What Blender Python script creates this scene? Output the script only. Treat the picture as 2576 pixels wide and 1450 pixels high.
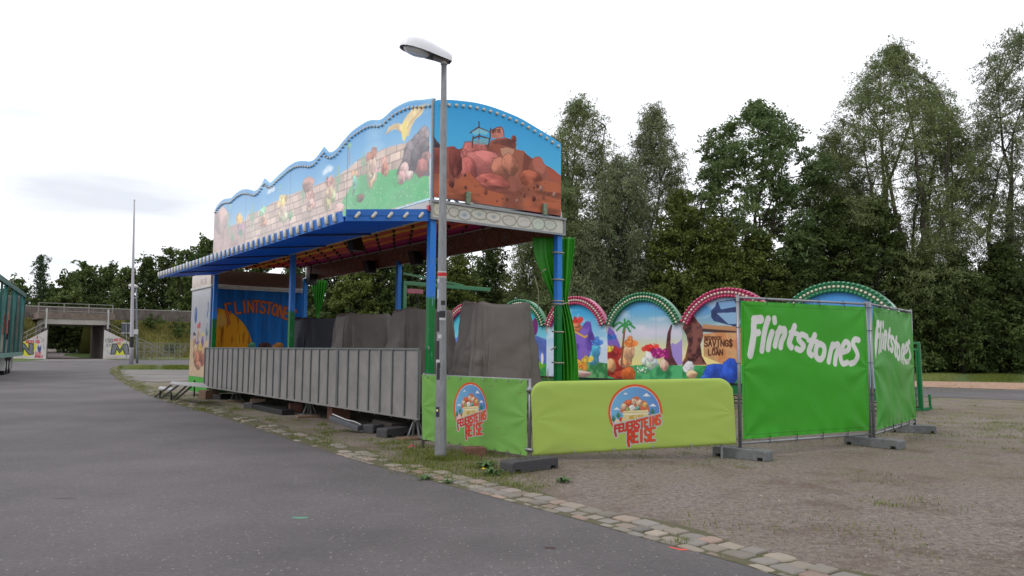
import bpy, math, random
import numpy as np
from mathutils import Vector, geometry

S = bpy.context.scene
for o in list(bpy.data.objects):
    bpy.data.objects.remove(o)

# ------------------------------------------------------------------ camera
F, CX, CY, H = 1916.0, 1288.0, 724.8, 1.55      # focal length in units of a 2576 wide frame
PITCH = math.atan((880 - CY) / F)
ROLL = 0.006
Rv = np.array([1.0, 0, 0]); Fv = np.array([0, math.cos(PITCH), math.sin(PITCH)]); Uv = np.array([0, -math.sin(PITCH), math.cos(PITCH)])
Rc = math.cos(ROLL) * Rv + math.sin(ROLL) * Uv
Uc = -math.sin(ROLL) * Rv + math.cos(ROLL) * Uv
cam = bpy.data.cameras.new('camera'); camo = bpy.data.objects.new('camera', cam)
S.collection.objects.link(camo); S.camera = camo
cam.sensor_width = 36; cam.lens = 36 * F / 2576; cam.clip_end = 3000; cam.clip_start = 0.1
from mathutils import Matrix
camo.matrix_world = Matrix(((Rc[0], Uc[0], -Fv[0], 0), (Rc[1], Uc[1], -Fv[1], 0), (Rc[2], Uc[2], -Fv[2], H), (0, 0, 0, 1)))

# ------------------------------------------------------------------ world, sun, exposure
W = bpy.data.worlds.new('World'); S.world = W; W.use_nodes = True
nt = W.node_tree; nt.nodes.clear()
SUN_EL, SUN_AZ = math.radians(48), math.radians(-125)      # azimuth from +Y, clockwise
out = nt.nodes.new('ShaderNodeOutputWorld')
sky = nt.nodes.new('ShaderNodeTexSky'); sky.sky_type = 'NISHITA'; sky.sun_disc = False
sky.sun_elevation = SUN_EL; sky.sun_rotation = SUN_AZ
b1 = nt.nodes.new('ShaderNodeBackground'); b1.inputs[1].default_value = 0.12
nt.links.new(sky.outputs[0], b1.inputs[0])
tc = nt.nodes.new('ShaderNodeTexCoord')
mp = nt.nodes.new('ShaderNodeMapping'); mp.inputs['Scale'].default_value = (1.0, 1.0, 5.5); mp.inputs['Location'].default_value = (3.1, 0.4, 0.7)
nt.links.new(tc.outputs['Generated'], mp.inputs[0])
nz = nt.nodes.new('ShaderNodeTexNoise'); nz.inputs['Scale'].default_value = 2.3; nz.inputs['Detail'].default_value = 5; nz.inputs['Roughness'].default_value = 0.5
nt.links.new(mp.outputs[0], nz.inputs['Vector'])
cr = nt.nodes.new('ShaderNodeValToRGB')
cr.color_ramp.elements[0].position = 0.40; cr.color_ramp.elements[0].color = (0.80, 0.825, 0.89, 1)
cr.color_ramp.elements[1].position = 0.60; cr.color_ramp.elements[1].color = (1.22, 1.23, 1.28, 1)
# thinner grey cloud gathers only low in the north-west; elsewhere the overcast is evenly bright
nrm = nt.nodes.new('ShaderNodeVectorMath'); nrm.operation = 'DISTANCE'; nrm.inputs[1].default_value = (-0.50, 0.86, 0.13)
nt.links.new(tc.outputs['Generated'], nrm.inputs[0])
mrc = nt.nodes.new('ShaderNodeMapRange'); mrc.inputs[1].default_value = 0.06; mrc.inputs[2].default_value = 0.34; mrc.inputs[3].default_value = 0.0; mrc.inputs[4].default_value = 0.25
nt.links.new(nrm.outputs['Value'], mrc.inputs[0])
adc = nt.nodes.new('ShaderNodeMath'); nt.links.new(nz.outputs['Fac'], adc.inputs[0]); nt.links.new(mrc.outputs[0], adc.inputs[1])
nt.links.new(adc.outputs[0], cr.inputs[0])
b2 = nt.nodes.new('ShaderNodeBackground'); b2.inputs[1].default_value = 1.12
nt.links.new(cr.outputs[0], b2.inputs[0])
mx = nt.nodes.new('ShaderNodeMixShader'); mx.inputs[0].default_value = 0.88
nt.links.new(b1.outputs[0], mx.inputs[1]); nt.links.new(b2.outputs[0], mx.inputs[2]); nt.links.new(mx.outputs[0], out.inputs[0])
sl = bpy.data.lights.new('sun', 'SUN'); sl.energy = 0.9; sl.angle = math.radians(16); sl.color = (1.0, 0.96, 0.9)
so = bpy.data.objects.new('sun', sl); S.collection.objects.link(so)
sd = Vector((math.sin(SUN_AZ) * math.cos(SUN_EL), math.cos(SUN_AZ) * math.cos(SUN_EL), math.sin(SUN_EL)))
so.rotation_euler = sd.to_track_quat('Z', 'Y').to_euler(); so.location = (0, 0, 60)
S.view_settings.view_transform = 'Standard'; S.view_settings.look = 'None'; S.view_settings.gamma = 1
S.view_settings.exposure = 0.0; S.view_settings.use_curve_mapping = False

# ------------------------------------------------------------------ unprojection helpers
def ray(u, v):
    d = Fv + (u - CX) / F * Rc - (v - CY) / F * Uc
    return d
def G(u, v, z=0.0):
    d = ray(u, v); t = (z - H) / d[2]
    return Vector((d[0] * t, d[1] * t, z))
def OY(u, v, Y):
    d = ray(u, v); t = Y / d[1]
    return Vector((d[0] * t, Y, H + d[2] * t))
def OP(u, v, p0, dr):
    """(distance along dr from p0, height) where the ray meets the vertical plane through p0 along dr"""
    d = ray(u, v); n = np.array([-dr[1], dr[0]])
    t = (p0[0] * n[0] + p0[1] * n[1]) / (d[0] * n[0] + d[1] * n[1])
    x, y = d[0] * t, d[1] * t
    return ((x - p0[0]) * dr[0] + (y - p0[1]) * dr[1], H + d[2] * t)

# ------------------------------------------------------------------ colours and materials
KAL = 0.74
def lin1(c):
    c = c / 255.0
    return c / 12.92 if c <= 0.04045 else ((c + 0.055) / 1.055) ** 2.4
def C3(r, g, b, k=KAL):
    return (lin1(r) * k, lin1(g) * k, lin1(b) * k)
MATS = {}
def mat(name, col, rough=0.6, metal=0.0, noise=0.0, nscale=8.0, col2=None, bump=0.0, bscale=None, spec=0.5, stretch=None, coat=0.0):
    """a plain Principled surface whose colour drifts between two tones with a noise, with optional bump"""
    if name in MATS: return MATS[name]
    m = bpy.data.materials.new(name); m.use_nodes = True
    n = m.node_tree.nodes; l = m.node_tree.links; p = n['Principled BSDF']
    p.inputs['Roughness'].default_value = rough; p.inputs['Metallic'].default_value = metal
    p.inputs['Specular IOR Level'].default_value = spec
    if coat: p.inputs['Coat Weight'].default_value = coat; p.inputs['Coat Roughness'].default_value = 0.12
    p.inputs['Base Color'].default_value = (*col, 1)
    if noise or bump:
        g = n.new('ShaderNodeNewGeometry'); mpn = n.new('ShaderNodeMapping')
        l.new(g.outputs['Position'], mpn.inputs[0])
        if stretch: mpn.inputs['Scale'].default_value = stretch
    if noise:
        t = n.new('ShaderNodeTexNoise'); t.inputs['Scale'].default_value = nscale; t.inputs['Detail'].default_value = 6; t.inputs['Roughness'].default_value = 0.65
        l.new(mpn.outputs[0], t.inputs['Vector'])
        r = n.new('ShaderNodeValToRGB'); r.color_ramp.elements[0].position = 0.32; r.color_ramp.elements[1].position = 0.7
        c2 = col2 or tuple(x * (1 - noise) for x in col)
        r.color_ramp.elements[0].color = (*c2, 1); r.color_ramp.elements[1].color = (*col, 1)
        l.new(t.outputs['Fac'], r.inputs[0]); l.new(r.outputs[0], p.inputs['Base Color'])
    if bump:
        t2 = n.new('ShaderNodeTexNoise'); t2.inputs['Scale'].default_value = bscale or nscale * 4; t2.inputs['Detail'].default_value = 4
        l.new(mpn.outputs[0], t2.inputs['Vector'])
        bm_ = n.new('ShaderNodeBump'); bm_.inputs['Strength'].default_value = bump; bm_.inputs['Distance'].default_value = 0.02
        l.new(t2.outputs['Fac'], bm_.inputs['Height']); l.new(bm_.outputs[0], p.inputs['Normal'])
    MATS[name] = m
    return m
def paintmat(name, rough=0.45, dirt=0.12, coat=0.0, bump=0.0, spec=0.5):
    """printed or painted sheet: the artwork comes from the sheet's own colour attribute, with grime over it"""
    if name in MATS: return MATS[name]
    m = bpy.data.materials.new(name); m.use_nodes = True
    n = m.node_tree.nodes; l = m.node_tree.links; p = n['Principled BSDF']
    p.inputs['Roughness'].default_value = rough; p.inputs['Specular IOR Level'].default_value = spec
    if coat: p.inputs['Coat Weight'].default_value = coat; p.inputs['Coat Roughness'].default_value = 0.15
    a = n.new('ShaderNodeAttribute'); a.attribute_name = 'art'
    g = n.new('ShaderNodeNewGeometry'); t = n.new('ShaderNodeTexNoise'); t.inputs['Scale'].default_value = 3.0; t.inputs['Detail'].default_value = 8; t.inputs['Roughness'].default_value = 0.7
    l.new(g.outputs['Position'], t.inputs['Vector'])
    mr = n.new('ShaderNodeMapRange'); mr.inputs[1].default_value = 0.35; mr.inputs[2].default_value = 0.75; mr.inputs[3].default_value = 0.0; mr.inputs[4].default_value = dirt * 2
    l.new(t.outputs['Fac'], mr.inputs[0])
    mm = n.new('ShaderNodeMix'); mm.data_type = 'RGBA'
    l.new(mr.outputs[0], mm.inputs[0]); l.new(a.outputs['Color'], mm.inputs[6]); mm.inputs[7].default_value = (0.22, 0.20, 0.17, 1)
    l.new(mm.outputs[2], p.inputs['Base Color'])
    MATS[name] = m
    return m

# ------------------------------------------------------------------ object helpers
COL = S.collection
def setp(o, label=None, cat=None, group=None, kind=None):
    if label: o['label'] = label
    if cat: o['category'] = cat
    if group: o['group'] = group
    if kind: o['kind'] = kind
    return o
def thing(name, label, cat, loc, group=None, rz=0.0):
    o = bpy.data.objects.new(name, None); COL.objects.link(o)
    o.location = Vector(loc); o.rotation_euler = (0, 0, rz); o.empty_display_size = 0.2
    return setp(o, label, cat, group)
def wloc(p):
    v = Vector((0, 0, 0))
    while p is not None:
        v += p.location; p = p.parent
    return v
def link(name, me, mats, parent, smooth=False, bevel=0.0):
    o = bpy.data.objects.new(name, me); COL.objects.link(o)
    for m in (mats if isinstance(mats, (list, tuple)) else [mats]): me.materials.append(m)
    if parent is not None: o.parent = parent
    if smooth:
        me.polygons.foreach_set('use_smooth', [True] * len(me.polygons))
    if bevel:
        b = o.modifiers.new('edges', 'BEVEL'); b.width = bevel; b.segments = 2; b.limit_method = 'ANGLE'; b.angle_limit = math.radians(50)
    return o
class MB:
    """collects shapes in world coordinates; build() links them as one mesh, in the parent's coordinates"""
    def __init__(s): s.v = []; s.f = []; s.m = []
    def add(s, vs, fs, mi=0):
        k = len(s.v); s.v += [tuple(x) for x in vs]; s.f += [tuple(i + k for i in f) for f in fs]; s.m += [mi] * len(fs); return s
    def box(s, o, a, b, c, mi=0):
        o, a, b, c = Vector(o), Vector(a), Vector(b), Vector(c)
        if a.cross(b).dot(c) < 0: a, b = b, a
        vs = [o, o + a, o + a + b, o + b]; vs += [p + c for p in vs]
        return s.add(vs, [(3, 2, 1, 0), (4, 5, 6, 7), (0, 1, 5, 4), (1, 2, 6, 5), (2, 3, 7, 6), (3, 0, 4, 7)], mi)
    def beam(s, p, q, w, h=None, mi=0, up=(0, 0, 1)):
        p, q = Vector(p), Vector(q); h = h or w; d = (q - p); n = d.normalized(); up = Vector(up)
        if abs(n.dot(up)) > 0.95: up = Vector((0.6, 0.8, 0))
        a = n.cross(up).normalized(); b = a.cross(n).normalized()
        return s.box(p - a * w / 2 - b * h / 2, a * w, b * h, d, mi)
    def tube(s, pts, rad, n=10, mi=0, cap=True):
        pts = [Vector(p) for p in pts]; k = len(s.v)
        rad = rad if isinstance(rad, (list, tuple)) else [rad] * len(pts)
        prev = None; vs = []
        for i, p in enumerate(pts):
            t = (pts[min(i + 1, len(pts) - 1)] - pts[max(i - 1, 0)]).normalized()
            if prev is None:
                a = t.cross(Vector((0, 0, 1)) if abs(t.z) < 0.9 else Vector((1, 0, 0))).normalized()
            else:
                a = (prev - t * prev.dot(t)).normalized()
            prev = a; b = t.cross(a)
            for j in range(n):
                w = 2 * math.pi * j / n
                vs.append(p + (a * math.cos(w) + b * math.sin(w)) * rad[i])
        fs = []
        for i in range(len(pts) - 1):
            for j in range(n):
                j2 = (j + 1) % n; fs.append((i * n + j, i * n + j2, (i + 1) * n + j2, (i + 1) * n + j))
        if cap:
            fs.append(tuple(range(n - 1, -1, -1))); fs.append(tuple((len(pts) - 1) * n + j for j in range(n)))
        return s.add(vs, fs, mi)
    def prism(s, loop, off, mi=0):
        loop = [Vector(p) for p in loop]; off = Vector(off); n = len(loop)
        nrm = geometry.normal(loop)
        if nrm.dot(off) > 0: loop = loop[::-1]
        vs = loop + [p + off for p in loop]
        fs = [tuple(range(n)), tuple(range(2 * n - 1, n - 1, -1))]
        fs += [(i, n + i, n + (i + 1) % n, (i + 1) % n) for i in range(n)]
        return s.add(vs, fs, mi)
    def build(s, name, mats, parent=None, smooth=False, bevel=0.0):
        me = bpy.data.meshes.new(name); off = wloc(parent)
        me.from_pydata([(x[0] - off.x, x[1] - off.y, x[2] - off.z) for x in s.v], [], s.f)
        if any(s.m): me.polygons.foreach_set('material_index', s.m)
        me.update()
        return link(name, me, mats, parent, smooth, bevel)
def copy_tree(o, parent=None):
    c = o.copy(); COL.objects.link(c); c.parent = parent
    for ch in list(o.children): copy_tree(ch, c)
    return c
def struct(o):
    o['kind'] = 'structure'; return o
def npmesh(name, V, Q, attr=None):
    """mesh from numpy quads; attr: {name: (type, values per vertex)}"""
    me = bpy.data.meshes.new(name)
    me.vertices.add(len(V)); me.vertices.foreach_set('co', np.ascontiguousarray(V, dtype=np.float32).ravel())
    k = Q.shape[1]
    me.loops.add(Q.size); me.loops.foreach_set('vertex_index', np.ascontiguousarray(Q, dtype=np.int32).ravel())
    me.polygons.add(len(Q)); me.polygons.foreach_set('loop_start', np.arange(0, Q.size, k, dtype=np.int32))
    for an, (ty, vals) in (attr or {}).items():
        a = me.attributes.new(an, ty, 'POINT')
        a.data.foreach_set('value' if ty == 'FLOAT' else 'color', np.ascontiguousarray(vals, dtype=np.float32).ravel())
    me.update(calc_edges=True)
    return me

# ------------------------------------------------------------------ painter: artwork on a sheet
def vnoise(X, Y, seed=0):
    xi = np.floor(X).astype(np.int64); yi = np.floor(Y).astype(np.int64); fx = X - xi; fy = Y - yi
    fx = fx * fx * (3 - 2 * fx); fy = fy * fy * (3 - 2 * fy)
    def h(a, b):
        n = (a * 374761393 + b * 668265263 + seed * 974634777) & 0x7fffffff
        n = ((n ^ (n >> 13)) * 1274126177) & 0x7fffffff
        return (n ^ (n >> 16)) % 10007 / 10007.0
    return (h(xi, yi) * (1 - fx) + h(xi + 1, yi) * fx) * (1 - fy) + (h(xi, yi + 1) * (1 - fx) + h(xi + 1, yi + 1) * fx) * fy
def fbm(X, Y, seed=0, o=4):
    r = 0; a = 0.5
    for i in range(o):
        r = r + a * vnoise(X * 2 ** i, Y * 2 ** i, seed + i * 7); a *= 0.5
    return r / 0.94
class Paint:
    def __init__(s, X, Y, base):
        s.X, s.Y = X, Y; s.k = 1.0; s.C = np.ones(X.shape + (3,)) * np.array(base, float)
    def mix(s, m, col, a=1.0):
        m = (np.clip(m, 0, 1) * a)[..., None]
        col = np.array(col, float)
        s.C = s.C * (1 - m) + col * m
    def grad(s, y0, c0, y1, c1):
        t = np.clip((s.Y - y0) / (y1 - y0), 0, 1)[..., None]
        s.C = np.array(c0, float) * (1 - t) + np.array(c1, float) * t
    def inside(s, pts):
        m = np.zeros(s.X.shape, bool); n = len(pts)
        for i in range(n):
            x0, y0 = pts[i]; x1, y1 = pts[(i + 1) % n]
            if y0 == y1: continue
            c = ((s.Y < y0) != (s.Y < y1)) & (s.X < (x1 - x0) * (s.Y - y0) / (y1 - y0) + x0)
            m ^= c
        return m
    def poly(s, pts, col, a=1.0, tex=0.0, ts=6.0, seed=1, col2=None):
        m = s.inside(pts)
        if tex:
            t = fbm(s.X * ts, s.Y * ts, seed)
            c = np.array(col, float) * (1 + tex * (t - 0.5)[..., None] * 2)
            if col2 is not None:
                w = np.clip((t - 0.38) * 5, 0, 1)[..., None]; c = c * (1 - w) + np.array(col2, float) * w
            s.C = np.where(m[..., None], s.C * (1 - a) + c * a, s.C)
        else:
            s.mix(m.astype(float), col, a)
        return m
    def seg(s, pts, closed=False):
        d = np.full(s.X.shape, 1e9); n = len(pts)
        for i in range(n if closed else n - 1):
            x0, y0 = pts[i]; x1, y1 = pts[(i + 1) % n]; dx, dy = x1 - x0, y1 - y0; L = dx * dx + dy * dy or 1e-9
            t = np.clip(((s.X - x0) * dx + (s.Y - y0) * dy) / L, 0, 1)
            d = np.minimum(d, np.hypot(s.X - x0 - t * dx, s.Y - y0 - t * dy))
        if n == 1: d = np.hypot(s.X - pts[0][0], s.Y - pts[0][1])
        return d
    def stroke(s, pts, w, col, a=1.0, aa=0.004, closed=False):
        s.mix((w / 2 - s.seg(pts, closed)) / aa + 0.5, col, a)
    def ell(s, cx, cy, rx, ry, col, a=1.0, soft=0.05):
        r = np.sqrt(((s.X - cx) / rx) ** 2 + ((s.Y - cy) / ry) ** 2)
        s.mix((1 - r) / soft + 0.5, col, a)
    def rock(s, cx, cy, rx, ry, col, seed=0, dark=0.5):
        """a painted boulder: facets picked out in lighter and darker paint, with a dark outline"""
        rr = random.Random(seed); k = 9
        pts = [(cx + rx * math.cos(6.283 * i / k + .3) * rr.uniform(.8, 1.08), cy + ry * math.sin(6.283 * i / k + .3) * rr.uniform(.8, 1.08)) for i in range(k)]
        s.poly(pts, col)
        m = s.inside(pts)
        d = ((s.X - cx) / rx * -.45 + (s.Y - cy) / ry * .8)
        f = fbm((s.X - cx) / rx * 1.6 + seed, (s.Y - cy) / ry * 1.6, seed, 4)
        s.mix(m * np.clip(d * 1.1 + (f - .5) * 2.4, 0, .75), [min(255, c * 1.22 + 12) for c in col]); s.mix(m * np.clip(-d * 1.1 + (.5 - f) * 2.2, 0, .75), [c * .62 for c in col])
        s.mix(m * np.clip(1 - np.abs(f - .47) / .016, 0, 1), [c * .5 for c in col], .5)
        s.stroke(pts, min(rx, ry) * 0.05, [c * dark for c in col], 0.55, min(rx, ry) * 0.08, True)
    def bush(s, cx, cy, r, col, seed=0, fl=None):
        rr = random.Random(seed)
        for i in range(16):
            a = rr.uniform(0, 3.14); d = rr.uniform(.1, 1); f = rr.uniform(.75, 1.25); s.ell(cx + r * 1.1 * d * math.cos(a), cy + r * .7 * d * math.sin(a), r * .36, r * .3, [min(255, c * f) for c in col], .85, .35)
        if fl:
            for i in range(14): a = rr.uniform(0, 6.28); d = rr.uniform(0, 1); s.ell(cx + r * d * math.cos(a), cy + r * .35 + r * .45 * d * math.sin(a), r * .09, r * .09, fl, 1, .4)
    def hut(s, x, y, w, h, wallc, roofc, seed=0):
        rr = random.Random(seed)
        for i in range(5): s.rock(x + w * rr.uniform(-.32, .32), y + h * rr.uniform(.12, .3), w * rr.uniform(.24, .36), h * rr.uniform(.16, .3), [c * rr.uniform(.85, 1.1) for c in wallc], seed * 7 + i, .6)
        s.rock(x, y + h * .42, w * .34, h * .26, wallc, seed, .6)
        s.bush(x + w * .05, y + h * .62, w * .42, roofc, seed + 1, [min(255, c * 1.35) for c in roofc])
    def cactus(s, x, y, h, col):
        w = h * .16
        s.stroke([(x, y), (x, y + h)], w, col, 1, .02); s.stroke([(x, y + h * .4), (x + h * .25, y + h * .45), (x + h * .27, y + h * .75)], w * .8, col, 1, .02); s.stroke([(x, y + h * .3), (x - h * .22, y + h * .35), (x - h * .24, y + h * .6)], w * .8, col, 1, .02)
    def palm(s, x, y, h, seed=0, trunk=(120, 85, 70), leaf=(70, 150, 80)):
        rr = random.Random(seed)
        s.stroke([(x, y), (x + h * .05, y + h * .5), (x + h * .12, y + h)], h * .06, trunk)
        for a in range(7):
            w = a / 7 * 6.283 + rr.uniform(-.2, .2); L = h * rr.uniform(.28, .4)
            p = [(x + h * .12, y + h), (x + h * .12 + L * .5 * math.cos(w), y + h + L * .35 * math.sin(w) + L * .12), (x + h * .12 + L * math.cos(w), y + h + L * .4 * math.sin(w) - L * .2)]
            s.stroke(p, h * .055, leaf)
    def bricks(s, m, bw, bh, mort=(120, 95, 90), seed=3, slope=0.0):
        yy = (s.Y + slope * s.X + .02 * fbm(s.X * 3, s.Y * 3, seed)) / bh; row = np.floor(yy)
        xx = (s.X + .03 * fbm(s.X * 4, s.Y * 4, seed + 3)) / bw + 0.37 * np.mod(row * 1.7, 2.3); cell = np.floor(xx)
        t = np.mod(np.sin(cell * 12.9 + row * 78.2) * 43758.5, 1.0)
        s.C = np.where(m[..., None], s.C * (0.88 + 0.22 * t)[..., None], s.C)
        e = np.minimum(np.minimum(xx - cell, 1 - xx + cell) * bw, np.minimum(yy - row, 1 - yy + row) * bh)
        s.mix(m * np.clip((0.016 - e) / 0.012, 0, 1), mort, 0.75)
    def col(s):
        c = np.clip(s.C, 0, 255) / 255.0
        l = np.where(c <= 0.04045, c / 12.92, ((c + 0.055) / 1.055) ** 2.4) * KAL * s.k
        return np.concatenate([l, np.ones(l.shape[:-1] + (1,))], -1)
FONT = {
 'F': [[(0, 0), (0, 1), (.8, 1)], [(0, .55), (.6, .55)]], 'E': [[(.8, 0), (0, 0), (0, 1), (.8, 1)], [(0, .5), (.6, .5)]],
 'U': [[(0, 1), (0, .2), (.2, 0), (.6, 0), (.8, .2), (.8, 1)]], 'R': [[(0, 0), (0, 1), (.6, 1), (.8, .8), (.6, .5), (0, .5)], [(.35, .5), (.8, 0)]],
 'S': [[(.8, .85), (.6, 1), (.2, 1), (0, .8), (.15, .55), (.65, .45), (.8, .2), (.6, 0), (.2, 0), (0, .15)]],
 'T': [[(.4, 0), (.4, 1)], [(0, 1), (.8, 1)]], 'I': [[(.4, 0), (.4, 1)]], 'N': [[(0, 0), (0, 1), (.8, 0), (.8, 1)]],
 'W': [[(0, 1), (.2, 0), (.4, .7), (.6, 0), (.8, 1)]], 'O': [[(.4, 0), (.05, .2), (0, .5), (.1, .85), (.4, 1), (.7, .85), (.8, .5), (.7, .15), (.4, 0)]],
 'C': [[(.8, .8), (.5, 1), (.2, .95), (0, .5), (.2, .05), (.5, 0), (.8, .2)]], 'B': [[(0, 0), (0, 1), (.5, 1), (.7, .78), (.5, .52), (0, .52)], [(.5, .52), (.8, .27), (.5, 0), (0, 0)]],
 'D': [[(0, 0), (0, 1), (.45, 1), (.8, .7), (.8, .3), (.45, 0), (0, 0)]], 'K': [[(0, 0), (0, 1)], [(.75, 1), (0, .45), (.8, 0)]],
 'A': [[(0, 0), (.4, 1), (.8, 0)], [(.15, .35), (.65, .35)]], 'V': [[(0, 1), (.4, 0), (.8, 1)]],
 'G': [[(.8, .8), (.5, 1), (.2, .95), (0, .5), (.2, .05), (.5, 0), (.8, .15), (.8, .45), (.5, .45)]],
 '$': [[(.8, .85), (.6, 1), (.2, 1), (0, .8), (.15, .55), (.65, .45), (.8, .2), (.6, 0), (.2, 0), (0, .15)], [(.4, -.15), (.4, 1.15)]],
 'L': [[(0, 1), (0, 0), (.75, 0)]], 'M': [[(0, 0), (.1, 1), (.4, .4), (.7, 1), (.8, 0)]], 'P': [[(0, 0), (0, 1), (.6, 1), (.8, .78), (.6, .5), (0, .5)]],
 '!': [[(.4, .3), (.4, 1)], [(.4, 0), (.4, .04)]], '9': [[(.8, .6), (.4, .45), (0, .7), (.4, 1), (.8, .8), (.7, .3), (.3, 0)]], ' ': [],
}
def smooth2(pts, n=5):
    if len(pts) < 3: return pts
    P_ = [np.array(p, float) for p in pts]; o_ = []
    for i in range(len(P_) - 1):
        p0, p1, p2, p3 = P_[max(i - 1, 0)], P_[i], P_[i + 1], P_[min(i + 2, len(P_) - 1)]
        for k in range(n):
            t = k / n; o_.append(tuple(.5 * ((2 * p1) + (-p0 + p2) * t + (2 * p0 - 5 * p1 + 4 * p2 - p3) * t * t + (-p0 + 3 * p1 - 3 * p2 + p3) * t ** 3)))
    return o_ + [tuple(P_[-1])]
def letters(text, fn, cw=1.0):
    """strokes of a text; fn maps (position along the text 0..1, height 0..1) to the sheet"""
    n = len(text); res = []
    for i, ch in enumerate(text):
        for st in FONT.get(ch, []):
            res.append([fn((i + (x + .1) * .92 * cw) / n, y) for x, y in st])
    return res
def sheet(name, P, fn, mats, parent, off3=(0, 0, 0)):
    """a grid of P.X, P.Y mapped by fn(X, Y) -> (N, M, 3) with P's artwork as its colours"""
    V = fn(P.X, P.Y); ny, nx = P.X.shape
    o3 = wloc(parent); V = V.reshape(-1, 3) - np.array([o3.x, o3.y, o3.z])
    idx = np.arange(ny * nx).reshape(ny, nx)
    Q = np.stack([idx[:-1, :-1], idx[:-1, 1:], idx[1:, 1:], idx[1:, :-1]], -1).reshape(-1, 4)
    me = npmesh(name, V, Q, {'art': ('FLOAT_COLOR', P.col().reshape(-1, 4))})
    return link(name, me, mats, parent, smooth=True)
# ====================================================================== the fairground stall
A0 = G(1075, 1110); A = np.array([A0.x, A0.y])
D1 = np.array([-0.6, 0.8]); D2 = np.array([0.8, 0.6]); LEN, DEP = 13.0, 3.0
def FW(s, w, z):
    p = A + s * D1 + w * D2
    return Vector((p[0], p[1], z))
E1, E2, EZ = Vector((*D1, 0)), Vector((*D2, 0)), Vector((0, 0, 1))
def fbox(mb, s0, s1, w0, w1, z0, z1, mi=0):
    return mb.box(FW(s0, w0, z0), E1 * (s1 - s0), E2 * (w1 - w0), EZ * (z1 - z0), mi)
def z2(x, y): return (471.7 + .3471 * x, 220.1 + .3471 * y)
def z3(x, y): return (1006.2 + .3036 * x, 220.1 + .3036 * y)

M_blue = mat('blue_paint', C3(42, 120, 214), 0.4, noise=0.12, nscale=3, spec=.3)
M_white = mat('white_paint', C3(225, 222, 215), 0.4, noise=0.2, nscale=5)
M_cap = mat('lamp_cap', C3(205, 200, 185), 0.3, coat=0.4)
M_galv = mat('galvanised_steel', C3(165, 168, 170), 0.42, 0.55, noise=0.35, nscale=30, bump=0.1)
M_dark = mat('dark_steel', C3(45, 45, 48), 0.5, 0.3, noise=0.4, nscale=12)
M_black = mat('black_plastic', C3(24, 24, 26), 0.5)
M_rope = mat('rope', C3(190, 180, 160), 0.9, noise=0.2, nscale=60)
M_greenp = mat('green_paint', C3(20, 130, 70), 0.35, noise=0.15, nscale=4, coat=0.2)
M_wood = mat('timber', C3(150, 120, 95), 0.8, noise=0.5, nscale=14, stretch=(1, 1, 6), bump=0.3)
M_deck = mat('deck_plate', C3(70, 66, 62), 0.6, noise=0.4, nscale=9)
M_art = paintmat('painted_artwork', 0.38, 0.05, coat=0.6)
M_art2 = paintmat('matt_artwork', 0.55, 0.03, spec=.15)
M_artin = paintmat('painted_interior', 0.6, 0.03, spec=.1)

def post_mat():
    m = bpy.data.materials.new('post_paint'); m.use_nodes = True
    n = m.node_tree.nodes; l = m.node_tree.links; p = n['Principled BSDF']
    p.inputs['Roughness'].default_value = 0.4; p.inputs['Specular IOR Level'].default_value = .3
    g = n.new('ShaderNodeNewGeometry'); sx = n.new('ShaderNodeSeparateXYZ'); l.new(g.outputs['Position'], sx.inputs[0])
    t = n.new('ShaderNodeTexNoise'); t.inputs['Scale'].default_value = 14; t.inputs['Detail'].default_value = 6; l.new(g.outputs['Position'], t.inputs['Vector'])
    a = n.new('ShaderNodeMath'); a.operation = 'MULTIPLY_ADD'; a.inputs[1].default_value = 0.16; l.new(t.outputs['Fac'], a.inputs[0]); l.new(sx.outputs['Z'], a.inputs[2])
    r = n.new('ShaderNodeMapRange'); r.inputs[1].default_value = 2.49; r.inputs[2].default_value = 2.55; l.new(a.outputs[0], r.inputs[0])
    mm = n.new('ShaderNodeMix'); mm.data_type = 'RGBA'; l.new(r.outputs[0], mm.inputs[0])
    mm.inputs[6].default_value = (*C3(0, 122, 52), 1); mm.inputs[7].default_value = (*C3(40, 132, 228), 1)
    # worn pale streaks on the blue
    t2 = n.new('ShaderNodeTexNoise'); t2.inputs['Scale'].default_value = 5; t2.inputs['Detail'].default_value = 8
    mp2 = n.new('ShaderNodeMapping'); mp2.inputs['Scale'].default_value = (6, 6, 0.8); l.new(g.outputs['Position'], mp2.inputs[0]); l.new(mp2.outputs[0], t2.inputs['Vector'])
    r2 = n.new('ShaderNodeMapRange'); r2.inputs[1].default_value = 0.62; r2.inputs[2].default_value = 0.72; r2.inputs[4].default_value = 0.5; l.new(t2.outputs['Fac'], r2.inputs[0])
    m3 = n.new('ShaderNodeMix'); m3.data_type = 'RGBA'; l.new(r2.outputs[0], m3.inputs[0]); l.new(mm.outputs[2], m3.inputs[6]); m3.inputs[7].default_value = (*C3(150, 180, 205), 1)
    l.new(m3.outputs[2], p.inputs['Base Color'])
    return m
M_post = post_mat()

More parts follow.
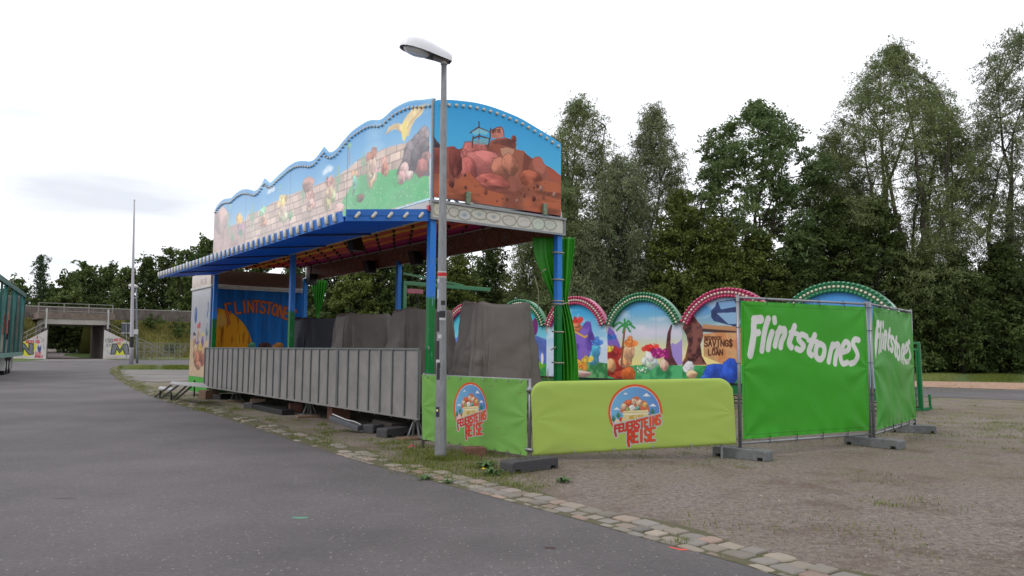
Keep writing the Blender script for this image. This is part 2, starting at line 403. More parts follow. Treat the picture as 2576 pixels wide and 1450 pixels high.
stall = thing('fairground_stall', 'long open fairground stall on blue and green posts with painted roof signs', 'fairground stall', FW(0, 0, 0))
PW = 0.12
for (s, w) in ((0, 0), (6.5, 0), (12.95, 0), (0, DEP - PW), (6.5, DEP - PW), (12.95, DEP - PW)):
    lo_ = .08 if (w > 0 or s == 0) else .57
    m = MB(); fbox(m, s, s + PW, w, w + PW, lo_, 3.86)
    o = m.build('post', M_post, stall, bevel=0.006)
    b = MB(); fbox(b, s - .05, s + PW + .05, w - .05, w + PW + .05, lo_ - .05 if lo_ < .1 else lo_ - .008, lo_); b.build('foot_plate', M_galv, o)
    if w == 0 and s < 10:
        b = MB(); b.tube([FW(s - .02, w - .02, 1.6), FW(s - .05, w - .02, 1.56), FW(s - .02, w - .02, 1.52)], .009, 6)
        b.build('latch', M_galv, o, smooth=True)

# deck, roof slab and the ceiling painted in long stripes
m = MB(); fbox(m, 0.02, 13.2, .16, DEP - .02, 0.44, 0.56); m.build('deck', M_deck, stall, bevel=.004)
m = MB(); fbox(m, 0.05, 13.05, .02, .10, 0.36, 0.44); fbox(m, 0.05, 13.05, 2.8, 2.9, 0.36, 0.438); fbox(m, 0.05, 13.05, 1.4, 1.55, 0.3, 0.438)
m.build('chassis', M_dark, stall)
m = MB(); m.prism([FW(0, .03, 4.0), FW(0, 2.97, 4.27), FW(0, 2.97, 4.33), FW(0, .03, 4.12)], E1 * 13.1); m.build('roof_slab', M_white, stall)
X, Y = np.meshgrid(np.linspace(0.06, 13.05, 500), np.linspace(.12, 2.86, 90))
P = Paint(X, Y, (120, 60, 30))
cols = [(170, 50, 25), (225, 150, 20), (235, 165, 20), (190, 60, 25), (235, 160, 20), (200, 50, 35), (180, 25, 50), (215, 90, 30), (170, 15, 90), (160, 10, 100), (140, 10, 80)]
k = np.clip(((Y - .12) / 2.74 * len(cols)).astype(int), 0, len(cols) - 1)
zig = ((Y - .12) / 2.74 * len(cols) + .35 * np.abs(np.mod(X * 1.2, 2) - 1)); k = np.clip(zig.astype(int), 0, len(cols) - 1)
P.C = np.array(cols, float)[k] * (0.85 + .3 * fbm(X * 2, Y * 6, 4))[..., None]
P.k = 1.7; e = np.abs(zig - k); P.mix((0.12 - e) / .05, (60, 25, 20), .8)
ceil = sheet('ceiling', P, lambda x, y: np.stack([A[0] + x * D1[0] + y * D2[0], A[1] + x * D1[1] + y * D2[1], 3.98 + .09 * y - .0], -1), M_artin, stall)
hb = MB(); hb.tube([(0, 0, 0), (0, 0, -.05), (0, 0, -.075)], [.035, .035, .012], 8)
proto = None
for i in range(16):
    for j in range(6):
        p = FW(.5 + i * .8, .4 + j * .43, 3.975 + .09 * (.4 + j * .43))
        if proto is None:
            proto = hb.build('ceiling_bulb', mat('dark_bulb', C3(70, 55, 50), 0.2, coat=.5), None); q = proto
        else: q = proto.copy(); COL.objects.link(q)
        q.parent = ceil; q.location = p - wloc(stall)

# fascias: a white framed strip with painted cobbles at the end, plain at the front, dark cobbles inside the rear
def cobbles(P, bw, bh, seed, base, dark, k=1.0):
    t = fbm(P.X * 1.3, P.Y * 2, seed)
    P.C = np.array(base, float) * (0.92 + .16 * t)[..., None]
    rr = random.Random(seed); x0, x1, y0, y1 = P.X.min(), P.X.max(), P.Y.min(), P.Y.max()
    x = x0 + bw * .4
    while x < x1:
        cy = (y0 + y1) / 2 + rr.uniform(-.1, .1) * (y1 - y0); rx = bw * rr.uniform(.3, .55); ry = (y1 - y0) * rr.uniform(.33, .5)
        pts = [(x + rx * math.cos(a) * rr.uniform(.85, 1.1), cy + ry * math.sin(a) * rr.uniform(.85, 1.1)) for a in np.linspace(0, 6.283, 9)[:-1]]
        P.poly(pts, [c * rr.uniform(.93, 1.05) for c in base], .8)
        P.stroke(pts, .022, dark, .7, .02, True)
        P.stroke([(x - rx * .5, cy), (x, cy + ry * .4), (x + rx * .4, cy + ry * .2)], .03, [c * .85 for c in base], .6, .03)
        if rr.random() < .3: P.ell(x, cy, .045, .03, (130, 150, 160), .7, .6)
        x += rx * 2 * rr.uniform(.85, 1.05)
X, Y = np.meshgrid(np.linspace(.03, DEP - .03, 300), np.linspace(3.83, 4.09, 40)); P = Paint(X, Y, (205, 205, 195))
cobbles(P, .34, .26, 5, (214, 212, 196), (112, 104, 82))
fe = MB(); fbox(fe, -.035, 0.02, -.01, DEP + .02, 3.80, 4.11)
fo = fe.build('end_fascia', M_white, stall, bevel=.004)
sheet('cobble_painting', P, lambda x, y: np.stack([A[0] - .038 * D1[0] + x * D2[0], A[1] - .038 * D1[1] + x * D2[1], y], -1), M_art, fo)
r = MB(); fbox(r, -.075, -.036, -.03, DEP + .05, 4.09, 4.135); fbox(r, -.065, -.036, -.03, DEP + .03, 3.785, 3.83)
fbox(r, -.065, -.036, -.03, .0, 3.83, 4.09); fbox(r, -.065, -.036, DEP, DEP + .03, 3.83, 4.09); r.build('fascia_rail', M_galv, fo, bevel=.003)
m = MB(); fbox(m, .02, 13.1, -.03, .02, 3.80, 4.12); m.build('front_fascia', M_white, stall, bevel=.004)
X, Y = np.meshgrid(np.linspace(0.1, 12.95, 700), np.linspace(3.78, 4.24, 40)); P = Paint(X, Y, (140, 95, 75))
cobbles(P, .5, .4, 9, (150, 105, 85), (80, 50, 30))
m = MB(); fbox(m, .02, 13.1, DEP - .03, DEP + .01, 3.775, 4.27); rf = m.build('rear_fascia', M_white, stall)
sheet('cobble_painting', P, lambda x, y: np.stack([A[0] + x * D1[0] + 2.962 * D2[0], A[1] + x * D1[1] + 2.962 * D2[1], y], -1), M_artin, rf)
lr = MB(); fbox(lr, -.03, .03, -.07, -.03, 3.93, 4.03); lr.build('marker_light', mat('red_lens', C3(200, 30, 40), .2, coat=.5), stall)

# ---- the long sign on the roof
ol = [(1740, 92), (1700, 86), (1650, 88), (1600, 96), (1560, 110), (1520, 130), (1480, 155), (1450, 183), (1420, 210), (1400, 226), (1380, 233), (1330, 233), (1300, 240), (1270, 255), (1240, 274), (1210, 295), (1180, 318), (1155, 345), (1120, 385), (1085, 430), (1065, 450), (1040, 466), (1020, 468), (1000, 458), (978, 430), (966, 450), (955, 465), (940, 487), (925, 505), (910, 520), (895, 530), (870, 535), (845, 531), (820, 530), (795, 533), (770, 540), (745, 555), (720, 572), (700, 590), (650, 635), (625, 660), (605, 680), (590, 689), (575, 685), (548, 658), (540, 680), (530, 698), (518, 715), (505, 730), (495, 742), (480, 748), (462, 745), (445, 739), (430, 736), (410, 736), (390, 739), (370, 748), (350, 762), (330, 780), (310, 800), (290, 804), (270, 805), (255, 810), (240, 820), (220, 840), (205, 860), (190, 890)]
top = sorted(OP(*z2(*p), A, D1) for p in ol)
ts, tz = [p[0] for p in top], [p[1] for p in top]
ts[0] = 0.0; SL = ts[-1]; SB = 4.15
def q2(*pts): return [OP(*z2(*p), A, D1) for p in pts]
u = np.linspace(0, SL, 1000); u = np.sort(np.concatenate([u, ts[1:-1]])); v = np.linspace(0, 1, 120)
X = np.tile(u, (120, 1)); tp = np.interp(u, ts, tz); Y = SB + v[:, None] * (tp - SB)[None, :]
P = Paint(X, Y, (120, 180, 215))
hgt = (Y - SB) / (np.interp(X, ts, tz) - SB)
t = np.clip((hgt - .35) / .6, 0, 1)[..., None]
P.C = np.array((170, 205, 222.)) * (1 - t) + np.array((52, 146, 205.)) * t
P.mix(np.clip((fbm(X * .9, Y * 2.2, 8) - .55) * 4, 0, 1), (225, 235, 240), .3)
wall = q2((1650, 375), (1600, 393), (1450, 430), (1350, 470), (1240, 515), (1150, 590), (1060, 655), (900, 715), (740, 775), (620, 830), (520, 890), (430, 922), (415, 960), (350, 1000), (250, 1010), (180, 1010), (178, 1300), (600, 1300), (1100, 1000), (1745, 800), (1745, 400))
mm = P.poly(wall, (208, 182, 162), tex=.14, ts=2.5); P.bricks(mm, .42, .17, seed=3)
rocks = q2((190, 890), (215, 905), (240, 940), (262, 985), (300, 1005), (340, 990), (385, 975), (415, 965), (415, 1150), (178, 1250))
P.poly(rocks, (196, 158, 146), .85, tex=.3, ts=2.2, seed=12, col2=(150, 110, 105))
P.poly(q2((1740, 640), (1690, 600), (1600, 590), (1500, 590), (1400, 612), (1300, 622), (1240, 640), (1200, 690), (1160, 745), (1100, 850), (1060, 900), (1060, 1000), (1745, 800)), (92, 190, 118), tex=.22, ts=2.5, seed=5, col2=(70, 175, 100))
rr = random.Random(5)
for i in range(140):
    s_ = rr.uniform(0, 3.6); z_ = SB + rr.uniform(0, .75)
    P.ell(s_, z_, .012, .012, rr.choice([(230, 225, 120), (240, 240, 235), (150, 220, 120), (60, 150, 90)]), .8, .5)
P.poly(q2((1740, 305), (1700, 298), (1665, 318), (1640, 345), (1605, 385), (1575, 420), (1560, 445), (1552, 520), (1520, 580), (1505, 620), (1515, 700), (1560, 680), (1620, 620), (1700, 640), (1745, 640)), (118, 104, 106), tex=.35, ts=2.4, seed=21, col2=(84, 76, 82))
for (x, y, r1, c) in ((1700, 350, 45, (140, 126, 128)), (1650, 400, 42, (120, 108, 112)), (1600, 440, 38, (128, 116, 118)), (1690, 430, 50, (108, 96, 100)), (1640, 500, 45, (96, 86, 92)), (1580, 500, 35, (125, 110, 112)), (1715, 510, 38, (150, 110, 105)), (1690, 580, 48, (175, 105, 98)), (1560, 600, 40, (205, 165, 155)), (1600, 620, 34, (225, 190, 178)), (1540, 650, 34, (196, 150, 142))):
    (cx, cz), (ex, ez) = q2((x, y), (x + r1, y)); P.rock(cx, cz, abs(ex - cx), abs(ex - cx) * .8, c, int(x + y), .45)
P.poly(q2((1625, 520), (1600, 560), (1590, 600), (1640, 610), (1655, 560)), (58, 50, 56), .9)
for k_, (x, y, w_, h_, c, c2_) in enumerate(((1330, 690, .5, .85, (222, 185, 160), (170, 110, 85)), (1200, 760, .3, .6, (120, 190, 160), (200, 160, 120)), (1420, 640, .3, .45, (190, 120, 95), (205, 150, 130)), (1020, 860, .6, .8, (225, 190, 150), (176, 130, 115)), (880, 900, .5, .55, (214, 175, 155), (190, 140, 125)), (680, 970, .7, .7, (220, 190, 165), (226, 190, 120)), (540, 1010, .6, .6, (210, 165, 140), (150, 200, 150)), (370, 1060, .7, .6, (190, 150, 165), (226, 170, 90)))):
    (cx, cz), = q2((x, y)); P.hut(cx, cz, w_, h_, c, c2_, k_)
for (x, y, h_) in ((1265, 600, .35), (1080, 740, .5), (830, 830, .45), (460, 1010, .6), (290, 1060, .6)):
    (cx, cz), = q2((x, y)); P.cactus(cx, cz, h_, (130, 170, 130))
for (x, y, sx, sz, c) in ((1240, 800, .22, .1, (120, 85, 70)), (865, 700, .4, .2, (176, 130, 115)), (240, 960, .7, .45, (184, 150, 140)), (1090, 880, .3, .16, (205, 165, 150))):
    (cx, cz), = q2((x, y)); P.rock(cx, cz, sx, sz, c, int(x * 3 + y), .7)
for (x, y0, y1) in ((1165, 560, 420), (665, 800, 720), (305, 960, 860), (275, 1010, 930)):
    (cx, c0), (_, c1) = q2((x, y0), (x, y1)); P.palm(cx, c0, c1 - c0, x, leaf=(120, 190, 130))
P.poly(q2((1425, 335), (1450, 285), (1510, 255), (1545, 265), (1575, 210), (1625, 150), (1722, 118), (1690, 190), (1640, 235), (1612, 290), (1595, 350), (1560, 360), (1530, 310), (1490, 300)), (226, 200, 140), tex=.2, ts=6)
for q_ in (((1560, 350), (1600, 260), (1722, 118)), ((1545, 330), (1500, 280), (1425, 335))): P.stroke(q2(*q_), .03, (196, 150, 90), .8)
(cx, cz), = q2((1562, 310)); P.ell(cx, cz, .1, .2, (236, 214, 110), 1, .15)
for (x, y) in ((1010, 600), (600, 745)):                      # soft painted clouds
    (cx, cz), = q2((x, y))
    for dx, dz, r1 in ((-.16, 0, .1), (0, .03, .14), (.17, -.01, .11)): P.ell(cx + dx, cz + dz, r1 * 1.3, r1 * .6, (236, 240, 242), .7, .7)
P.k = 1.45
for (x, y) in ((1500, 690), (1210, 830), (380, 1060), (320, 1090), (740, 935)):
    (cx, cz), = q2((x, y))
    for a in range(9): P.stroke([(cx, cz - .1), (cx + (a - 4) * .05, cz + .16 - abs(a - 4) * .02)], .02, (60, 160, 90), .8)
for x in (1150, 742, 425):
    (cx, _), = q2((x, 600)); P.stroke([(cx, 4), (cx, 7)], .02, (50, 60, 70), .9)
P.stroke(list(zip(ts, tz)), .05, (150, 215, 235), .5, .03)
sgn = MB(); loop = [FW(s_, .03, z_ - .003) for s_, z_ in zip(ts, tz)] + [FW(SL, .03, SB), FW(0, .03, SB)]
sgn.prism(loop, E2 * .04)
sg = sgn.build('long_sign', mat('sign_edge', C3(120, 185, 215), .5), stall)
sheet('sign_painting', P, lambda x, y: np.stack([A[0] + x * D1[0] + .026 * D2[0], A[1] + x * D1[1] + .026 * D2[1], y], -1), M_art, sg)
bb = MB(); bb.tube([(0, 0, 0), (-.8 * .02, -.6 * .02, 0), (-.8 * .035, -.6 * .035, 0), (-.8 * .042, -.6 * .042, 0)], [.028, .031, .025, .01], 10)
bulb0 = bb.build('sign_bulb', M_cap, None, smooth=True)
L = [0]; pp = [(a_, b_ - .14) for a_, b_ in zip(ts, tz)]
for i in range(1, len(pp)): L.append(L[-1] + math.hypot(pp[i][0] - pp[i - 1][0], pp[i][1] - pp[i - 1][1]))
nb = 88; first = True
for i in range(nb):
    d = .12 + i * (L[-1] - .24) / (nb - 1); s_ = np.interp(d, L, [p[0] for p in pp]); z_ = np.interp(d, L, [p[1] for p in pp])
    q = bulb0 if first else bulb0.copy()
    if not first: COL.objects.link(q)
    first = False; q.parent = sg; q.location = FW(s_, .022, z_) - wloc(sg)
m = MB(); fbox(m, -.02, .02, -.0, .03, 4.12, tz[0] - .03); m.build('corner_trim', M_galv, stall)
m = MB()
for s_ in (1.2, 3.8, 6.4, 9, 11.6): m.beam(FW(s_, .08, 5.3), FW(s_, 1.6, 4.24), .04)
m.build('sign_stay', M_galv, sg)

# ---- the sign over the near end
def q3(*pts): return [OP(*z3(*p), A, D2) for p in pts]
ol = [(238, 116), (300, 108), (360, 106), (430, 108), (500, 115), (560, 122), (620, 131), (670, 142), (720, 155), (780, 174), (840, 196), (900, 220), (960, 245), (1010, 270), (1060, 300), (1110, 330), (1160, 360), (1200, 384), (1240, 410), (1285, 440), (1325, 470)]
top = sorted(q3(*ol)); us, uz = [p[0] for p in top], [p[1] for p in top]; us[0] = .03
b0, b1 = q3((238, 905), (1328, 1065)); EL = us[-1]
X = np.tile(np.linspace(us[0], EL, 520), (300, 1)); tp = np.interp(X[0], us, uz); bt = np.interp(X[0], [us[0], EL], [b0[1], b1[1]])
Y = bt + np.linspace(0, 1, 300)[:, None] * (tp - bt)[None, :]
P = Paint(X, Y, (60, 150, 205)); P.grad(4.8, (88, 184, 222), 5.8, (62, 160, 216))
P.poly(q3((238, 360), (262, 385), (292, 440), (325, 480), (338, 520), (238, 530)), (92, 78, 82), tex=.35, ts=5, seed=3, col2=(62, 54, 60))
P.poly(q3((238, 500), (330, 505), (430, 488), (470, 515), (520, 505), (570, 490), (620, 470), (680, 462), (730, 480), (742, 445), (800, 425), (870, 418), (930, 440), (958, 468), (950, 515), (1020, 530), (1045, 565), (1090, 592), (1110, 577), (1140, 575), (1165, 590), (1195, 645), (1240, 668), (1300, 715), (1332, 738), (1332, 1080), (238, 930)), (164, 98, 82), tex=.22, ts=3.5, seed=9, col2=(136, 78, 66))
def facet(pts, c, a=.85, **k): P.poly(q3(*pts), c, a, **k)
facet([(238, 520), (330, 515), (335, 700), (300, 730), (238, 700)], (122, 62, 56), tex=.3, ts=5)
facet([(390, 500), (440, 495), (478, 560), (500, 690), (480, 770), (400, 720)], (140, 72, 64), tex=.25, ts=4)
facet([(480, 540), (520, 520), (545, 600), (560, 700), (520, 720), (490, 640)], (176, 104, 90))
facet([(742, 470), (800, 440), (900, 430), (955, 470), (945, 510), (870, 490), (790, 470)], (112, 66, 60), tex=.3, ts=6)
facet([(760, 480), (820, 465), (830, 520), (790, 560), (750, 540)], (150, 86, 68))
facet([(820, 510), (880, 500), (940, 520), (920, 575), (850, 600)], (196, 150, 124))
facet([(880, 600), (960, 520), (1020, 530), (1045, 600), (1000, 720), (960, 760), (900, 700)], (158, 96, 78))
facet([(1020, 540), (1090, 595), (1060, 650), (1030, 760), (995, 820), (1000, 720)], (120, 68, 58))
facet([(1110, 577), (1165, 590), (1200, 660), (1180, 720), (1110, 690), (1090, 620)], (182, 108, 90))
facet([(1200, 670), (1260, 680), (1330, 740), (1330, 800), (1230, 760)], (170, 88, 68))
for (x, y, rx, rz, c, sd) in ((620, 600, .4, .4, (182, 104, 98), 3), (700, 660, .5, .36, (190, 112, 106), 8), (560, 680, .2, .26, (176, 96, 90), 4), (830, 680, .26, .24, (178, 112, 92), 6), (900, 640, .2, .22, (176, 112, 90), 2), (760, 780, .4, .16, (180, 98, 88), 11), (450, 620, .16, .3, (128, 66, 60), 7), (1080, 760, .3, .2, (160, 86, 64), 12)):
    (cx, cz), = q3((x, y)); P.rock(cx, cz, rx, rz, c, sd, .5)
P.poly(q3((238, 715), (330, 720), (430, 790), (560, 700), (700, 850), (900, 900), (1010, 830), (1100, 790), (1200, 770), (1335, 800), (1335, 1085), (238, 930)), (166, 96, 72), .8, tex=.4, ts=2.2, seed=14, col2=(184, 100, 66))
m_ = P.inside(q3((238, 760), (1335, 880), (1335, 1085), (238, 930))); P.mix(m_ * np.clip((fbm(X * 1.5, Y * 9, 31) - .45) * 4, 0, 1), (90, 52, 40), .6)
P.k = 1.5
P.poly(q3((745, 362), (790, 338), (830, 330), (848, 355), (855, 412), (800, 425), (750, 425)), (190, 122, 106), tex=.2, ts=8)
P.stroke(q3((745, 362), (790, 338), (830, 330), (848, 355), (855, 412)), .02, (120, 66, 56), .8)
(ox, oz), (ox1, oz1), (_, oz2) = q3((754, 382), (826, 372), (754, 356))
for st in letters('OFFICE', lambda x, y: (ox + (ox1 - ox) * x, oz + (oz1 - oz) * x * .9 + (oz2 - oz) * y)): P.stroke(st, .013, (70, 38, 34), 1, .008)
for st in (((645, 290), (650, 380), (640, 470)), ((742, 345), (738, 420), (722, 490)), ((598, 410), (592, 460), (590, 500)), ((575, 380), (640, 335), (730, 372)), ((600, 425), (650, 405), (735, 430))):
    P.stroke(q3(*st), .026, (92, 56, 52), 1, .01)
P.poly(q3((585, 375), (645, 340), (728, 372), (705, 400), (650, 385), (610, 398)), (138, 196, 205), .8)
P.poly(q3((596, 440), (650, 430), (725, 425), (715, 480), (600, 472)), (130, 170, 176), .75)
P.rock(*q3((935, 430))[0], .07, .08, (130, 70, 60), 3)
rr = random.Random(77)
for (x, y, r1) in ((530, 730, 12), (535, 830, 14), (615, 825, 8), (700, 870, 24), (640, 890, 9), (795, 945, 10), (880, 930, 14), (960, 940, 16), (955, 890, 8), (1020, 890, 26), (1055, 850, 10), (1100, 925, 24), (1130, 820, 18), (1160, 840, 22), (1180, 915, 18), (1215, 885, 14), (1270, 890, 22), (1195, 795, 7), (1100, 835, 12), (840, 925, 8), (990, 880, 8), (700, 775, 10), (420, 800, 30), (1240, 780, 6), (1080, 690, 5)):
    (cx, cz), = q3((x, y)); r2 = r1 * .0024 * 1.0
    P.rock(cx, cz, r2 * .9, r2 * 1.1, rr.choice([(110, 56, 46), (130, 72, 60), (96, 50, 44), (150, 110, 100)]), int(x), .4)
sgn = MB(); loop = [FW(-.03, s_, z_ - .003) for s_, z_ in zip(us, uz)] + [FW(-.03, EL, b1[1]), FW(-.03, us[0], b0[1])]
sgn.prism(loop, E1 * .03); es = sgn.build('end_sign', mat('sign_edge_blue', C3(70, 150, 200), .5), stall)
sheet('sign_painting', P, lambda x, y: np.stack([A[0] - .034 * D1[0] + x * D2[0], A[1] - .034 * D1[1] + x * D2[1], y], -1), M_art2, es)
bb = MB(); bb.tube([(0, 0, 0), (.6 * .02, -.8 * .02, 0), (.6 * .035, -.8 * .035, 0), (.6 * .042, -.8 * .042, 0)], [.030, .033, .027, .01], 10)
bulb1 = bb.build('sign_bulb', M_cap, None, smooth=True); first = True
for i in range(19):
    s_ = .17 + i * (EL - .25) / 18; z_ = np.interp(s_, us, uz) - .1
    q = bulb1 if first else bulb1.copy()
    if not first: COL.objects.link(q)
    first = False; q.parent = es; q.location = FW(-.035, s_, z_) - wloc(es)
for w_ in (.68, 2.45):
    m = MB(); fbox(m, -.10, -.036, w_, w_ + .09, 4.13, 4.36); m.build('hinge', mat('hinge_metal', C3(150, 170, 140), .5, .3, noise=.6, nscale=30), es, bevel=.01)
m = MB(); m.beam(FW(0.02, 1.0, 5.2), FW(1.2, 1.0, 4.25), .04); m.beam(FW(0.02, 2.3, 5.0), FW(1.2, 2.3, 4.3), .04); m.build('sign_stay', M_galv, es)

# ---- the awning: a sloping corrugated sheet with boards that carry lamp tubes
AW = 1.57; ZI, ZO = 3.77, 3.60
aw = MB()
n = 900; k = 0
ss = np.linspace(.02, 13.0, n); vs = []
for i, s_ in enumerate(ss):
    dz = .035 * (.5 + .5 * math.sin(s_ / .21 * 6.283))
    vs += [FW(s_, -.03, ZI + .03 + dz), FW(s_, -AW + .02, ZO + .03 + dz)]
aw.add(vs, [(2 * i, 2 * i + 1, 2 * i + 3, 2 * i + 2) for i in range(n - 1)])
awo = aw.build('awning', mat('awning_sheet', C3(6, 112, 255, 1.15), .35, noise=.1, nscale=2, spec=.3), stall)
aw2 = MB(); aw2.prism([FW(0, -.03, ZI + .07), FW(0, -AW + .02, ZO + .07), FW(0, -AW + .02, ZO + .09), FW(0, -.03, ZI + .09)], E1 * 13.0); aw2.build('awning_top', M_blue, awo)
for s_ in (2.2, 4.4, 6.6, 8.8, 11):
    aw2 = MB(); aw2.beam(FW(s_, -.04, ZI + .015), FW(s_, -AW + .04, ZO + .015), .05, .03); aw2.build('awning_rib', mat('navy_steel', C3(28, 60, 120), .4), awo)
eb = MB(); eb.prism([FW(0, -.02, ZI - .01), FW(0, -AW, ZO - .005), FW(0, -AW, ZO + .185), FW(0, -.02, ZI + .20)], E1 * .018); ebo = eb.build('end_board', M_blue, awo)
fb = MB(); fb.prism([FW(.06, -AW, ZO - .005), FW(13.0, -AW, ZO - .005), FW(13.0, -AW, ZO + .18), FW(.17, -AW, ZO + .18)], -E2 * .018); fbo = fb.build('front_board', M_blue, awo)
def capsule(ax, out, L, r):
    b = MB(); k = 5
    pts = [ax * (-L / 2)] + [ax * (-L / 2 + r * .5)] + [ax * (L / 2 - r * .5)] + [ax * (L / 2)]
    b.tube([p + out * r * .6 for p in pts], [r * .55, r, r, r * .55], 10)
    return b
ax = (-E2 * .62 * -1 + EZ * .78).normalized()
t0 = capsule(ax, -E1, .135, .028).build('lamp_tube', M_cap, None, smooth=True)
t1 = capsule((E1 * .3 + EZ * .95).normalized(), -E2, .165, .036).build('lamp_tube', M_cap, None, smooth=True)
for i in range(5):
    q = t0 if i == 0 else t0.copy()
    if i: COL.objects.link(q)
    w_ = -.2 - i * .295; q.parent = ebo; q.location = FW(0, w_, (ZI + (ZI - ZO) / AW * w_) + .09) - wloc(ebo)
for i in range(40):
    q = t1 if i == 0 else t1.copy()
    if i: COL.objects.link(q)
    q.parent = fbo; q.location = FW(.36 + i * .32, -AW - .018, ZO + .088) - wloc(fbo)

# ---- the counter wall: four galvanised framed panels, plywood with ribs
M_ply = mat('weathered_panel', C3(154, 150, 147), .7, noise=.3, nscale=2.2, bump=.12)
M_rib = mat('rib_steel', C3(128, 134, 134), .45, .3, noise=.25, nscale=20)
CT, CB = 1.555, .36
edges_ = [.17, 3.52, 6.82, 10.1, 13.36]
for i in range(4):
    s0, s1 = edges_[i], edges_[i + 1] - .012
    m = MB(); fbox(m, s0, s1, -.075, -.05, CB + .02, CT - .02); pn = m.build('counter_panel', M_ply, stall)
    m = MB(); fbox(m, s0, s1, -.10, -.04, CT - .02, CT + .012); m.build('top_rail', M_rib, pn, bevel=.003)
    m = MB(); fbox(m, s0, s1, -.092, -.045, CB - .02, CB + .02); m.build('bottom_rail', M_ply, pn, bevel=.003)
    n = 7
    for j in range(n + 1):
        s_ = s0 + (s1 - s0 - .035) * j / n
        m = MB(); fbox(m, s_, s_ + .035, -.105, -.075, CB + .02, CT - .02); m.build('rib', M_rib, pn, bevel=.003)
    m = MB()
    for j in range(5):
        s_ = s0 + .3 + j * .65; m = MB(); fbox(m, s_, s_ + .06, -.085, -.055, CB - .045, CB - .018); m.build('drop_pin', M_dark, pn)
    

# ---- support stands under the chassis
def stand(u_, v_, h=.34):
    p = G(u_, v_); m = MB()
    for a in range(4):
        w = a * math.pi / 2 + .5
        m.beam(p + Vector((math.cos(w) * .15, math.sin(w) * .15, .03)), p + Vector((math.cos(w) * .03, math.sin(w) * .03, h)), .03, .02)
    m.beam(p + Vector((0, 0, .02)), p + Vector((0, 0, .035)), .34, .34); m.tube([p + Vector((0, 0, h - .05)), p + Vector((0, 0, h + .06))], .04, 10)
    m.build('support_stand', M_galv, stall)
stand(1046, 1103); stand(778, 1046); stand(594, 1008, .36)
# a trough of cable duct hanging under the counter
p, q = G(838, 1050, .22), G(905, 1078, .1)
# ---- ropes on the rear corner post
rp = MB()
for z_ in (3.45, 2.92, 2.5, 2.44, 1.9, 1.3):
    a_, b_ = -.02, PW + .02; w0 = DEP - PW
    rp.tube([FW(a_, w0 + a_, z_), FW(b_, w0 + a_, z_ + .01), FW(b_, w0 + b_, z_), FW(a_, w0 + b_, z_), FW(a_, w0 + a_, z_)], .014, 6)
rp.build('rope', M_rope, stall, smooth=True)

# ====================================================================== booth beyond the far end
booth = thing('ticket_booth', 'boxy booth with painted cream and grey wall and green skirt at the stall far end', 'booth', FW(13.4, 0, 0))
m = MB(); fbox(m, 13.38, 15.6, .03, DEP, .62, 3.45); bw = m.build('wall', mat('booth_grey', C3(186, 188, 196), .5, noise=.12, nscale=2), booth)
m = MB(); fbox(m, 13.37, 15.62, .02, DEP, .14, .617); m.build('skirt', mat('booth_green', C3(70, 175, 50), .5, noise=.15, nscale=4), booth)
m = MB(); fbox(m, 13.2, 15.62, -.02, DEP + .02, 3.45, 3.53); m.build('cornice', M_white, booth, bevel=.01)
m = MB(); fbox(m, 13.4, 15.6, .02, .06, 3.53, 3.95); hd = m.build('header_board', mat('header_tan', C3(205, 180, 160), .6, noise=.25, nscale=6), booth)
X, Y = np.meshgrid(np.linspace(13.4, 15.6, 160), np.linspace(3.54, 3.94, 40)); P = Paint(X, Y, (206, 184, 166)); P.C *= (.85 + .25 * fbm(X * 4, Y * 4, 6))[..., None]
for st in letters('WEISS', lambda x, y: (14.55 - .75 * x, 3.62 + .13 * y)): P.stroke(st, .035, (140, 60, 50), 1, .02)
sheet('header_lettering', P, lambda x, y: np.stack([A[0] + x * D1[0] + .017 * D2[0], A[1] + x * D1[1] + .017 * D2[1], y], -1), M_art, hd)
X, Y = np.meshgrid(np.linspace(13.39, 15.59, 260), np.linspace(.63, 3.44, 320)); P = Paint(X, Y, (190, 192, 200))
P.grad(1.4, (226, 198, 164), 2.0, (192, 194, 202))
P.C *= (.95 + .1 * fbm(X * 2, Y * 1, 3))[..., None]
P.poly([(13.4, .63), (15.6, .63), (15.6, 1.75), (14.9, 1.85), (14.2, 1.7), (13.4, 1.8)], (228, 196, 158), .9, tex=.08, ts=2)
for i, (x, y, rx, ry, c) in enumerate(((14.3, 1.25, .32, .28, (186, 110, 80)), (14.75, 1.2, .3, .3, (196, 120, 92)), (14.05, 1.15, .25, .22, (176, 96, 74)), (14.5, .98, .34, .16, (200, 130, 100)), (15.0, 1.35, .22, .22, (206, 150, 120)), (13.8, 1.4, .2, .2, (214, 160, 132)), (14.5, 1.55, .26, .2, (206, 170, 110)))): P.rock(x, y, rx, ry, c, i + 3, .6)
P.ell(15.02, 2.62, .17, .27, (30, 90, 165), 1, .08); P.ell(15.06, 2.7, .05, .1, (120, 170, 210), .8, .5); P.stroke([(15.02, 2.36), (14.95, 2.1)], .02, (90, 90, 96), .8)
for i, (x, y, w_, h_, c, c2_) in enumerate(((14.55, 1.75, .42, .75, (235, 190, 165), (190, 60, 55)), (15.1, 1.6, .3, .6, (222, 160, 120), (60, 50, 56)), (14.1, 1.6, .3, .55, (130, 95, 175), (225, 190, 90)))): P.hut(x, y, w_, h_, c, c2_, i)
P.bush(14.8, 1.7, .2, (110, 80, 160), 4, (236, 230, 236)); P.bush(14.3, 1.5, .2, (220, 180, 90), 6); P.cactus(13.65, 1.8, .5, (90, 130, 150)); P.stroke([(13.62, 2.95), (13.6, 2.75), (13.68, 2.55)], .1, (60, 90, 170), 1, .02); P.stroke([(13.75, 2.1), (13.62, 2.0), (13.75, 1.95)], .05, (80, 80, 90), .8, .02)
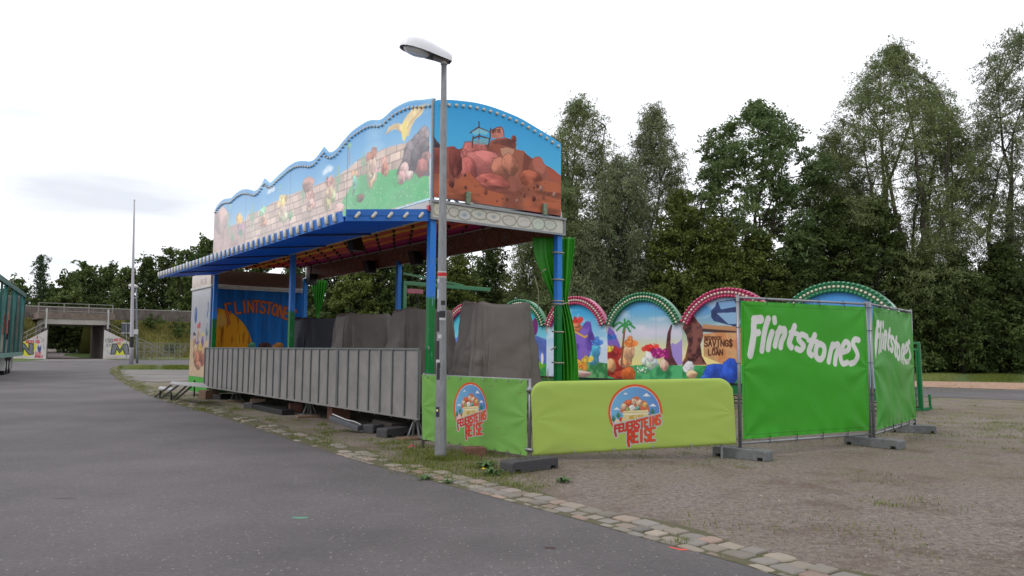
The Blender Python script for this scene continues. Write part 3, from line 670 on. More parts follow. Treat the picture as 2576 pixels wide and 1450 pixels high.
sheet('wall_painting', P, lambda x, y: np.stack([A[0] + x * D1[0] + .026 * D2[0], A[1] + x * D1[1] + .026 * D2[1], y], -1), M_art, bw)
# the side wall that closes the stall's interior
X, Y = np.meshgrid(np.linspace(.05, 2.95, 420), np.linspace(.63, 3.42, 400)); P = Paint(X, Y, (20, 95, 170))
P.C = np.array((22, 104, 180.)) * (.75 + .5 * fbm(X * 9, Y * .9, 3))[..., None]
P.ell(.1, 1.35, 1.28, 1.45, (222, 150, 22), 1, .01)
ins = (((X - .1) / 1.28) ** 2 + ((Y - 1.35) / 1.45) ** 2) < 1
P.mix(ins * np.clip((fbm(X * 16, Y * 2.2, 9) - .58) * 6, 0, 1), (130, 66, 18), .8)
P.mix(ins * np.clip((fbm(X * 10, Y * 1.6, 19) - .55) * 5, 0, 1), (236, 180, 40), .6)
P.ell(.32, 2.42, .26, .2, (222, 180, 120), .55, .6)
(t0x, t0z), (t1x, t1z), (t2x, t2z) = OP(590, 757, FW(13.3, 0, 0), D2), OP(665, 752, FW(13.3, 0, 0), D2), OP(762, 770, FW(13.3, 0, 0), D2)
word = 'FLINTSTONES'; N = len(word)
for i, ch in enumerate(word):
    f = (i + .5) / N; cx = .55 + f * 2.2; cz = 2.78 + .16 * math.sin(math.pi * min(f * 1.1, 1)) - .12 * f; hh = .36 if i else .62
    if i == 0: cz -= .16; cx -= .05
    an = .25 - .6 * f
    for st in FONT[ch]:
        q = []
        for (x, y) in st:
            a_, b_ = (x - .4) * .2, (y - .5) * hh; q.append((cx + a_ * math.cos(an) - b_ * math.sin(an), cz + a_ * math.sin(an) + b_ * math.cos(an)))
        P.stroke(q, .085, (105, 40, 24), 1, .02)
    for st in FONT[ch]:
        q = []
        for (x, y) in st:
            a_, b_ = (x - .4) * .2, (y - .5) * hh; q.append((cx + a_ * math.cos(an) - b_ * math.sin(an), cz + a_ * math.sin(an) + b_ * math.cos(an)))
        P.stroke(q, .06, (206, 110, 62), 1, .02)
P.rock(1.75, 1.6, .25, .16, (80, 50, 45), 3); P.rock(2.2, 1.62, .2, .12, (190, 130, 60), 5); P.rock(1.35, 1.62, .14, .14, (90, 150, 120), 8)
iw = MB(); fbox(iw, 13.3, 13.38, .03, DEP - .02, .6, 3.44); iwo = iw.build('end_wall', mat('end_wall_blue', C3(20, 90, 160), .5), booth)
sheet('wall_painting', P, lambda x, y: np.stack([A[0] + 13.296 * D1[0] + x * D2[0], A[1] + 13.296 * D1[1] + x * D2[1], y], -1), M_artin, iwo)
m = MB(); fbox(m, 13.24, 13.30, .05, DEP - .05, 3.4, 3.5); m.build('shutter_box', M_white, booth)
m = MB(); fbox(m, 13.26, 13.34, .05, DEP - .05, 3.53, 4.0); m.build('brown_board', mat('brown_board', C3(120, 84, 66), .7, noise=.3, nscale=6), booth)

# ====================================================================== covered ride cars under tarpaulins
def tarp(s0, w0, ds, dw, ztop, label, m, seed):
    rr = random.Random(seed); rng = np.random.default_rng(seed)
    c = np.array([s0 + ds / 2, w0 + dw / 2]); nu, nv = 260, 70
    th = np.linspace(0, 2 * math.pi, nu, endpoint=False); V = []
    hs, hw = ds / 2, dw / 2; z0 = .5
    e = 5.0
    bx = np.sign(np.cos(th)) * np.abs(np.cos(th)) ** (2 / e) * hs; by = np.sign(np.sin(th)) * np.abs(np.sin(th)) ** (2 / e) * hw
    ph = rng.uniform(0, 6.28, 8)
    for i in range(nv):
        t = i / (nv - 1)
        if t < .75:      # side, from the floor up
            h = t / .75; z = z0 + (ztop - z0 - .03) * h; fl = 1 - h
            rdg = lambda n_, p_, w_: (1 - np.abs(np.sin(th * n_ / 2 + p_))) ** w_
            fold = (.22 * rdg(5, ph[0] + .7 * h, 3.5) + .15 * rdg(8, ph[1] - 1.0 * h, 3.5) + .06 * rdg(15, ph[2] + 1.2 * h, 2) - .10) * (fl ** .75 + .012)
            k = 1 + .30 * fl ** 1.3 + .12 * np.maximum(0, np.sin(th + ph[5])) * fl + fold
            zz = z + (.02 * np.sin(th * 2 + ph[3]) + .008 * np.sin(th * 5 + ph[4]) - .02 * np.cos(4 * th)) * h
            V.append(np.stack([bx * k, by * k, np.full(nu, 0) + zz], -1))
        else:            # top, shrinking to the centre with a slight sag
            h = (t - .75) / .25; r = 1 - h
            zz = ztop + (.02 * np.sin(th * 2 + ph[3]) + .008 * np.sin(th * 5 + ph[4]) - .02 * np.cos(4 * th)) * r - .06 * h
            k = r * (1 - .03 * (1 - r))
            zz = zz - .03 * (h < .05)
            V.append(np.stack([bx * k, by * k, zz + 0 * th], -1))
    V = np.array(V).reshape(-1, 3)
    n1 = fbm(V[:, 0] * 4 + V[:, 1] * 4 + 20, V[:, 2] * 2.2 + 20, seed) - .5; n1 = (np.abs(n1) * 2 - .25) * (.25 + 1.2 * np.clip((ztop - V[:, 2]) / (ztop - z0), 0, 1))
    n2 = np.sin((V[:, 2] + .7 * (V[:, 0] - V[:, 1])) * 9 + 3 * fbm(V[:, 0] * 2 + 9, V[:, 2] * 2 + 9, seed + 5)) * .018 * np.clip((ztop - V[:, 2]) * 1.5, 0, 1)
    V[:, 0] *= 1 + .10 * n1 + n2; V[:, 1] *= 1 + .09 * n1 + n2
    x = A[0] + (c[0] + V[:, 0]) * D1[0] + (c[1] + V[:, 1]) * D2[0]; y = A[1] + (c[0] + V[:, 0]) * D1[1] + (c[1] + V[:, 1]) * D2[1]
    root = thing('covered_ride_car', label, 'covered ride car', FW(c[0], c[1], .56), 'ride cars under tarpaulins in the stall')
    o3 = wloc(root); W_ = np.stack([x - o3.x, y - o3.y, V[:, 2] - o3.z], -1)
    idx = np.arange(nu * nv).reshape(nv, nu); nx = np.roll(idx, -1, 1)
    Q = np.stack([idx[:-1], nx[:-1], nx[1:], idx[1:]], -1).reshape(-1, 4)
    me = npmesh('tarpaulin', W_, Q); link('tarpaulin', me, m, root, smooth=True)
M_tarp = mat('grey_tarpaulin', C3(124, 114, 107), .55, noise=.15, nscale=2, bump=.3, bscale=3.5)
M_tarp2 = mat('navy_tarpaulin', C3(40, 42, 58), .6, noise=.2, nscale=2, bump=.12, bscale=5)
tarp(.22, 1.2, .75, 1.28, 2.44, 'tall grey tarpaulin cover nearest the lamp post, right of the corner post', M_tarp, 3)
tarp(3.0, 1.2, .75, 1.28, 2.42, 'grey tarpaulin cover directly left of the stall corner post', M_tarp, 4)
tarp(5.9, 1.2, .75, 1.28, 2.42, 'grey tarpaulin cover beside the dark navy one', M_tarp, 5)
tarp(8.8, 1.2, .75, 1.28, 2.40, 'dark navy tarpaulin cover farthest back beside the blue wall', M_tarp2, 6)

# ====================================================================== curtains, hanging from the rear fascia, tied to the posts
M_curt = mat('green_vinyl', C3(52, 150, 30, .8), .42, noise=.12, nscale=2, bump=.03, spec=.3)
def curtain(sc, wc, rows, label, seed, front=-.08):
    """rows: (z, left, right) widths along -E1 .. +E2 seen from outside; pleats across"""
    rng = np.random.default_rng(seed); nu, nv = 90, 70
    zs = np.linspace(rows[0][0], rows[-1][0], nv); zr = [r[0] for r in rows][::-1]
    a_ = np.interp(zs, zr, [r[1] for r in rows][::-1]); b_ = np.interp(zs, zr, [r[2] for r in rows][::-1])
    # smooth the gather
    for _ in range(3): a_ = np.convolve(np.pad(a_, 2, 'edge'), np.ones(5) / 5, 'valid'); b_ = np.convolve(np.pad(b_, 2, 'edge'), np.ones(5) / 5, 'valid')
    t = np.linspace(0, 1, nu); V = np.zeros((nv, nu, 3))
    for i in range(nv):
        wd = b_[i] - a_[i]; x = a_[i] + wd * t
        amp = .022 + .03 * max(0, .6 - wd); d = amp * np.sin(t * 2 * math.pi * 5.5 + .5 * np.sin(zs[i] * 3) + 1.5 * t) + .02 * np.sin(t * 31 + zs[i])
        base = A + sc * D1 + wc * D2
        V[i, :, 0] = base[0] + x * .98 + .0 * d; V[i, :, 1] = base[1] + front * 0 + d + .1; V[i, :, 2] = zs[i]
    root = thing('curtain', label, 'curtain', tuple(A + sc * D1 + wc * D2) + (3.8,), 'green vinyl curtains tied to the rear posts')
    o3 = wloc(root); Vf = V.reshape(-1, 3) - np.array([o3.x, o3.y, o3.z]); idx = np.arange(nv * nu).reshape(nv, nu)
    Q = np.stack([idx[:-1, :-1], idx[:-1, 1:], idx[1:, 1:], idx[1:, :-1]], -1).reshape(-1, 4)
    o = link('cloth', npmesh('cloth', Vf, Q), M_curt, root, smooth=True)
    sm = o.modifiers.new('thickness', 'SOLIDIFY'); sm.thickness = .006
    return root
cr_ = curtain(0, DEP + .08, [(3.78, -.66, .2), (3.45, -.64, .18), (3.0, -.46, .12), (2.6, -.28, .06), (2.45, -.2, .04), (2.3, -.2, .12), (1.8, -.18, .22), (1.2, -.16, .26), (.75, -.16, .28)], 'green curtain tied round the near rear post by the scalloped murals', 3)
m = MB()
for (z_, a0, a1) in ((2.44, -.24, .1), (3.1, -.45, -.35), (1.6, -.25, -.1)):
    b = A + (DEP + .04) * D2; m = MB(); m.tube([(b[0] + a0, b[1] - .02, z_ - .05), (b[0] + (a0 + a1) / 2, b[1] - .06, z_), (b[0] + a1, b[1] - .04, z_ + .03)], .012, 6); m.build('tie_rope', M_rope, cr_, smooth=True)
m = MB(); m.tube([(b[0] - .58, b[1] - .05, 3.0), (b[0] - .5, b[1] - .05, 2.7), (b[0] - .5, b[1] - .02, 2.3)], .008, 5)
m.build('tie_rope', M_rope, cr_, smooth=True)
curtain(12.6, DEP + .0, [(3.78, -.05, .5), (3.5, .0, .46), (3.0, .08, .36), (2.7, .15, .25), (2.6, .17, .22), (2.4, .1, .34)], 'bunched green curtain at the far rear post beside the blue wall', 8)

# ====================================================================== loudspeakers hanging from the roof
def speaker(u_, v_, s, w, label):
    # hang it where the sight line meets the plane at depth w of the stall
    b = A + w * D2; (ss_, zz) = OP(u_, v_, b, D1)
    r = thing('loudspeaker', label, 'loudspeaker', FW(ss_, w, zz), 'loudspeakers under the stall roof')
    m = MB(); c = FW(ss_, w, zz); t = Vector((.25, -.35, -.9)).normalized()
    a = E1; b2 = t.cross(a).normalized()
    m.box(c - a * .14 - b2 * .12 - t * .2, a * .28, b2 * .24, t * .4); m.build('cabinet', M_black, r, bevel=.012)
    m = MB(); m.beam(c - a * .0 - t * .1, Vector((c.x, c.y, 3.95)), .03); m.build('bracket', M_dark, r)
speaker(1046, 650, 0, 2.75, 'black loudspeaker under the roof just left of the stall corner post')
speaker(930, 672, 0, 2.75, 'black loudspeaker hanging at the middle of the rear fascia')
speaker(893, 612, 0, .35, 'black loudspeaker close under the awning edge')
m = MB(); c = FW(12.2, 2.7, 3.6); m.box(c - E1 * .15, E1 * .3, E2 * .25, EZ * .35)
r = thing('loudspeaker', 'black loudspeaker at the far end beside the bunched curtain', 'loudspeaker', c, 'loudspeakers under the stall roof'); m.build('cabinet', M_black, r, bevel=.012)
m = MB(); m.beam(c + EZ * .34 + E2 * .1, c + EZ * .66 + E2 * .1, .03); m.build('bracket', M_dark, r)

# ====================================================================== green hoist arm on the middle rear post
b = A + (DEP + .05) * D2 + 6.5 * D1
ar = thing('hoist_arm', 'green steel arm reaching out from the middle rear post behind the lamp post', 'hoist arm', (b[0], b[1], 2.6))
sp = OP(1014, 712, b, D2); ep = OP(1232, 729, b, D2); tp1 = OP(1014, 688, b, D2); tp2 = OP(1165, 718, b, D2)
def bb_(sz): return Vector((b[0] + sz[0] * D2[0], b[1] + sz[0] * D2[1], sz[1]))
m = MB(); m.beam(bb_(sp), bb_(ep), .08, .10); m.build('lower_beam', M_greenp, ar, bevel=.008)
m = MB(); m.beam(bb_(tp1), bb_(tp2), .05, .05); m.build('upper_beam', M_greenp, ar)
m = MB(); m.beam(bb_((sp[0] + .04, 3.35)), bb_((sp[0] + .04, 2.6)), .07, .12); m.build('bracket', M_greenp, ar)
p = bb_(OP(1045, 733, b, D2)); m = MB(); m.box(p - E2 * .25 + EZ * -.07, E2 * .5, E1 * .12, EZ * .13); m.build('pink_block', mat('faded_pink', C3(205, 120, 135), .6, noise=.3, nscale=8), ar, bevel=.02)
m = MB(); m.tube([p - EZ * .07, p - EZ * .3 + E2 * .1, p - EZ * .5 + E2 * .05], [.03, .025, .02], 6); m.build('cable', M_dark, ar)
# ====================================================================== banners and fences in front
M_vin = paintmat('printed_vinyl', 0.5, 0.02, spec=.22)
M_frame = mat('fence_tube', C3(170, 172, 176), 0.38, 0.6, noise=0.3, nscale=40, bump=.05)
M_eye = mat('eyelet', C3(190, 190, 190), .3, .8)
M_tie = mat('cable_tie', C3(20, 22, 24), .5)
M_conc = mat('concrete_foot', C3(128, 130, 130), .85, noise=.35, nscale=14, bump=.25, bscale=60)
M_rub = mat('recycled_foot', C3(78, 76, 78), .85, noise=.35, nscale=20, bump=.3, bscale=70)

def wrinkle(u, v, seed, amp):
    """soft folds pulled from the corners and eyelets of a hung sheet"""
    r = 0
    rng = random.Random(seed)
    for cx, cy in ((0, 0), (1, 0), (0, 1), (1, 1), (0, .5), (1, .5)):
        a = np.arctan2(v - cy, (u - cx) * 1.3); d = np.hypot(u - cx, v - cy)
        r = r + .6 * np.sin(a * 7 + rng.uniform(0, 6) + d * 3) * np.exp(-d * 4.0) * np.clip(d * 6, 0, 1)
    r = r + 1.1 * (fbm(u * 3 + v * 2, v * 2 - u, seed, 3) - .5) * 2
    e = np.exp(-v * 26) * np.sin(u * 60) * .35 + np.exp(-(1 - v) * 26) * np.sin(u * 50 + 1) * .3
    return amp * (r + e)
def hung(name, corners, base, dr, nx, ny, paint, mat_, parent, off, seed, amp, top=None, roll=0.0):
    """corners (s, z): bottom-left, bottom-right, top-left, top-right in the vertical plane base + s*dr"""
    U, V = np.meshgrid(np.linspace(0, 1, nx), np.linspace(0, 1, ny))
    bl, br, tl, tr = corners
    Xb = bl[0] + (br[0] - bl[0]) * U; Xt = tl[0] + (tr[0] - tl[0]) * U; Yb = bl[1] + (br[1] - bl[1]) * U; Yt = tl[1] + (tr[1] - tl[1]) * U
    if top is not None: Yt = Yt - top(U)
    X = Xb + (Xt - Xb) * V; Y = Yb + (Yt - Yb) * V
    P = Paint(X, Y, (0, 0, 0)); paint(P)
    nrm = (dr[1], -dr[0]); D = wrinkle(U, V, seed, amp)
    if roll: D = D - roll * (np.exp(-(1 - V) * 40) + .7 * np.exp(-V * 60))
    def fn(x, y):
        k = off + D
        return np.stack([base[0] + x * dr[0] + k * nrm[0], base[1] + x * dr[1] + k * nrm[1], y], -1)
    return sheet(name, P, fn, mat_, parent)

def LG(lx, ly): return (1383.6 + .14648 * lx, 943.4 + .14648 * ly)
def logo(P, fn, un):
    """round emblem: orange ring, sky, plain scenery, a cream pot lettered WEISS and the two title lines"""
    def m(*pts): return [fn(*p) for p in pts]
    k = un
    circ = lambda cx, cy, r: [fn(cx + r * math.cos(a), cy + r * math.sin(a) * 1.04) for a in np.linspace(0, 6.283, 60)[:-1]]
    cut = P.inside(m((900, 60), (2000, 60), (2000, 760), (1900, 760), (1080, 930), (900, 930)))
    def cpoly(pts, c, a=1.0):
        mm_ = P.inside(pts) & cut; P.mix(mm_.astype(float), c, a)
    cpoly(circ(1455, 640, 465), (222, 96, 48)); cpoly(circ(1455, 640, 424), (235, 240, 242)); cpoly(circ(1455, 640, 418), (120, 182, 220))
    cpoly(m((1455, 230), (1880, 350), (1890, 700), (1700, 700), (1600, 400)), (104, 150, 210), .0)
    a_ = P.inside(circ(1455, 640, 418)) & cut; c0 = fn(1100, 700); c1 = fn(1850, 350)
    t = np.clip((P.X - c0[0]) / (c1[0] - c0[0]), 0, 1); P.mix(a_ * t, (92, 134, 204), .75)
    for cx, cy, w_, h_ in ((1650, 345, 70, 40), (1760, 520, 65, 34), (1140, 580, 60, 28), (1290, 320, 40, 22)):
        cpoly(m((cx - w_, cy + h_ * .5), (cx - w_ * .4, cy - h_ * .4), (cx, cy - h_), (cx + w_ * .5, cy), (cx + w_, cy + h_ * .5)), (238, 240, 244))
    # plain hills and boulders stand where the drawn riders would
    cpoly(m((1190, 640), (1220, 520), (1290, 430), (1360, 470), (1420, 380), (1500, 360), (1560, 430), (1640, 450), (1690, 540), (1700, 640)), (206, 120, 84))
    for cx, cy, r1, c in ((1260, 540, 60, (226, 182, 150)), (1350, 480, 62, (214, 100, 62)), (1440, 450, 55, (230, 190, 160)), (1530, 480, 62, (228, 184, 152)), (1620, 520, 55, (214, 160, 90)), (1400, 570, 60, (232, 228, 220)), (1500, 580, 50, (110, 160, 150)), (1330, 600, 45, (150, 160, 90)), (1590, 590, 48, (206, 96, 64))):
        (x_, z_) = fn(cx, cy); P.rock(x_, z_, r1 * k, r1 * k, c, cx, .6)
    for gx, gy in ((1165, 740), (1750, 680), (1080, 800)):
        for a in range(-3, 4): P.stroke(m((gx, gy), (gx + a * 16, gy - 110 + abs(a) * 18)), 10 * k, (58, 120, 84), 1, 4 * k)
    cpoly(m((1170, 800), (1190, 720), (1230, 730), (1235, 800)), (206, 74, 48)); cpoly(m((1690, 700), (1700, 670), (1740, 675), (1745, 720)), (206, 74, 48))
    cpoly(m((1080, 850), (1130, 740), (1200, 800), (1230, 840)), (232, 208, 178)); cpoly(m((1740, 740), (1735, 660), (1780, 690), (1860, 720)), (230, 206, 176))
    P.poly(m((1215, 850), (1225, 760), (1255, 690), (1270, 660), (1660, 640), (1690, 700), (1710, 780)), (224, 206, 150))
    P.poly(m((1235, 650), (1260, 620), (1670, 595), (1685, 640), (1640, 665), (1260, 690)), (232, 216, 160)); P.stroke(m((1240, 668), (1430, 672), (1680, 650)), 12 * k, (244, 240, 228), 1, 4 * k)
    P.stroke(m((1240, 655), (1400, 640), (1560, 655), (1680, 630)), 5 * k, (130, 110, 70), .8, 3 * k)
    for st in letters('WEISS', lambda x, y: fn(1352 + 245 * x, 752 - 14 * x - 50 * y)): P.stroke(st, 15 * k, (196, 158, 60), 1, 5 * k)
    L1 = letters('FEUERSTEINS', lambda x, y: fn(1100 + 800 * x, 985 - 150 * x - (115 + 40 * x) * y), .95)
    L1.append([fn(1112, 985), fn(1125, 1045)]); L1 += []
    L2 = letters('REISE', lambda x, y: fn(1325 + 480 * x, 1160 - 45 * x - (180 + 35 * x) * y), .95); L2.append([fn(1340, 1160), fn(1345, 1215)])
    for st in L1 + L2: P.stroke(st, 78 * k, (196, 190, 182), 1, 10 * k)
    for st in L1: P.stroke(st, 34 * k, (120, 28, 24), .9, 6 * k)
    for st in L2: P.stroke(st, 44 * k, (120, 28, 24), .9, 6 * k)
    x0 = fn(1100, 0 + 900)[0]; x1 = fn(1900, 900)[0]; t = np.clip((P.X - x0) / (x1 - x0), 0, 1)
    for st, w_ in [(s_, 26) for s_ in L1] + [(s_, 34) for s_ in L2]:
        d = np.clip((w_ * k / 2 - P.seg(st)) / (5 * k) + .5, 0, 1)[..., None]
        c = np.array((208, 48, 36.)) * (1 - t[..., None]) + np.array((232, 98, 46.)) * t[..., None]
        P.C = P.C * (1 - d) + c * d

# -- green banner on a low railing, running back to the stall corner
L0, R0 = G(1064, 1128), G(1332, 1157)
bd = np.array([R0.x - L0.x, R0.y - L0.y]); BL_ = float(np.hypot(*bd)); bd = bd / BL_; B0 = (L0.x, L0.y)
ban = thing('banner_railing', 'low railing with a mid-green banner behind the lamp post, its emblem squeezed by the angle', 'banner', L0)
cs = [OP(1066, 1105, B0, bd), OP(1329, 1146, B0, bd), OP(1064, 943, B0, bd), OP(1329, 955, B0, bd)]
def pb1(P):
    P.C[:] = (122, 178, 84); P.mix(np.clip((.4 - P.Y) * 3, 0, 1) * np.clip((fbm(P.X * 2.5, P.Y * 6, 3) - .4) * 4, 0, 1), (120, 122, 80), .35); P.C *= (.96 + .08 * fbm(P.X * 1.5, P.Y * 1.5, 4))[..., None]
    def fn(lx, ly):
        zx = 685 + (lx - 1455) * .415; zy = 530 + (ly - 175) * .6244
        return OP((1650 + zx * .3448) * .62891, (1350 + zy * .3448) * .62891, B0, bd)
    a_, b_ = fn(1000, 600), fn(1900, 600)
    logo(P, fn, abs(b_[0] - a_[0]) / 900)
    for (x, y, w_) in ((.9, .82, .09), (.72, .3, .05), (.78, .22, .04), (.3, .25, .08), (.65, .9, .06)):
        sx, sz = x * BL_, .1 + y * 1.0; P.stroke([(sx, sz), (sx + w_, sz + .02)], .012, (130, 120, 70), .5, .02)
bo = hung('banner', cs, B0, bd, 420, 260, pb1, M_vin, ban, .03, 3, .012)
m = MB()
m.tube([R0 + EZ * .1, R0 + EZ * 1.14], .021, 10); m.build('post', M_frame, ban, smooth=True)
m = MB(); m.tube([L0 + EZ * 0, L0 + EZ * 1.17], .024, 10); m.build('post', M_frame, ban, smooth=True)
m = MB(); m.tube([L0 + EZ * 1.15, R0 + EZ * 1.12], .016, 8); m.build('top_rail', M_frame, ban, smooth=True)
m = MB(); m.tube([L0 + EZ * .22, R0 + EZ * .12], .016, 8); m.build('bottom_rail', M_frame, ban, smooth=True)
m = MB()
for i in range(9):
    for v_ in (0.02, .975):
        t = (i + .4) / 9; z_ = (cs[0][1] * (1 - t) + cs[1][1] * t) * (1 - v_) + (cs[2][1] * (1 - t) + cs[3][1] * t) * v_
        c = Vector((B0[0] + bd[0] * t * BL_, B0[1] + bd[1] * t * BL_, z_)) + Vector((bd[1], -bd[0], 0)) * .04
        m.tube([c, c + Vector((bd[1], -bd[0], 0)) * .008], .013, 8)
m.build('eyelets', M_eye, bo)
bo.children[-1].name = 'eyelet_row'
cl = MB(); cl.tube([R0 + Vector((-.05, -.02, .98)), R0 + Vector((.09, -.02, .985))], .03, 8); cl.tube([R0 + Vector((0, -.02, .95)), R0 + Vector((0, -.02, 1.03))], .032, 8)
cl.tube([R0 + Vector((-.06, 0, .15)), R0 + Vector((.1, -.03, .13))], .025, 8); cl.build('clamp', M_frame, ban, smooth=True)

# -- lime banner with rounded top corners
lp, rp_ = OY(1337, 1100, R0.y - .03), OY(1848, 1100, 11.08)
gd = np.array([rp_.x - lp.x, rp_.y - lp.y]); GL = float(np.hypot(*gd)); gd = gd / GL; G0 = (lp.x, lp.y)
lim = thing('banner_barrier', 'lime-yellow padded barrier banner with rounded top corners and a round emblem', 'banner', (lp.x, lp.y, 0))
cs2 = [OP(1342, 1147, G0, gd), OP(1850, 1117, G0, gd), OP(1335, 960, G0, gd), OP(1842, 951, G0, gd)]
R_ = .19
def topc(U):
    s_ = U * GL; a = np.clip(R_ - s_, 0, R_); b = np.clip(s_ - (GL - R_ * 1.15), 0, R_ * 1.15)
    return (R_ - np.sqrt(np.maximum(R_ ** 2 - a ** 2, 0))) + (R_ * 1.15 - np.sqrt(np.maximum((R_ * 1.15) ** 2 - b ** 2, 0)))
def pb2(P):
    P.C[:] = (172, 198, 92); P.C *= (.97 + .06 * fbm(P.X * 1.2, P.Y * 1.2, 9))[..., None]
    P.mix(np.clip((.32 - P.Y) * 3, 0, 1) * np.clip((fbm(P.X * 2.5, P.Y * 6, 3) - .4) * 4, 0, 1), (130, 122, 88), .35)
    fn = lambda lx, ly: OP(*LG(lx, ly), G0, gd)
    a_, b_ = fn(1000, 600), fn(1900, 600); logo(P, fn, abs(b_[0] - a_[0]) / 900)
lb = hung('banner', cs2, G0, gd, 760, 300, pb2, M_vin, lim, .035, 8, .005, topc, .035)
m = MB()
for U0 in [0]:
    t = np.linspace(.004, .996, 50); tt = topc(t)
    loop = [Vector((G0[0] + gd[0] * s_ * GL, G0[1] + gd[1] * s_ * GL, (cs2[2][1] * (1 - s_) + cs2[3][1] * s_) - d_ - .012)) for s_, d_ in zip(t, tt)]
    loop += [Vector((G0[0] + gd[0] * s_ * GL, G0[1] + gd[1] * s_ * GL, (cs2[0][1] * (1 - s_) + cs2[1][1] * s_) + .012)) for s_ in (.996, .75, .5, .25, .004)]
m.prism(loop, Vector((-gd[1], gd[0], 0)) * .03); m.build('back_cover', mat('lime_vinyl', C3(172, 198, 92), .5), lim)
m = MB()
for t in (.21, .4, .59, .78):
    z_ = cs2[0][1] * (1 - t) + cs2[1][1] * t + .03; c = Vector((G0[0] + gd[0] * t * GL, G0[1] + gd[1] * t * GL, z_)) + Vector((gd[1], -gd[0], 0)) * .03
    m.tube([c, c + Vector((gd[1], -gd[0], 0)) * .012], .018, 8)
m.build('eyelet_row', M_eye, lb)
m = MB()
for t in (.06, .94):
    c = Vector((G0[0] + gd[0] * t * GL, G0[1] + gd[1] * t * GL, 0)) + Vector((-gd[1], gd[0], 0)) * .05
    m.tube([c, c + EZ * .9], .018, 8)
m.build('barrier_frame', M_frame, lim)

# -- two tall mesh-fence panels with dark green banners
Q1, Q2, Q3 = OY(1858, 900, 11.24), OY(2183, 900, 12.62), OY(2295, 900, 14.9)
FLS = [('F', 30)]
WM = {'strokes': [
    ([(238, 392), (205, 392), (192, 425), (190, 480), (178, 560), (165, 632)], 40), ([(196, 392), (240, 388)], 44), ([(190, 487), (225, 478)], 34),
    ([(288, 385), (272, 450), (256, 540), (248, 600)], 34), ([(318, 478), (300, 540), (292, 590)], 34), ([(328, 382), (332, 408)], 30),
    ([(368, 450), (350, 520), (340, 568)], 32), ([(355, 480), (395, 455), (402, 490), (384, 540), (378, 578)], 32),
    ([(468, 436), (446, 500), (434, 550), (448, 578)], 34), ([(440, 478), (486, 488)], 26),
    ([(548, 506), (515, 492), (494, 520), (512, 548), (530, 570), (510, 598), (482, 588)], 30),
    ([(604, 498), (580, 560), (566, 610), (582, 632)], 34), ([(560, 530), (622, 542)], 26),
    ([(640, 555), (668, 575), (668, 620), (646, 660), (618, 650), (610, 610), (620, 568), (640, 555)], 32),
    ([(728, 560), (712, 620), (698, 676)], 32), ([(722, 580), (760, 558), (766, 590), (748, 650), (742, 690)], 32),
    ([(796, 612), (830, 596), (834, 556), (812, 542), (792, 580), (782, 640), (796, 690), (828, 682)], 30),
    ([(902, 530), (878, 526), (862, 556), (880, 596), (892, 630), (878, 676), (850, 690)], 32)]}
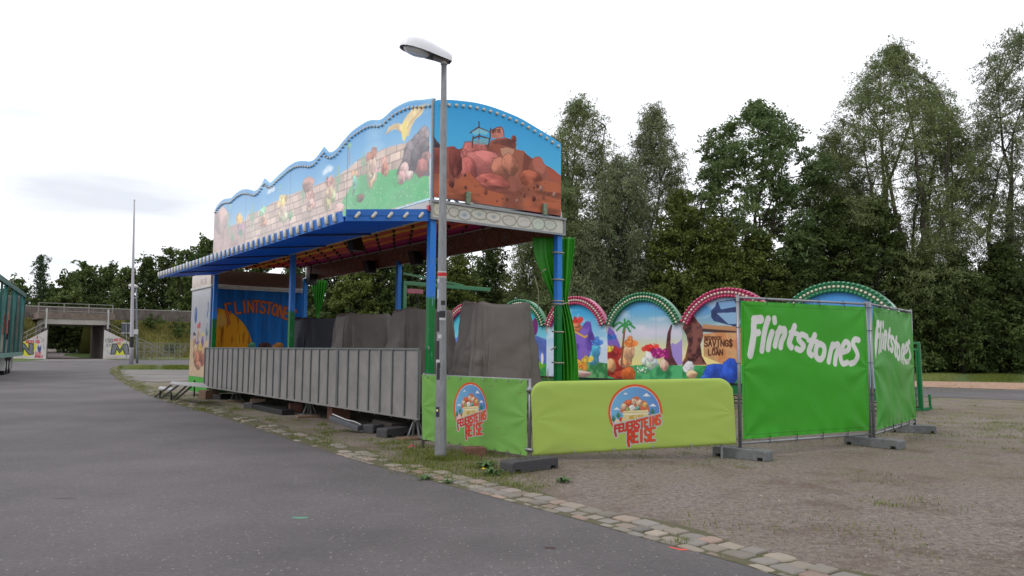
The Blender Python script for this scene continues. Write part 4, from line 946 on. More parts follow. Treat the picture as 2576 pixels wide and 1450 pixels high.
def fence_panel(p, q, label, blabel, first, seed, feetz=.13):
    d = np.array([q.x - p.x, q.y - p.y]); L_ = float(np.hypot(*d)); d = d / L_; b = (p.x, p.y); dv = Vector((*d, 0)); nv = Vector((d[1], -d[0], 0))
    r = thing('banner_fence', label, 'fence', (p.x, p.y, 0), 'tall fence panels with green banners')
    P0 = Vector((p.x, p.y, 0)); z0, z1 = .13, 2.38
    for s_ in (0, L_):
        m = MB(); m.tube([P0 + dv * s_ + EZ * z0, P0 + dv * s_ + EZ * z1], .024, 12); m.build('post', M_frame, r, smooth=True)
    m = MB(); m.tube([P0 + EZ * (z1 - .04), P0 + dv * L_ + EZ * (z1 - .04)], .019, 10); m.build('top_rail', M_frame, r, smooth=True)
    m = MB(); m.tube([P0 + EZ * .21, P0 + dv * L_ + EZ * .21], .019, 10); m.build('bottom_rail', M_frame, r, smooth=True)
    m = MB()
    for i in range(26):
        s_ = .04 + (L_ - .08) * i / 25; m.tube([P0 + dv * s_ + EZ * .21 - nv * .005, P0 + dv * s_ + EZ * (z1 - .04) - nv * .005], .002, 4, cap=False)
    for i in range(16):
        z_ = .25 + (z1 - .33) * i / 15; m.tube([P0 + EZ * z_ - nv * .005, P0 + dv * L_ + EZ * z_ - nv * .005], .002, 4, cap=False)
    m.build('wire_mesh', M_frame, r)
    def pf(P):
        P.C[:] = (62, 172, 34) if first else (58, 162, 32)
        P.C *= (.97 + .06 * fbm(P.X * 2, P.Y * 2, seed))[..., None]
        # letter positions: measured on the first banner, then laid out the same on each
        ref0 = (Q1.x, Q1.y); rd = np.array([Q2.x - Q1.x, Q2.y - Q1.y]); RL = float(np.hypot(*rd)); rd = rd / RL
        for pts, w_ in WM['strokes']:
            pp_ = [OP(1823.8 + .36874 * x, 660.4 + .36869 * y, ref0, rd) for x, y in pts]
            pp_ = [(s_ * L_ / RL, z_) for s_, z_ in pp_]
            P.stroke(smooth2(pp_), w_ * .0031, (236, 236, 232), 1, .008)
        P.mix(np.clip((.7 - P.Y) * 1.6, 0, 1) * np.clip((fbm(P.X * 2, P.Y * 5, seed + 2) - .45) * 4, 0, 1), (96, 118, 60), .3)
        P.stroke([(.09, .33), (L_ - .09, .33), (L_ - .09, 2.23), (.09, 2.23)], .008, (40, 112, 24), .7, .006, True)
        for (x, y) in ((.2, .38), (.8, .5), (.55, .2), (.9, .3)): P.ell(x * L_, .3 + y * 2, .01, .008, (40, 60, 30), .8, .5)
        if not first:
            P.mix(np.clip((fbm(P.X * 3, P.Y * .8, 6) - .5) * 4, 0, 1) * (P.Y < 1.4), (130, 140, 90), .28)
    o = hung('banner', [(.035, .27), (L_ - .035, .27), (.035, z1 - .09), (L_ - .035, z1 - .09)], b, d, 520, 400, pf, M_vin, r, .022, seed, .022 if first else .032)
    if blabel: o['label'] = blabel
    def tie(c, ax1, ax2, t0_, t1_, r_=.034):
        m = MB(); m.tube([c + ax1 * math.cos(a) * r_ + ax2 * math.sin(a) * r_ for a in np.linspace(0, 6.283, 9)], .004, 4, cap=False); m.tube([c + ax2 * r_, t0_, t1_], .005, 5); m.build('cable_tie', M_tie, r)
    for z_ in (.33, .85, 1.37, 1.9, 2.28):
        c = P0 + EZ * z_; tie(c, dv, nv, c + nv * .034, c + dv * .06 + nv * .04 - EZ * .02)
        c = P0 + dv * L_ + EZ * z_; tie(c, dv, nv, c + nv * .034, c - dv * .06 + nv * .04 - EZ * .02)
    for i in range(1, 5):
        s_ = L_ * i / 5; c = P0 + dv * s_ + EZ * (z1 - .04); tie(c, EZ, nv, c + nv * .03 - EZ * .02, c + nv * .035 - EZ * .09, .03)
        c = P0 + dv * s_ + EZ * .21; tie(c, EZ, nv, c + nv * .03 + EZ * .02, c + nv * .035 + EZ * .09, .03)
    return r
fence_panel(Q1, Q2, 'tall square fence panel facing the camera with white wavy lettering on green', None, True, 4)
fence_panel(Q2 + Vector((.06, .0, 0)), Q3, 'tall fence panel turned away at the right, its green lettered banner creased', None, False, 9)
def foot(a, b, width, label, m_, h=.15):
    a, b = Vector((a.x, a.y, 0)), Vector((b.x, b.y, 0)); d = (b - a); L_ = d.length; d.normalize(); n_ = Vector((-d.y, d.x, 0))
    lp_ = [(0, 0), (.05, 0), (.05, .045), (.13, .045), (.13, 0), (L_ - .13, 0), (L_ - .13, .045), (L_ - .05, .045), (L_ - .05, 0), (L_, 0), (L_, h - .02), (L_ - .03, h), (.03, h), (0, h - .02)]
    m = MB(); m.prism([a + d * x + EZ * z for x, z in lp_], n_ * width)
    r = m.build('ballast_block', m_, None, bevel=.012); setp(r, label, 'ballast block', 'heavy block feet of the fences')
    pm = MB()
    for i in range(4): c = a + d * (L_ * (.3 + .13 * i)) + n_ * width * .5; pm.tube([c + EZ * (h - .02), c + EZ * (h + .002)], .03, 10)
    pm.build('socket_hole', M_dark, r)
    return r
foot(G(1290, 1194), G(1405, 1179), .26, 'dark block foot in the grass under the joint of the two low banners', M_rub)
foot(G(1792, 1148), G(1926, 1163), .24, 'grey concrete foot under the left post of the tall green fence', M_conc)
foot(G(2122, 1118), G(2260, 1133), .24, 'grey concrete foot under the middle corner of the tall green fence', M_conc)
foot(G(2236, 1088), G(2357, 1092), .24, 'grey concrete foot at the far right end of the tall green fence', M_conc)
for (u0, v0, u1, v1, lb_) in ((972, 1103, 1030, 1096, 'dark block foot on the gravel below the right end of the counter'), (938, 1092, 985, 1086, 'dark block foot half hidden under the stall beside another'), (634, 1030, 668, 1026, 'dark block foot below the middle of the counter'), (555, 1006, 580, 1003, 'small dark block foot at the left end of the counter')):
    foot(G(u0, v0), G(u1, v1), .26, lb_, M_rub, .16)

# ====================================================================== scalloped mural panels of the ride behind
MQ = np.array([3.0, 24.3]); ME = np.array([.722, -.692]); ME /= np.hypot(*ME); MN = np.array([-ME[1], ME[0]]) * -1   # towards the camera
if MN @ (-MQ) < 0: MN = -MN
us_ = [1118, 1245, 1372, 1525, 1713, 1955, 2268]
tt = [OP(u_, 850, MQ, ME)[0] for u_ in us_]
def z6(x, y): return (1320.7 + .3687 * x, 660.4 + .3687 * y)
def q6(*pts): return [OP(*z6(*p), MQ, ME) for p in pts]
ZB, ZS, ZT = .66, 2.42, 3.33
M_pink = mat('raspberry_arch', C3(190, 50, 110), .3, coat=.5); M_garch = mat('green_arch', C3(22, 125, 75), .3, coat=.5)
M_bp = mat('pink_bulb', C3(214, 60, 105), .15, coat=.8); M_bg = mat('green_bulb', C3(30, 140, 90), .15, coat=.8); M_bc = mat('cream_bulb', C3(232, 222, 196), .15, coat=.6)
M_mural = paintmat('glossy_print', .4, .02, spec=.3)
bb = MB(); nv_ = Vector((*MN, 0)); bb.tube([nv_ * 0, nv_ * .03, nv_ * .05, nv_ * .06], [.036, .04, .028, .008], 8); bulb_me = bb.build('lamp', M_bp, None, smooth=True)
bme = {}
for nm, mt in (('p', M_bp), ('g', M_bg), ('c', M_bc)):
    me = bulb_me.data.copy(); me.materials.clear(); me.materials.append(mt); bme[nm] = me
bpy.data.objects.remove(bulb_me)
def MW(s_, off, z): p = MQ + s_ * ME + off * MN; return Vector((p[0], p[1], z))
def mural_art(i, P, t0, t1):
    w_ = t1 - t0
    if i == 3:
        P.grad(1.2, (240, 226, 150), 2.9, (96, 176, 232)); P.mix(np.clip(1 - np.abs(P.Y - 2.1) / .5, 0, 1), (226, 216, 238), .9); P.mix(np.clip(1 - np.abs(P.Y - 1.6) / .35, 0, 1), (244, 226, 170), .6)
        P.mix(np.clip((fbm(P.X * 1.5, P.Y * 4, 5) - .5) * 3, 0, 1) * (P.Y > 1.9), (246, 236, 246), .7)
        P.poly(q6((555, 430), (600, 470), (640, 560), (660, 700), (555, 700)), (130, 100, 190)); P.poly(q6((985, 560), (1000, 548), (1020, 560), (1040, 545), (1075, 510), (1090, 640), (1060, 700), (1000, 700)), (166, 146, 214))
        P.poly(q6((555, 690), (700, 705), (850, 695), (1000, 700), (1100, 705), (1100, 1000), (555, 1000)), (62, 160, 100), tex=.35, ts=4, seed=5, col2=(90, 185, 120))
        P.poly(q6((990, 420), (965, 480), (955, 560), (950, 640), (915, 700), (1035, 702), (1000, 640), (985, 560), (988, 480), (998, 430)), (96, 50, 56), tex=.4, ts=8, seed=3)
        for x, y, w__, h__, c, c2_, sd in ((620, 790, 1.0, 1.1, (206, 66, 50), (150, 40, 40), 3), (705, 720, .7, 1.15, (232, 178, 138), (214, 120, 60), 8), (850, 720, .6, .9, (236, 230, 232), (214, 50, 44), 9)):
            (cx, cz), = q6((x, y)); P.hut(cx, cz, w__, h__, c, c2_, sd)
        for x, y, rx, rz, c, sd in ((700, 770, .3, .3, (214, 104, 50), 8), (580, 700, .2, .24, (236, 170, 120), 4), (940, 700, .16, .2, (226, 180, 160), 2)):
            (cx, cz), = q6((x, y)); P.rock(cx, cz, rx, rz, c, sd, .55)
        for x, y, r__, c, fl, sd in ((905, 640, .3, (150, 30, 110), (236, 90, 170), 3), (565, 600, .22, (230, 190, 70), (250, 230, 120), 4), (500 + 80, 520, .18, (60, 110, 190), None, 5), (790, 745, .24, (90, 170, 110), (246, 246, 240), 7)):
            (cx, cz), = q6((x, y)); P.bush(cx, cz, r__, c, sd, fl)
        (cx, cz), (_, c1_) = q6((650, 700), (650, 430)); P.palm(cx, cz, (c1_ - cz), 4, (140, 90, 60), (60, 150, 80))
    elif i == 4:
        P.grad(1.4, (246, 226, 150), 2.9, (80, 150, 220)); P.mix(np.clip((fbm(P.X * 1.5, P.Y * 4, 15) - .45) * 3, 0, 1), (240, 240, 248), .7)
        P.poly(q6((1060, 440), (1100, 380), (1135, 345), (1170, 400), (1205, 440), (1210, 500), (1190, 560), (1200, 640), (1235, 700), (1055, 700), (1085, 650), (1105, 560), (1095, 500)), (92, 50, 50), tex=.55, ts=7, seed=3, col2=(136, 84, 76))
        P.poly(q6((1262, 330), (1290, 300), (1300, 270), (1480, 240), (1480, 470), (1400, 430), (1280, 400), (1262, 370)), (52, 66, 112), tex=.3, ts=5, seed=2)
        P.poly(q6((1310, 270), (1420, 258), (1440, 300), (1330, 320)), (130, 170, 214)); P.poly(q6((1300, 345), (1430, 340), (1480, 420), (1380, 420)), (150, 190, 222), .9)
        P.poly(q6((1205, 420), (1300, 430), (1500, 440), (1500, 480), (1290, 470), (1205, 450)), (190, 140, 100)); P.stroke(q6((1210, 462), (1500, 485)), .09, (60, 40, 44), .9, .03)
        P.poly(q6((1212, 490), (1300, 478), (1500, 480), (1520, 640), (1500, 700), (1330, 690), (1212, 640)), (230, 176, 124), tex=.25, ts=4, seed=3, col2=(206, 140, 92))
        for tx, x0, x1, y0, hh, w_ in (('BEDROCK', 1218, 1336, 526, 20, 6), ('SAVING$', 1214, 1412, 572, 42, 9), ('AND', 1270, 1316, 594, 16, 5), ('LOAN', 1242, 1346, 632, 36, 9)):
            for st in letters(tx, lambda x, y: q6((x0 + (x1 - x0) * x, y0 - hh * y))[0]): P.stroke(st, w_ * .0042, (84, 44, 30), 1, .012)
        P.poly(q6((1050, 700), (1250, 705), (1600, 700), (1600, 1100), (1050, 1100)), (60, 160, 90), tex=.35, ts=4, seed=8, col2=(84, 180, 110))
        for x, y, rx, rz, c, sd in ((1290, 760, .42, .34, (50, 90, 200), 3), (1395, 745, .3, .4, (44, 84, 190), 9), (1110, 720, .2, .2, (236, 236, 240), 5), (1130, 765, .2, .14, (238, 190, 150), 6), (1215, 790, .12, .1, (60, 110, 210), 8)):
            (cx, cz), = q6((x, y)); P.rock(cx, cz, rx, rz, c, sd, .55)
    elif i == 2:
        P.grad(1.6, (206, 222, 240), 2.9, (56, 170, 226)); P.mix(np.clip((fbm(P.X * 1.5, P.Y * 4, 25) - .5) * 4, 0, 1), (230, 240, 248), .8)
        P.poly(q6((290, 470), (310, 420), (345, 430), (380, 440), (410, 400), (440, 405), (452, 470), (480, 540), (500, 690), (290, 690)), (104, 72, 176), tex=.3, ts=3, seed=4, col2=(136, 104, 200))
        P.poly(q6((290, 680), (430, 672), (560, 690), (560, 1000), (290, 1000)), (70, 150, 90), tex=.4, ts=4, seed=6, col2=(120, 180, 120))
        for x, y, w__, h__, c, c2_, sd in ((345, 470, .5, .5, (226, 130, 90), (216, 60, 50), 4), (480, 700, .6, 1.1, (90, 180, 224), (70, 120, 190), 8)):
            (cx, cz), = q6((x, y)); P.hut(cx, cz, w__, h__, c, c2_, sd)
        (cx, cz), = q6((350, 720)); P.bush(cx, cz, .34, (226, 160, 60), 3, (200, 80, 40)); (cx, cz), = q6((420, 670)); P.bush(cx, cz, .2, (240, 200, 80), 5)
        (cx, cz), = q6((370, 760)); P.rock(cx, cz, .5, .12, (220, 180, 170), 6, .55)
        P.stroke(q6((330, 470), (400, 510), (415, 500)), .06, (230, 180, 50), 1, .02)
    elif i == 5:
        P.grad(1.6, (170, 205, 235), 3.0, (70, 150, 222))
    else:
        P.grad(1.4, (190, 220, 240), 2.7, (60, 190, 214)); s1 = t0 + w_ * .2
        P.poly([(t0, .6), (t0, 1.7), (t0 + w_ * .3, 2.1), (t0 + w_ * .55, 1.6), (t0 + w_ * .8, 2.05), (t1, 1.9), (t1, .6)], (96, 120, 200), tex=.3, ts=3, seed=i)
        P.poly([(t0, .6), (t0, 1.05), (t1, 1.1), (t1, .6)], (60, 160, 90), tex=.3, ts=4, seed=i)
        P.stroke([(t1 - w_ * .38, .9), (t1 - w_ * .3, 1.6), (t1 - w_ * .34, 2.4)], .22, (170, 96, 60), 1, .03); P.ell(t1 - w_ * .22, 2.35, .14, .3, (120, 40, 120), 1, .1)
        P.poly([(t1 - w_ * .35, 1.1), (t1 - w_ * .2, 1.25), (t1 - w_ * .02, 1.0), (t1 - w_ * .1, .9)], (110, 180, 50)); P.ell(t1 - w_ * .08, 1.25, .06, .2, (236, 232, 228), 1, .1)
    for f in (.34, .67):
        P.stroke([(t0 + w_ * f, .6), (t0 + w_ * f, 3.4)], .012, (120, 130, 150), .5, .01)
labs = ['raspberry-arched mural panel just left of the big grey tarpaulin', 'green-arched mural panel hidden behind the big grey tarpaulin', 'raspberry-arched mural panel with purple mountains beside the green curtain', 'green-arched mural panel with a pale sky and brown stump, behind the lime banner', 'raspberry-arched mural panel with the stone building lettering, left of the tall green fence', 'widest green arch showing above the tall green fence']
for i in range(6):
    t0, t1 = tt[i], tt[i + 1]; w_ = t1 - t0; tc_ = (t0 + t1) / 2; pink = i % 2 == 0
    hh = ZT - ZS; Rr = (hh * hh + (w_ / 2) ** 2) / (2 * hh); zc = ZT - Rr; a0 = math.asin((w_ / 2) / Rr)
    r = thing('mural_panel', labs[i], 'mural panel', MW(tc_, 0, 0), 'scalloped mural panels of the ride')
    BW = .27
    an = np.linspace(-a0, a0, 40)
    m = MB(); o_, n_ = [], []
    for a in an: o_.append((tc_ + Rr * math.sin(a), zc + Rr * math.cos(a)))
    ri = Rr - BW
    a1 = math.asin(min(1, (w_ / 2 - .0) / ri)) if w_ / 2 < ri else a0
    for a in an: n_.append((tc_ + ri * math.sin(a), zc + ri * math.cos(a)))
    vs = []
    for (s_, z_), (s2, z2_) in zip(o_, n_): vs += [MW(s_, .02, z_), MW(s2, .02, z2_), MW(s2, -.16, z2_), MW(s_, -.16, z_)]
    fs = []
    for k in range(39):
        b_ = 4 * k
        for e_ in range(4): fs.append((b_ + e_, b_ + (e_ + 1) % 4, b_ + 4 + (e_ + 1) % 4, b_ + 4 + e_))
    fs += [(0, 1, 2, 3), (159, 158, 157, 156)]
    m.add(vs, fs); arch = m.build('light_arch', M_pink if pink else M_garch, r)
    X = np.tile(np.linspace(t0, t1, 260), (300, 1)); tp = zc + np.sqrt(np.maximum((Rr - .1) ** 2 - (X[0] - tc_) ** 2, .01)); Y = ZB + np.linspace(0, 1, 300)[:, None] * (tp - ZB)[None]
    P = Paint(X, Y, (90, 170, 220)); mural_art(i, P, t0, t1); P.k = 1.25
    sheet('mural', P, lambda x, y: np.stack([MQ[0] + x * ME[0] - .06 * MN[0], MQ[1] + x * ME[1] - .06 * MN[1], y], -1), M_mural, r)
    m = MB(); m.prism([MW(t0, -.07, ZB), MW(t1, -.07, ZB)] + [MW(s_, -.07, z_ - .05) for s_, z_ in o_[::-1]], Vector((*(-MN), 0)) * .03); m.build('back_board', M_white, r)
    m = MB(); m.box(MW(t0 + .01, -.1, .36), Vector((*ME, 0)) * (w_ - .02), Vector((*MN, 0)) * .1, EZ * .25); m.build('base_strip', M_greenp, r, bevel=.005)
    m = MB()
    for z_ in (.30, .2, .1): m.box(MW(t0 + .01, -.12, z_), Vector((*ME, 0)) * (w_ - .02), Vector((*MN, 0)) * .06, EZ * .03)
    for f in (.08, .5, .92): m.box(MW(t0 + w_ * f, -.15, 0.0), Vector((*ME, 0)) * .08, Vector((*MN, 0)) * -.08, EZ * ZB)
    m.box(MW(t0 + .01, -.12, ZB - .045), Vector((*ME, 0)) * (w_ - .02), Vector((*MN, 0)) * .14, EZ * .045)
    m.build('base_rail', M_dark, r)
    for row, cc in ((.035, 'p' if pink else 'g'), (.135, 'c'), (.235, 'p' if pink else 'g')):
        nb = 31
        for k in range(nb):
            a = -a0 * .985 + 2 * a0 * .985 * k / (nb - 1); s_ = tc_ + (Rr - row) * math.sin(a); z_ = zc + (Rr - row) * math.cos(a)
            q = bpy.data.objects.new('lamp', bme[cc]); COL.objects.link(q); q.parent = arch; q.location = MW(s_, .018, z_) - wloc(arch)

# green steel bracket and stacked crates at the ride's right end
g0 = G(2318, 1034)
br = thing('steel_bracket', 'green steel upright with a hooked foot beyond the tall green fence', 'steel frame', g0)
Yb = g0.y
def oy(u_, v_): return OY(u_, v_, Yb)
m = MB(); m.beam(oy(2311, 861), oy(2320, 1032), .07, .12); m.build('upright', M_greenp, br, bevel=.006)
m = MB(); m.beam(oy(2304, 876), oy(2313, 1030), .045, .06); m.build('inner_upright', M_greenp, br)
m = MB(); m.beam(oy(2290, 863), oy(2314, 863), .06); m.beam(oy(2290, 879), oy(2308, 879), .06); m.build('top_arm', M_greenp, br)
m = MB(); m.beam(oy(2292, 1031), oy(2322, 1032), .09, .08); m.beam(oy(2318, 1032), oy(2344, 1026), .07, .08); m.beam(oy(2341, 1028), oy(2338, 992), .06, .07); m.build('hook_foot', M_greenp, br, bevel=.006)
cr0 = oy(2296, 1024)
ct = thing('crate_stack', 'pale grey stacked crate peeping out beyond the tall fence', 'crate', (cr0.x, cr0.y + .3, 0))
m = MB()
for i in range(3):
    m.box(Vector((cr0.x - .3, cr0.y + .1, .12 + i * .17)), Vector((.48, 0, 0)), Vector((0, .4, 0)), EZ * .155)
    m.box(Vector((cr0.x - .32, cr0.y + .08, .26 + i * .17)), Vector((.52, 0, 0)), Vector((0, .44, 0)), EZ * .02)
m.build('crate', mat('pale_crate', C3(176, 186, 186), .5, noise=.2), ct, bevel=.008)
m = MB(); m.box(Vector((cr0.x - .3, cr0.y + .1, .0)), Vector((.65, 0, 0)), Vector((0, .45, 0)), EZ * .11); o = m.build('timber_block', M_wood, None, bevel=.01); setp(o, 'low timber block under the green steel bracket', 'timber block')

# ====================================================================== near lamp post
LB = G(1108, 1156); LT = OY(1117, 158, LB.y)
lamp = thing('street_lamp', 'galvanised street lamp standing in front of the stall, plastered with torn stickers', 'street lamp', LB)
M_pole = mat('lamp_post_zinc', C3(160, 162, 164), .45, .35, noise=.35, nscale=9, stretch=(2, 2, .6), bump=.06, bscale=60)
n = 14; pts = [LB.lerp(LT, i / n) for i in range(n + 1)]; rad = [.086 - .046 * (i / n) ** .9 for i in range(n + 1)]
m = MB(); m.tube([LB - EZ * .1] + pts, [.088] + rad, 24); pole = m.build('pole', M_pole, lamp, smooth=True)
def on_pole(z): t = (z - LB.z) / (LT.z - LB.z); return LB.lerp(LT, t), .086 - .046 * t ** .9
def wrap(name, m_, v0, v1, a0, a1, extra=.002):
    za, zb = OY(1110, v1, LB.y).z, OY(1110, v0, LB.y).z; vs = []; k = 14
    for z in (za, (za + zb) / 2, zb):
        c, r_ = on_pole(z)
        for i in range(k + 1):
            a = a0 + (a1 - a0) * i / k; vs.append(c + Vector((math.sin(a), -math.cos(a), 0)) * (r_ + extra))
    fs = [(j * (k + 1) + i, j * (k + 1) + i + 1, (j + 1) * (k + 1) + i + 1, (j + 1) * (k + 1) + i) for j in range(2) for i in range(k)]
    b = MB(); b.add(vs, fs); return b.build(name, m_, pole, smooth=True)
M_red = mat('red_band', C3(205, 25, 25), .5); M_wh = mat('paper_white', C3(215, 215, 212), .6, noise=.25, nscale=40); M_blk = mat('black_sticker', C3(38, 38, 44), .6, noise=.4, nscale=30)
wrap('white_band', M_wh, 683, 699, 0, 6.283); wrap('red_band', M_red, 686.5, 696, 0, 6.283, .004)
for (v0, v1, a0, a1, mm_) in ((702, 712, -1.5, -.5, M_wh), (728, 752, -1.5, -.5, mat('pale_blue_sticker', C3(190, 208, 214), .5, noise=.3, nscale=60)), (757, 768, -.1, .9, M_blk), (783, 800, -.4, .9, M_blk), (785, 835, -1.4, -.4, M_blk), (797, 806, -.5, 1.0, M_wh), (842, 852, -.7, .1, M_wh), (858, 905, -1.2, -.35, M_blk), (905, 912, -1.3, -.2, M_wh), (918, 955, -.9, -.2, M_blk), (912, 925, -.8, -.1, M_blk)):
    wrap('sticker', mm_, v0, v1, a0, a1, .002 + .0004 * (int(v0) % 4))
st_ = wrap('sticker', mat('navy_sticker', C3(28, 30, 62), .5), 1023, 1048, -.95, -.18, .003)
c, r_ = on_pole(OY(1110, 1032, LB.y).z); dd = Vector((math.sin(-.56), -math.cos(-.56), 0)); side = Vector((dd.y, -dd.x, 0))
m = MB(); m.add([c + dd * (r_ + .006)] + [c + dd * (r_ + .006) + side * math.cos(a) * (.021 if k % 2 else .014) + EZ * math.sin(a) * (.021 if k % 2 else .014) for k, a in enumerate(np.linspace(0, 6.283, 25)[:-1])], [(0, i + 1, (i + 1) % 24 + 1) for i in range(24)]); m.build('sun_mark', mat('sun_yellow', C3(244, 226, 150), .5), st_)
# head: a rounded shell with a recessed underside and a clear bowl
hx = Vector((-.93, -.37, .0)).normalized(); tl = math.radians(10); hx = (hx * math.cos(tl) + EZ * math.sin(tl)).normalized(); hy = EZ.cross(hx).normalized(); hz = hx.cross(hy).normalized()
c0 = LT + hx * -.07 + hz * .06
prof = [(-.03, .06, .06), (-.01, .085, .11), (.06, .10, .14), (.18, .115, .165), (.32, .14, .19), (.46, .155, .205), (.58, .15, .195), (.67, .125, .16), (.72, .09, .11), (.75, .04, .04)]
vs = []; K = 18
for x, w_, h_ in prof:
    for j in range(K + 1):
        a = math.pi * j / K; vs.append(c0 + hx * x + hy * (math.copysign(abs(math.cos(a)) ** .6, math.cos(a)) * w_) + hz * (math.sin(a) ** .8 * h_ - .03))
n = len(prof); fs = [(i * (K + 1) + j, (i + 1) * (K + 1) + j, (i + 1) * (K + 1) + j + 1, i * (K + 1) + j + 1) for i in range(n - 1) for j in range(K)]
fs += [tuple(range(K + 1)), tuple((n - 1) * (K + 1) + j for j in range(K, -1, -1))]
m = MB(); m.add(vs, fs); hd_ = m.build('lamp_head', mat('lamp_shell', C3(226, 226, 230, 1.0), .35, noise=.06, nscale=4), lamp, smooth=True)
vs = []
for x, w_, h_ in prof[1:]: vs += [c0 + hx * x + hy * (w_ * .95) + hz * -.012, c0 + hx * x - hy * (w_ * .95) + hz * -.012]
k = len(vs) // 2; m = MB(); m.add(vs, [(2 * i, 2 * i + 1, 2 * i + 3, 2 * i + 2) for i in range(k - 1)])
m.box(c0 + hx * .02 - hy * .07 - hz * .05, hx * .24, hy * .14, hz * .05); m.build('underside', mat('lamp_inside', C3(120, 112, 104), .5, noise=.3, nscale=12), hd_)
gm = bpy.data.materials.new('clear_bowl'); gm.use_nodes = True; gp = gm.node_tree.nodes['Principled BSDF']; gp.inputs['Base Color'].default_value = (.9, .9, .92, 1); gp.inputs['Transmission Weight'].default_value = .45; gp.inputs['Roughness'].default_value = .3; gp.inputs['IOR'].default_value = 1.2
vs = []; K = 14; Rg = 6
for i in range(Rg + 1):
    a = math.pi / 2 * i / Rg
    for j in range(K):
        b_ = 2 * math.pi * j / K; vs.append(c0 + hx * (.50 + .2 * math.cos(b_) * math.cos(a)) + hy * (.115 * math.sin(b_) * math.cos(a)) - hz * (.014 + .085 * math.sin(a)))
m = MB(); m.add(vs, [(i * K + j, i * K + (j + 1) % K, (i + 1) * K + (j + 1) % K, (i + 1) * K + j) for i in range(Rg) for j in range(K)]); m.build('bowl', gm, hd_, smooth=True)
m = MB(); m.tube([LT - EZ * .03, LT + EZ * .05, LT + EZ * .09], [.05, .056, .06], 16); m.beam(LT + hz * .03, LT + hx * .17 + hz * .03, .09, .06); m.build('spigot', mat('spigot_grey', C3(170, 168, 166), .5), lamp, smooth=False)

# ====================================================================== metal ramp steps by the booth
rs = thing('metal_steps', 'small folding metal steps with pale treads leaning beside the booth', 'steps', G(450, 995))
M_tread = mat('tread_plate', C3(190, 190, 190), .5, .4, noise=.2, nscale=20)
a_, b_, c_, d_ = G(400, 985, .28), G(430, 998, .28), G(440, 965, .5), G(520, 972, .5)
m = MB(); m.prism([G(402, 974, .22), G(436, 978, .22), G(434, 984, .22), G(398, 980, .22)], EZ * .03); m.build('tread', M_tread, rs)
m = MB(); m.prism([G(432, 972 - 10, .52), G(512, 976 - 10, .52), G(524, 986 - 10, .52), G(428, 980 - 12, .52)], EZ * .03); m.build('tread', M_tread, rs)
m = MB()
for (u0, v0, z0, u1, v1, z1) in ((388, 1000, 0, 436, 965, .5), (404, 1003, 0, 452, 967, .5), (432, 1005, 0, 470, 970, .5), (442, 1006, 0, 482, 972, .5)): m.beam(G(u0, v0, z0), G(u1, v1, z1), .03, .05)
m.build('stringer', M_dark, rs)
for (u_, v_, h_) in ((402, 1003, .24), (430, 1008, .24), (488, 998, .52), (502, 996, .52), (520, 998, .52), (532, 999, .5)):
    m = MB(); p = G(u_, v_); m.beam(p, p + EZ * h_, .035); m.build('leg', M_dark, rs)

# ====================================================================== bits and pieces below the stall
def block(u_, v_, L_, w_, h_, rz, label, m_=M_wood, name='timber_block', cat='timber block', z=0):
    p = G(u_, v_, z); a = Vector((math.cos(rz), math.sin(rz), 0)); b = Vector((-a.y, a.x, 0))
    m = MB(); m.box(p - a * L_ / 2, a * L_, b * w_, EZ * h_); o = m.build(name, m_, None, bevel=.008); setp(o, label, cat); return o
M_brick = mat('old_brick', C3(140, 96, 80), .85, noise=.45, nscale=12, bump=.3)
block(1198, 1150, .3, .25, .13, .3, 'reddish brick block lying in the grass under the green banner', M_brick, 'brick', 'brick')
block(778, 1052, .5, .3, .05, .5, 'flat timber plank under the middle support stand')
block(1046, 1108, .5, .32, .04, .5, 'flat timber plank under the right support stand')
block(594, 1012, .5, .3, .04, .5, 'flat timber plank under the left support stand')
block(745, 1038, .3, .3, .22, .4, 'stacked reddish timber block beside the middle support stand', M_brick)
block(534, 1005, .45, .4, .28, .9, 'upright timber stack at the corner of the booth skirt')
block(858, 1058, .4, .4, .3, .5, 'brown timber stack behind the grey trough', M_brick)
block(648, 1022, .4, .4, .2, .2, 'jumbled pale timber offcuts under the counter middle')
block(700, 1036, 2.2, .3, .12, 2.2, 'long dark steel beam lying under the stall', M_dark, 'steel_beam', 'steel beam')
block(1010, 1085, 1.0, .4, .2, 2.1, 'long dark timber sleeper under the right end of the stall', mat('dark_timber', C3(60, 50, 44), .9, noise=.4), 'timber_sleeper', 'timber sleeper')
p, q = G(836, 1058, .2), G(908, 1084, .04)
m = MB(); d_ = (q - p).normalized(); s_ = d_.cross(EZ).normalized(); m.box(p - s_ * .1, (q - p), s_ * .2, EZ * .09); o = m.build('cable_trough', mat('grey_trough', C3(96, 98, 104), .5, noise=.2), None, bevel=.01); setp(o, 'grey cable trough sloping down to the gravel under the counter', 'trough')
m = MB(); m.tube([p + EZ * .12, p.lerp(q, .5) + EZ * .11 + s_ * .02, p.lerp(q, .75) + EZ * .12 - s_ * .02, q + EZ * .11], .012, 6); m.build('cable', M_wh, o, smooth=True)
rr = random.Random(8); m = MB(); c = G(1036, 1131); k = 9
vs = [c + Vector((.09 * math.cos(i * .7) * rr.uniform(.6, 1), .07 * math.sin(i * .7) * rr.uniform(.6, 1), rr.uniform(.02, .07))) for i in range(k)] + [c + EZ * .08]
m.add(vs, [(i, (i + 1) % k, k) for i in range(k)]); o = m.build('crumpled_scrap', mat('pink_scrap', C3(215, 50, 85), .6), None); setp(o, 'crumpled pink scrap lying in the grass left of the lamp post', 'litter')
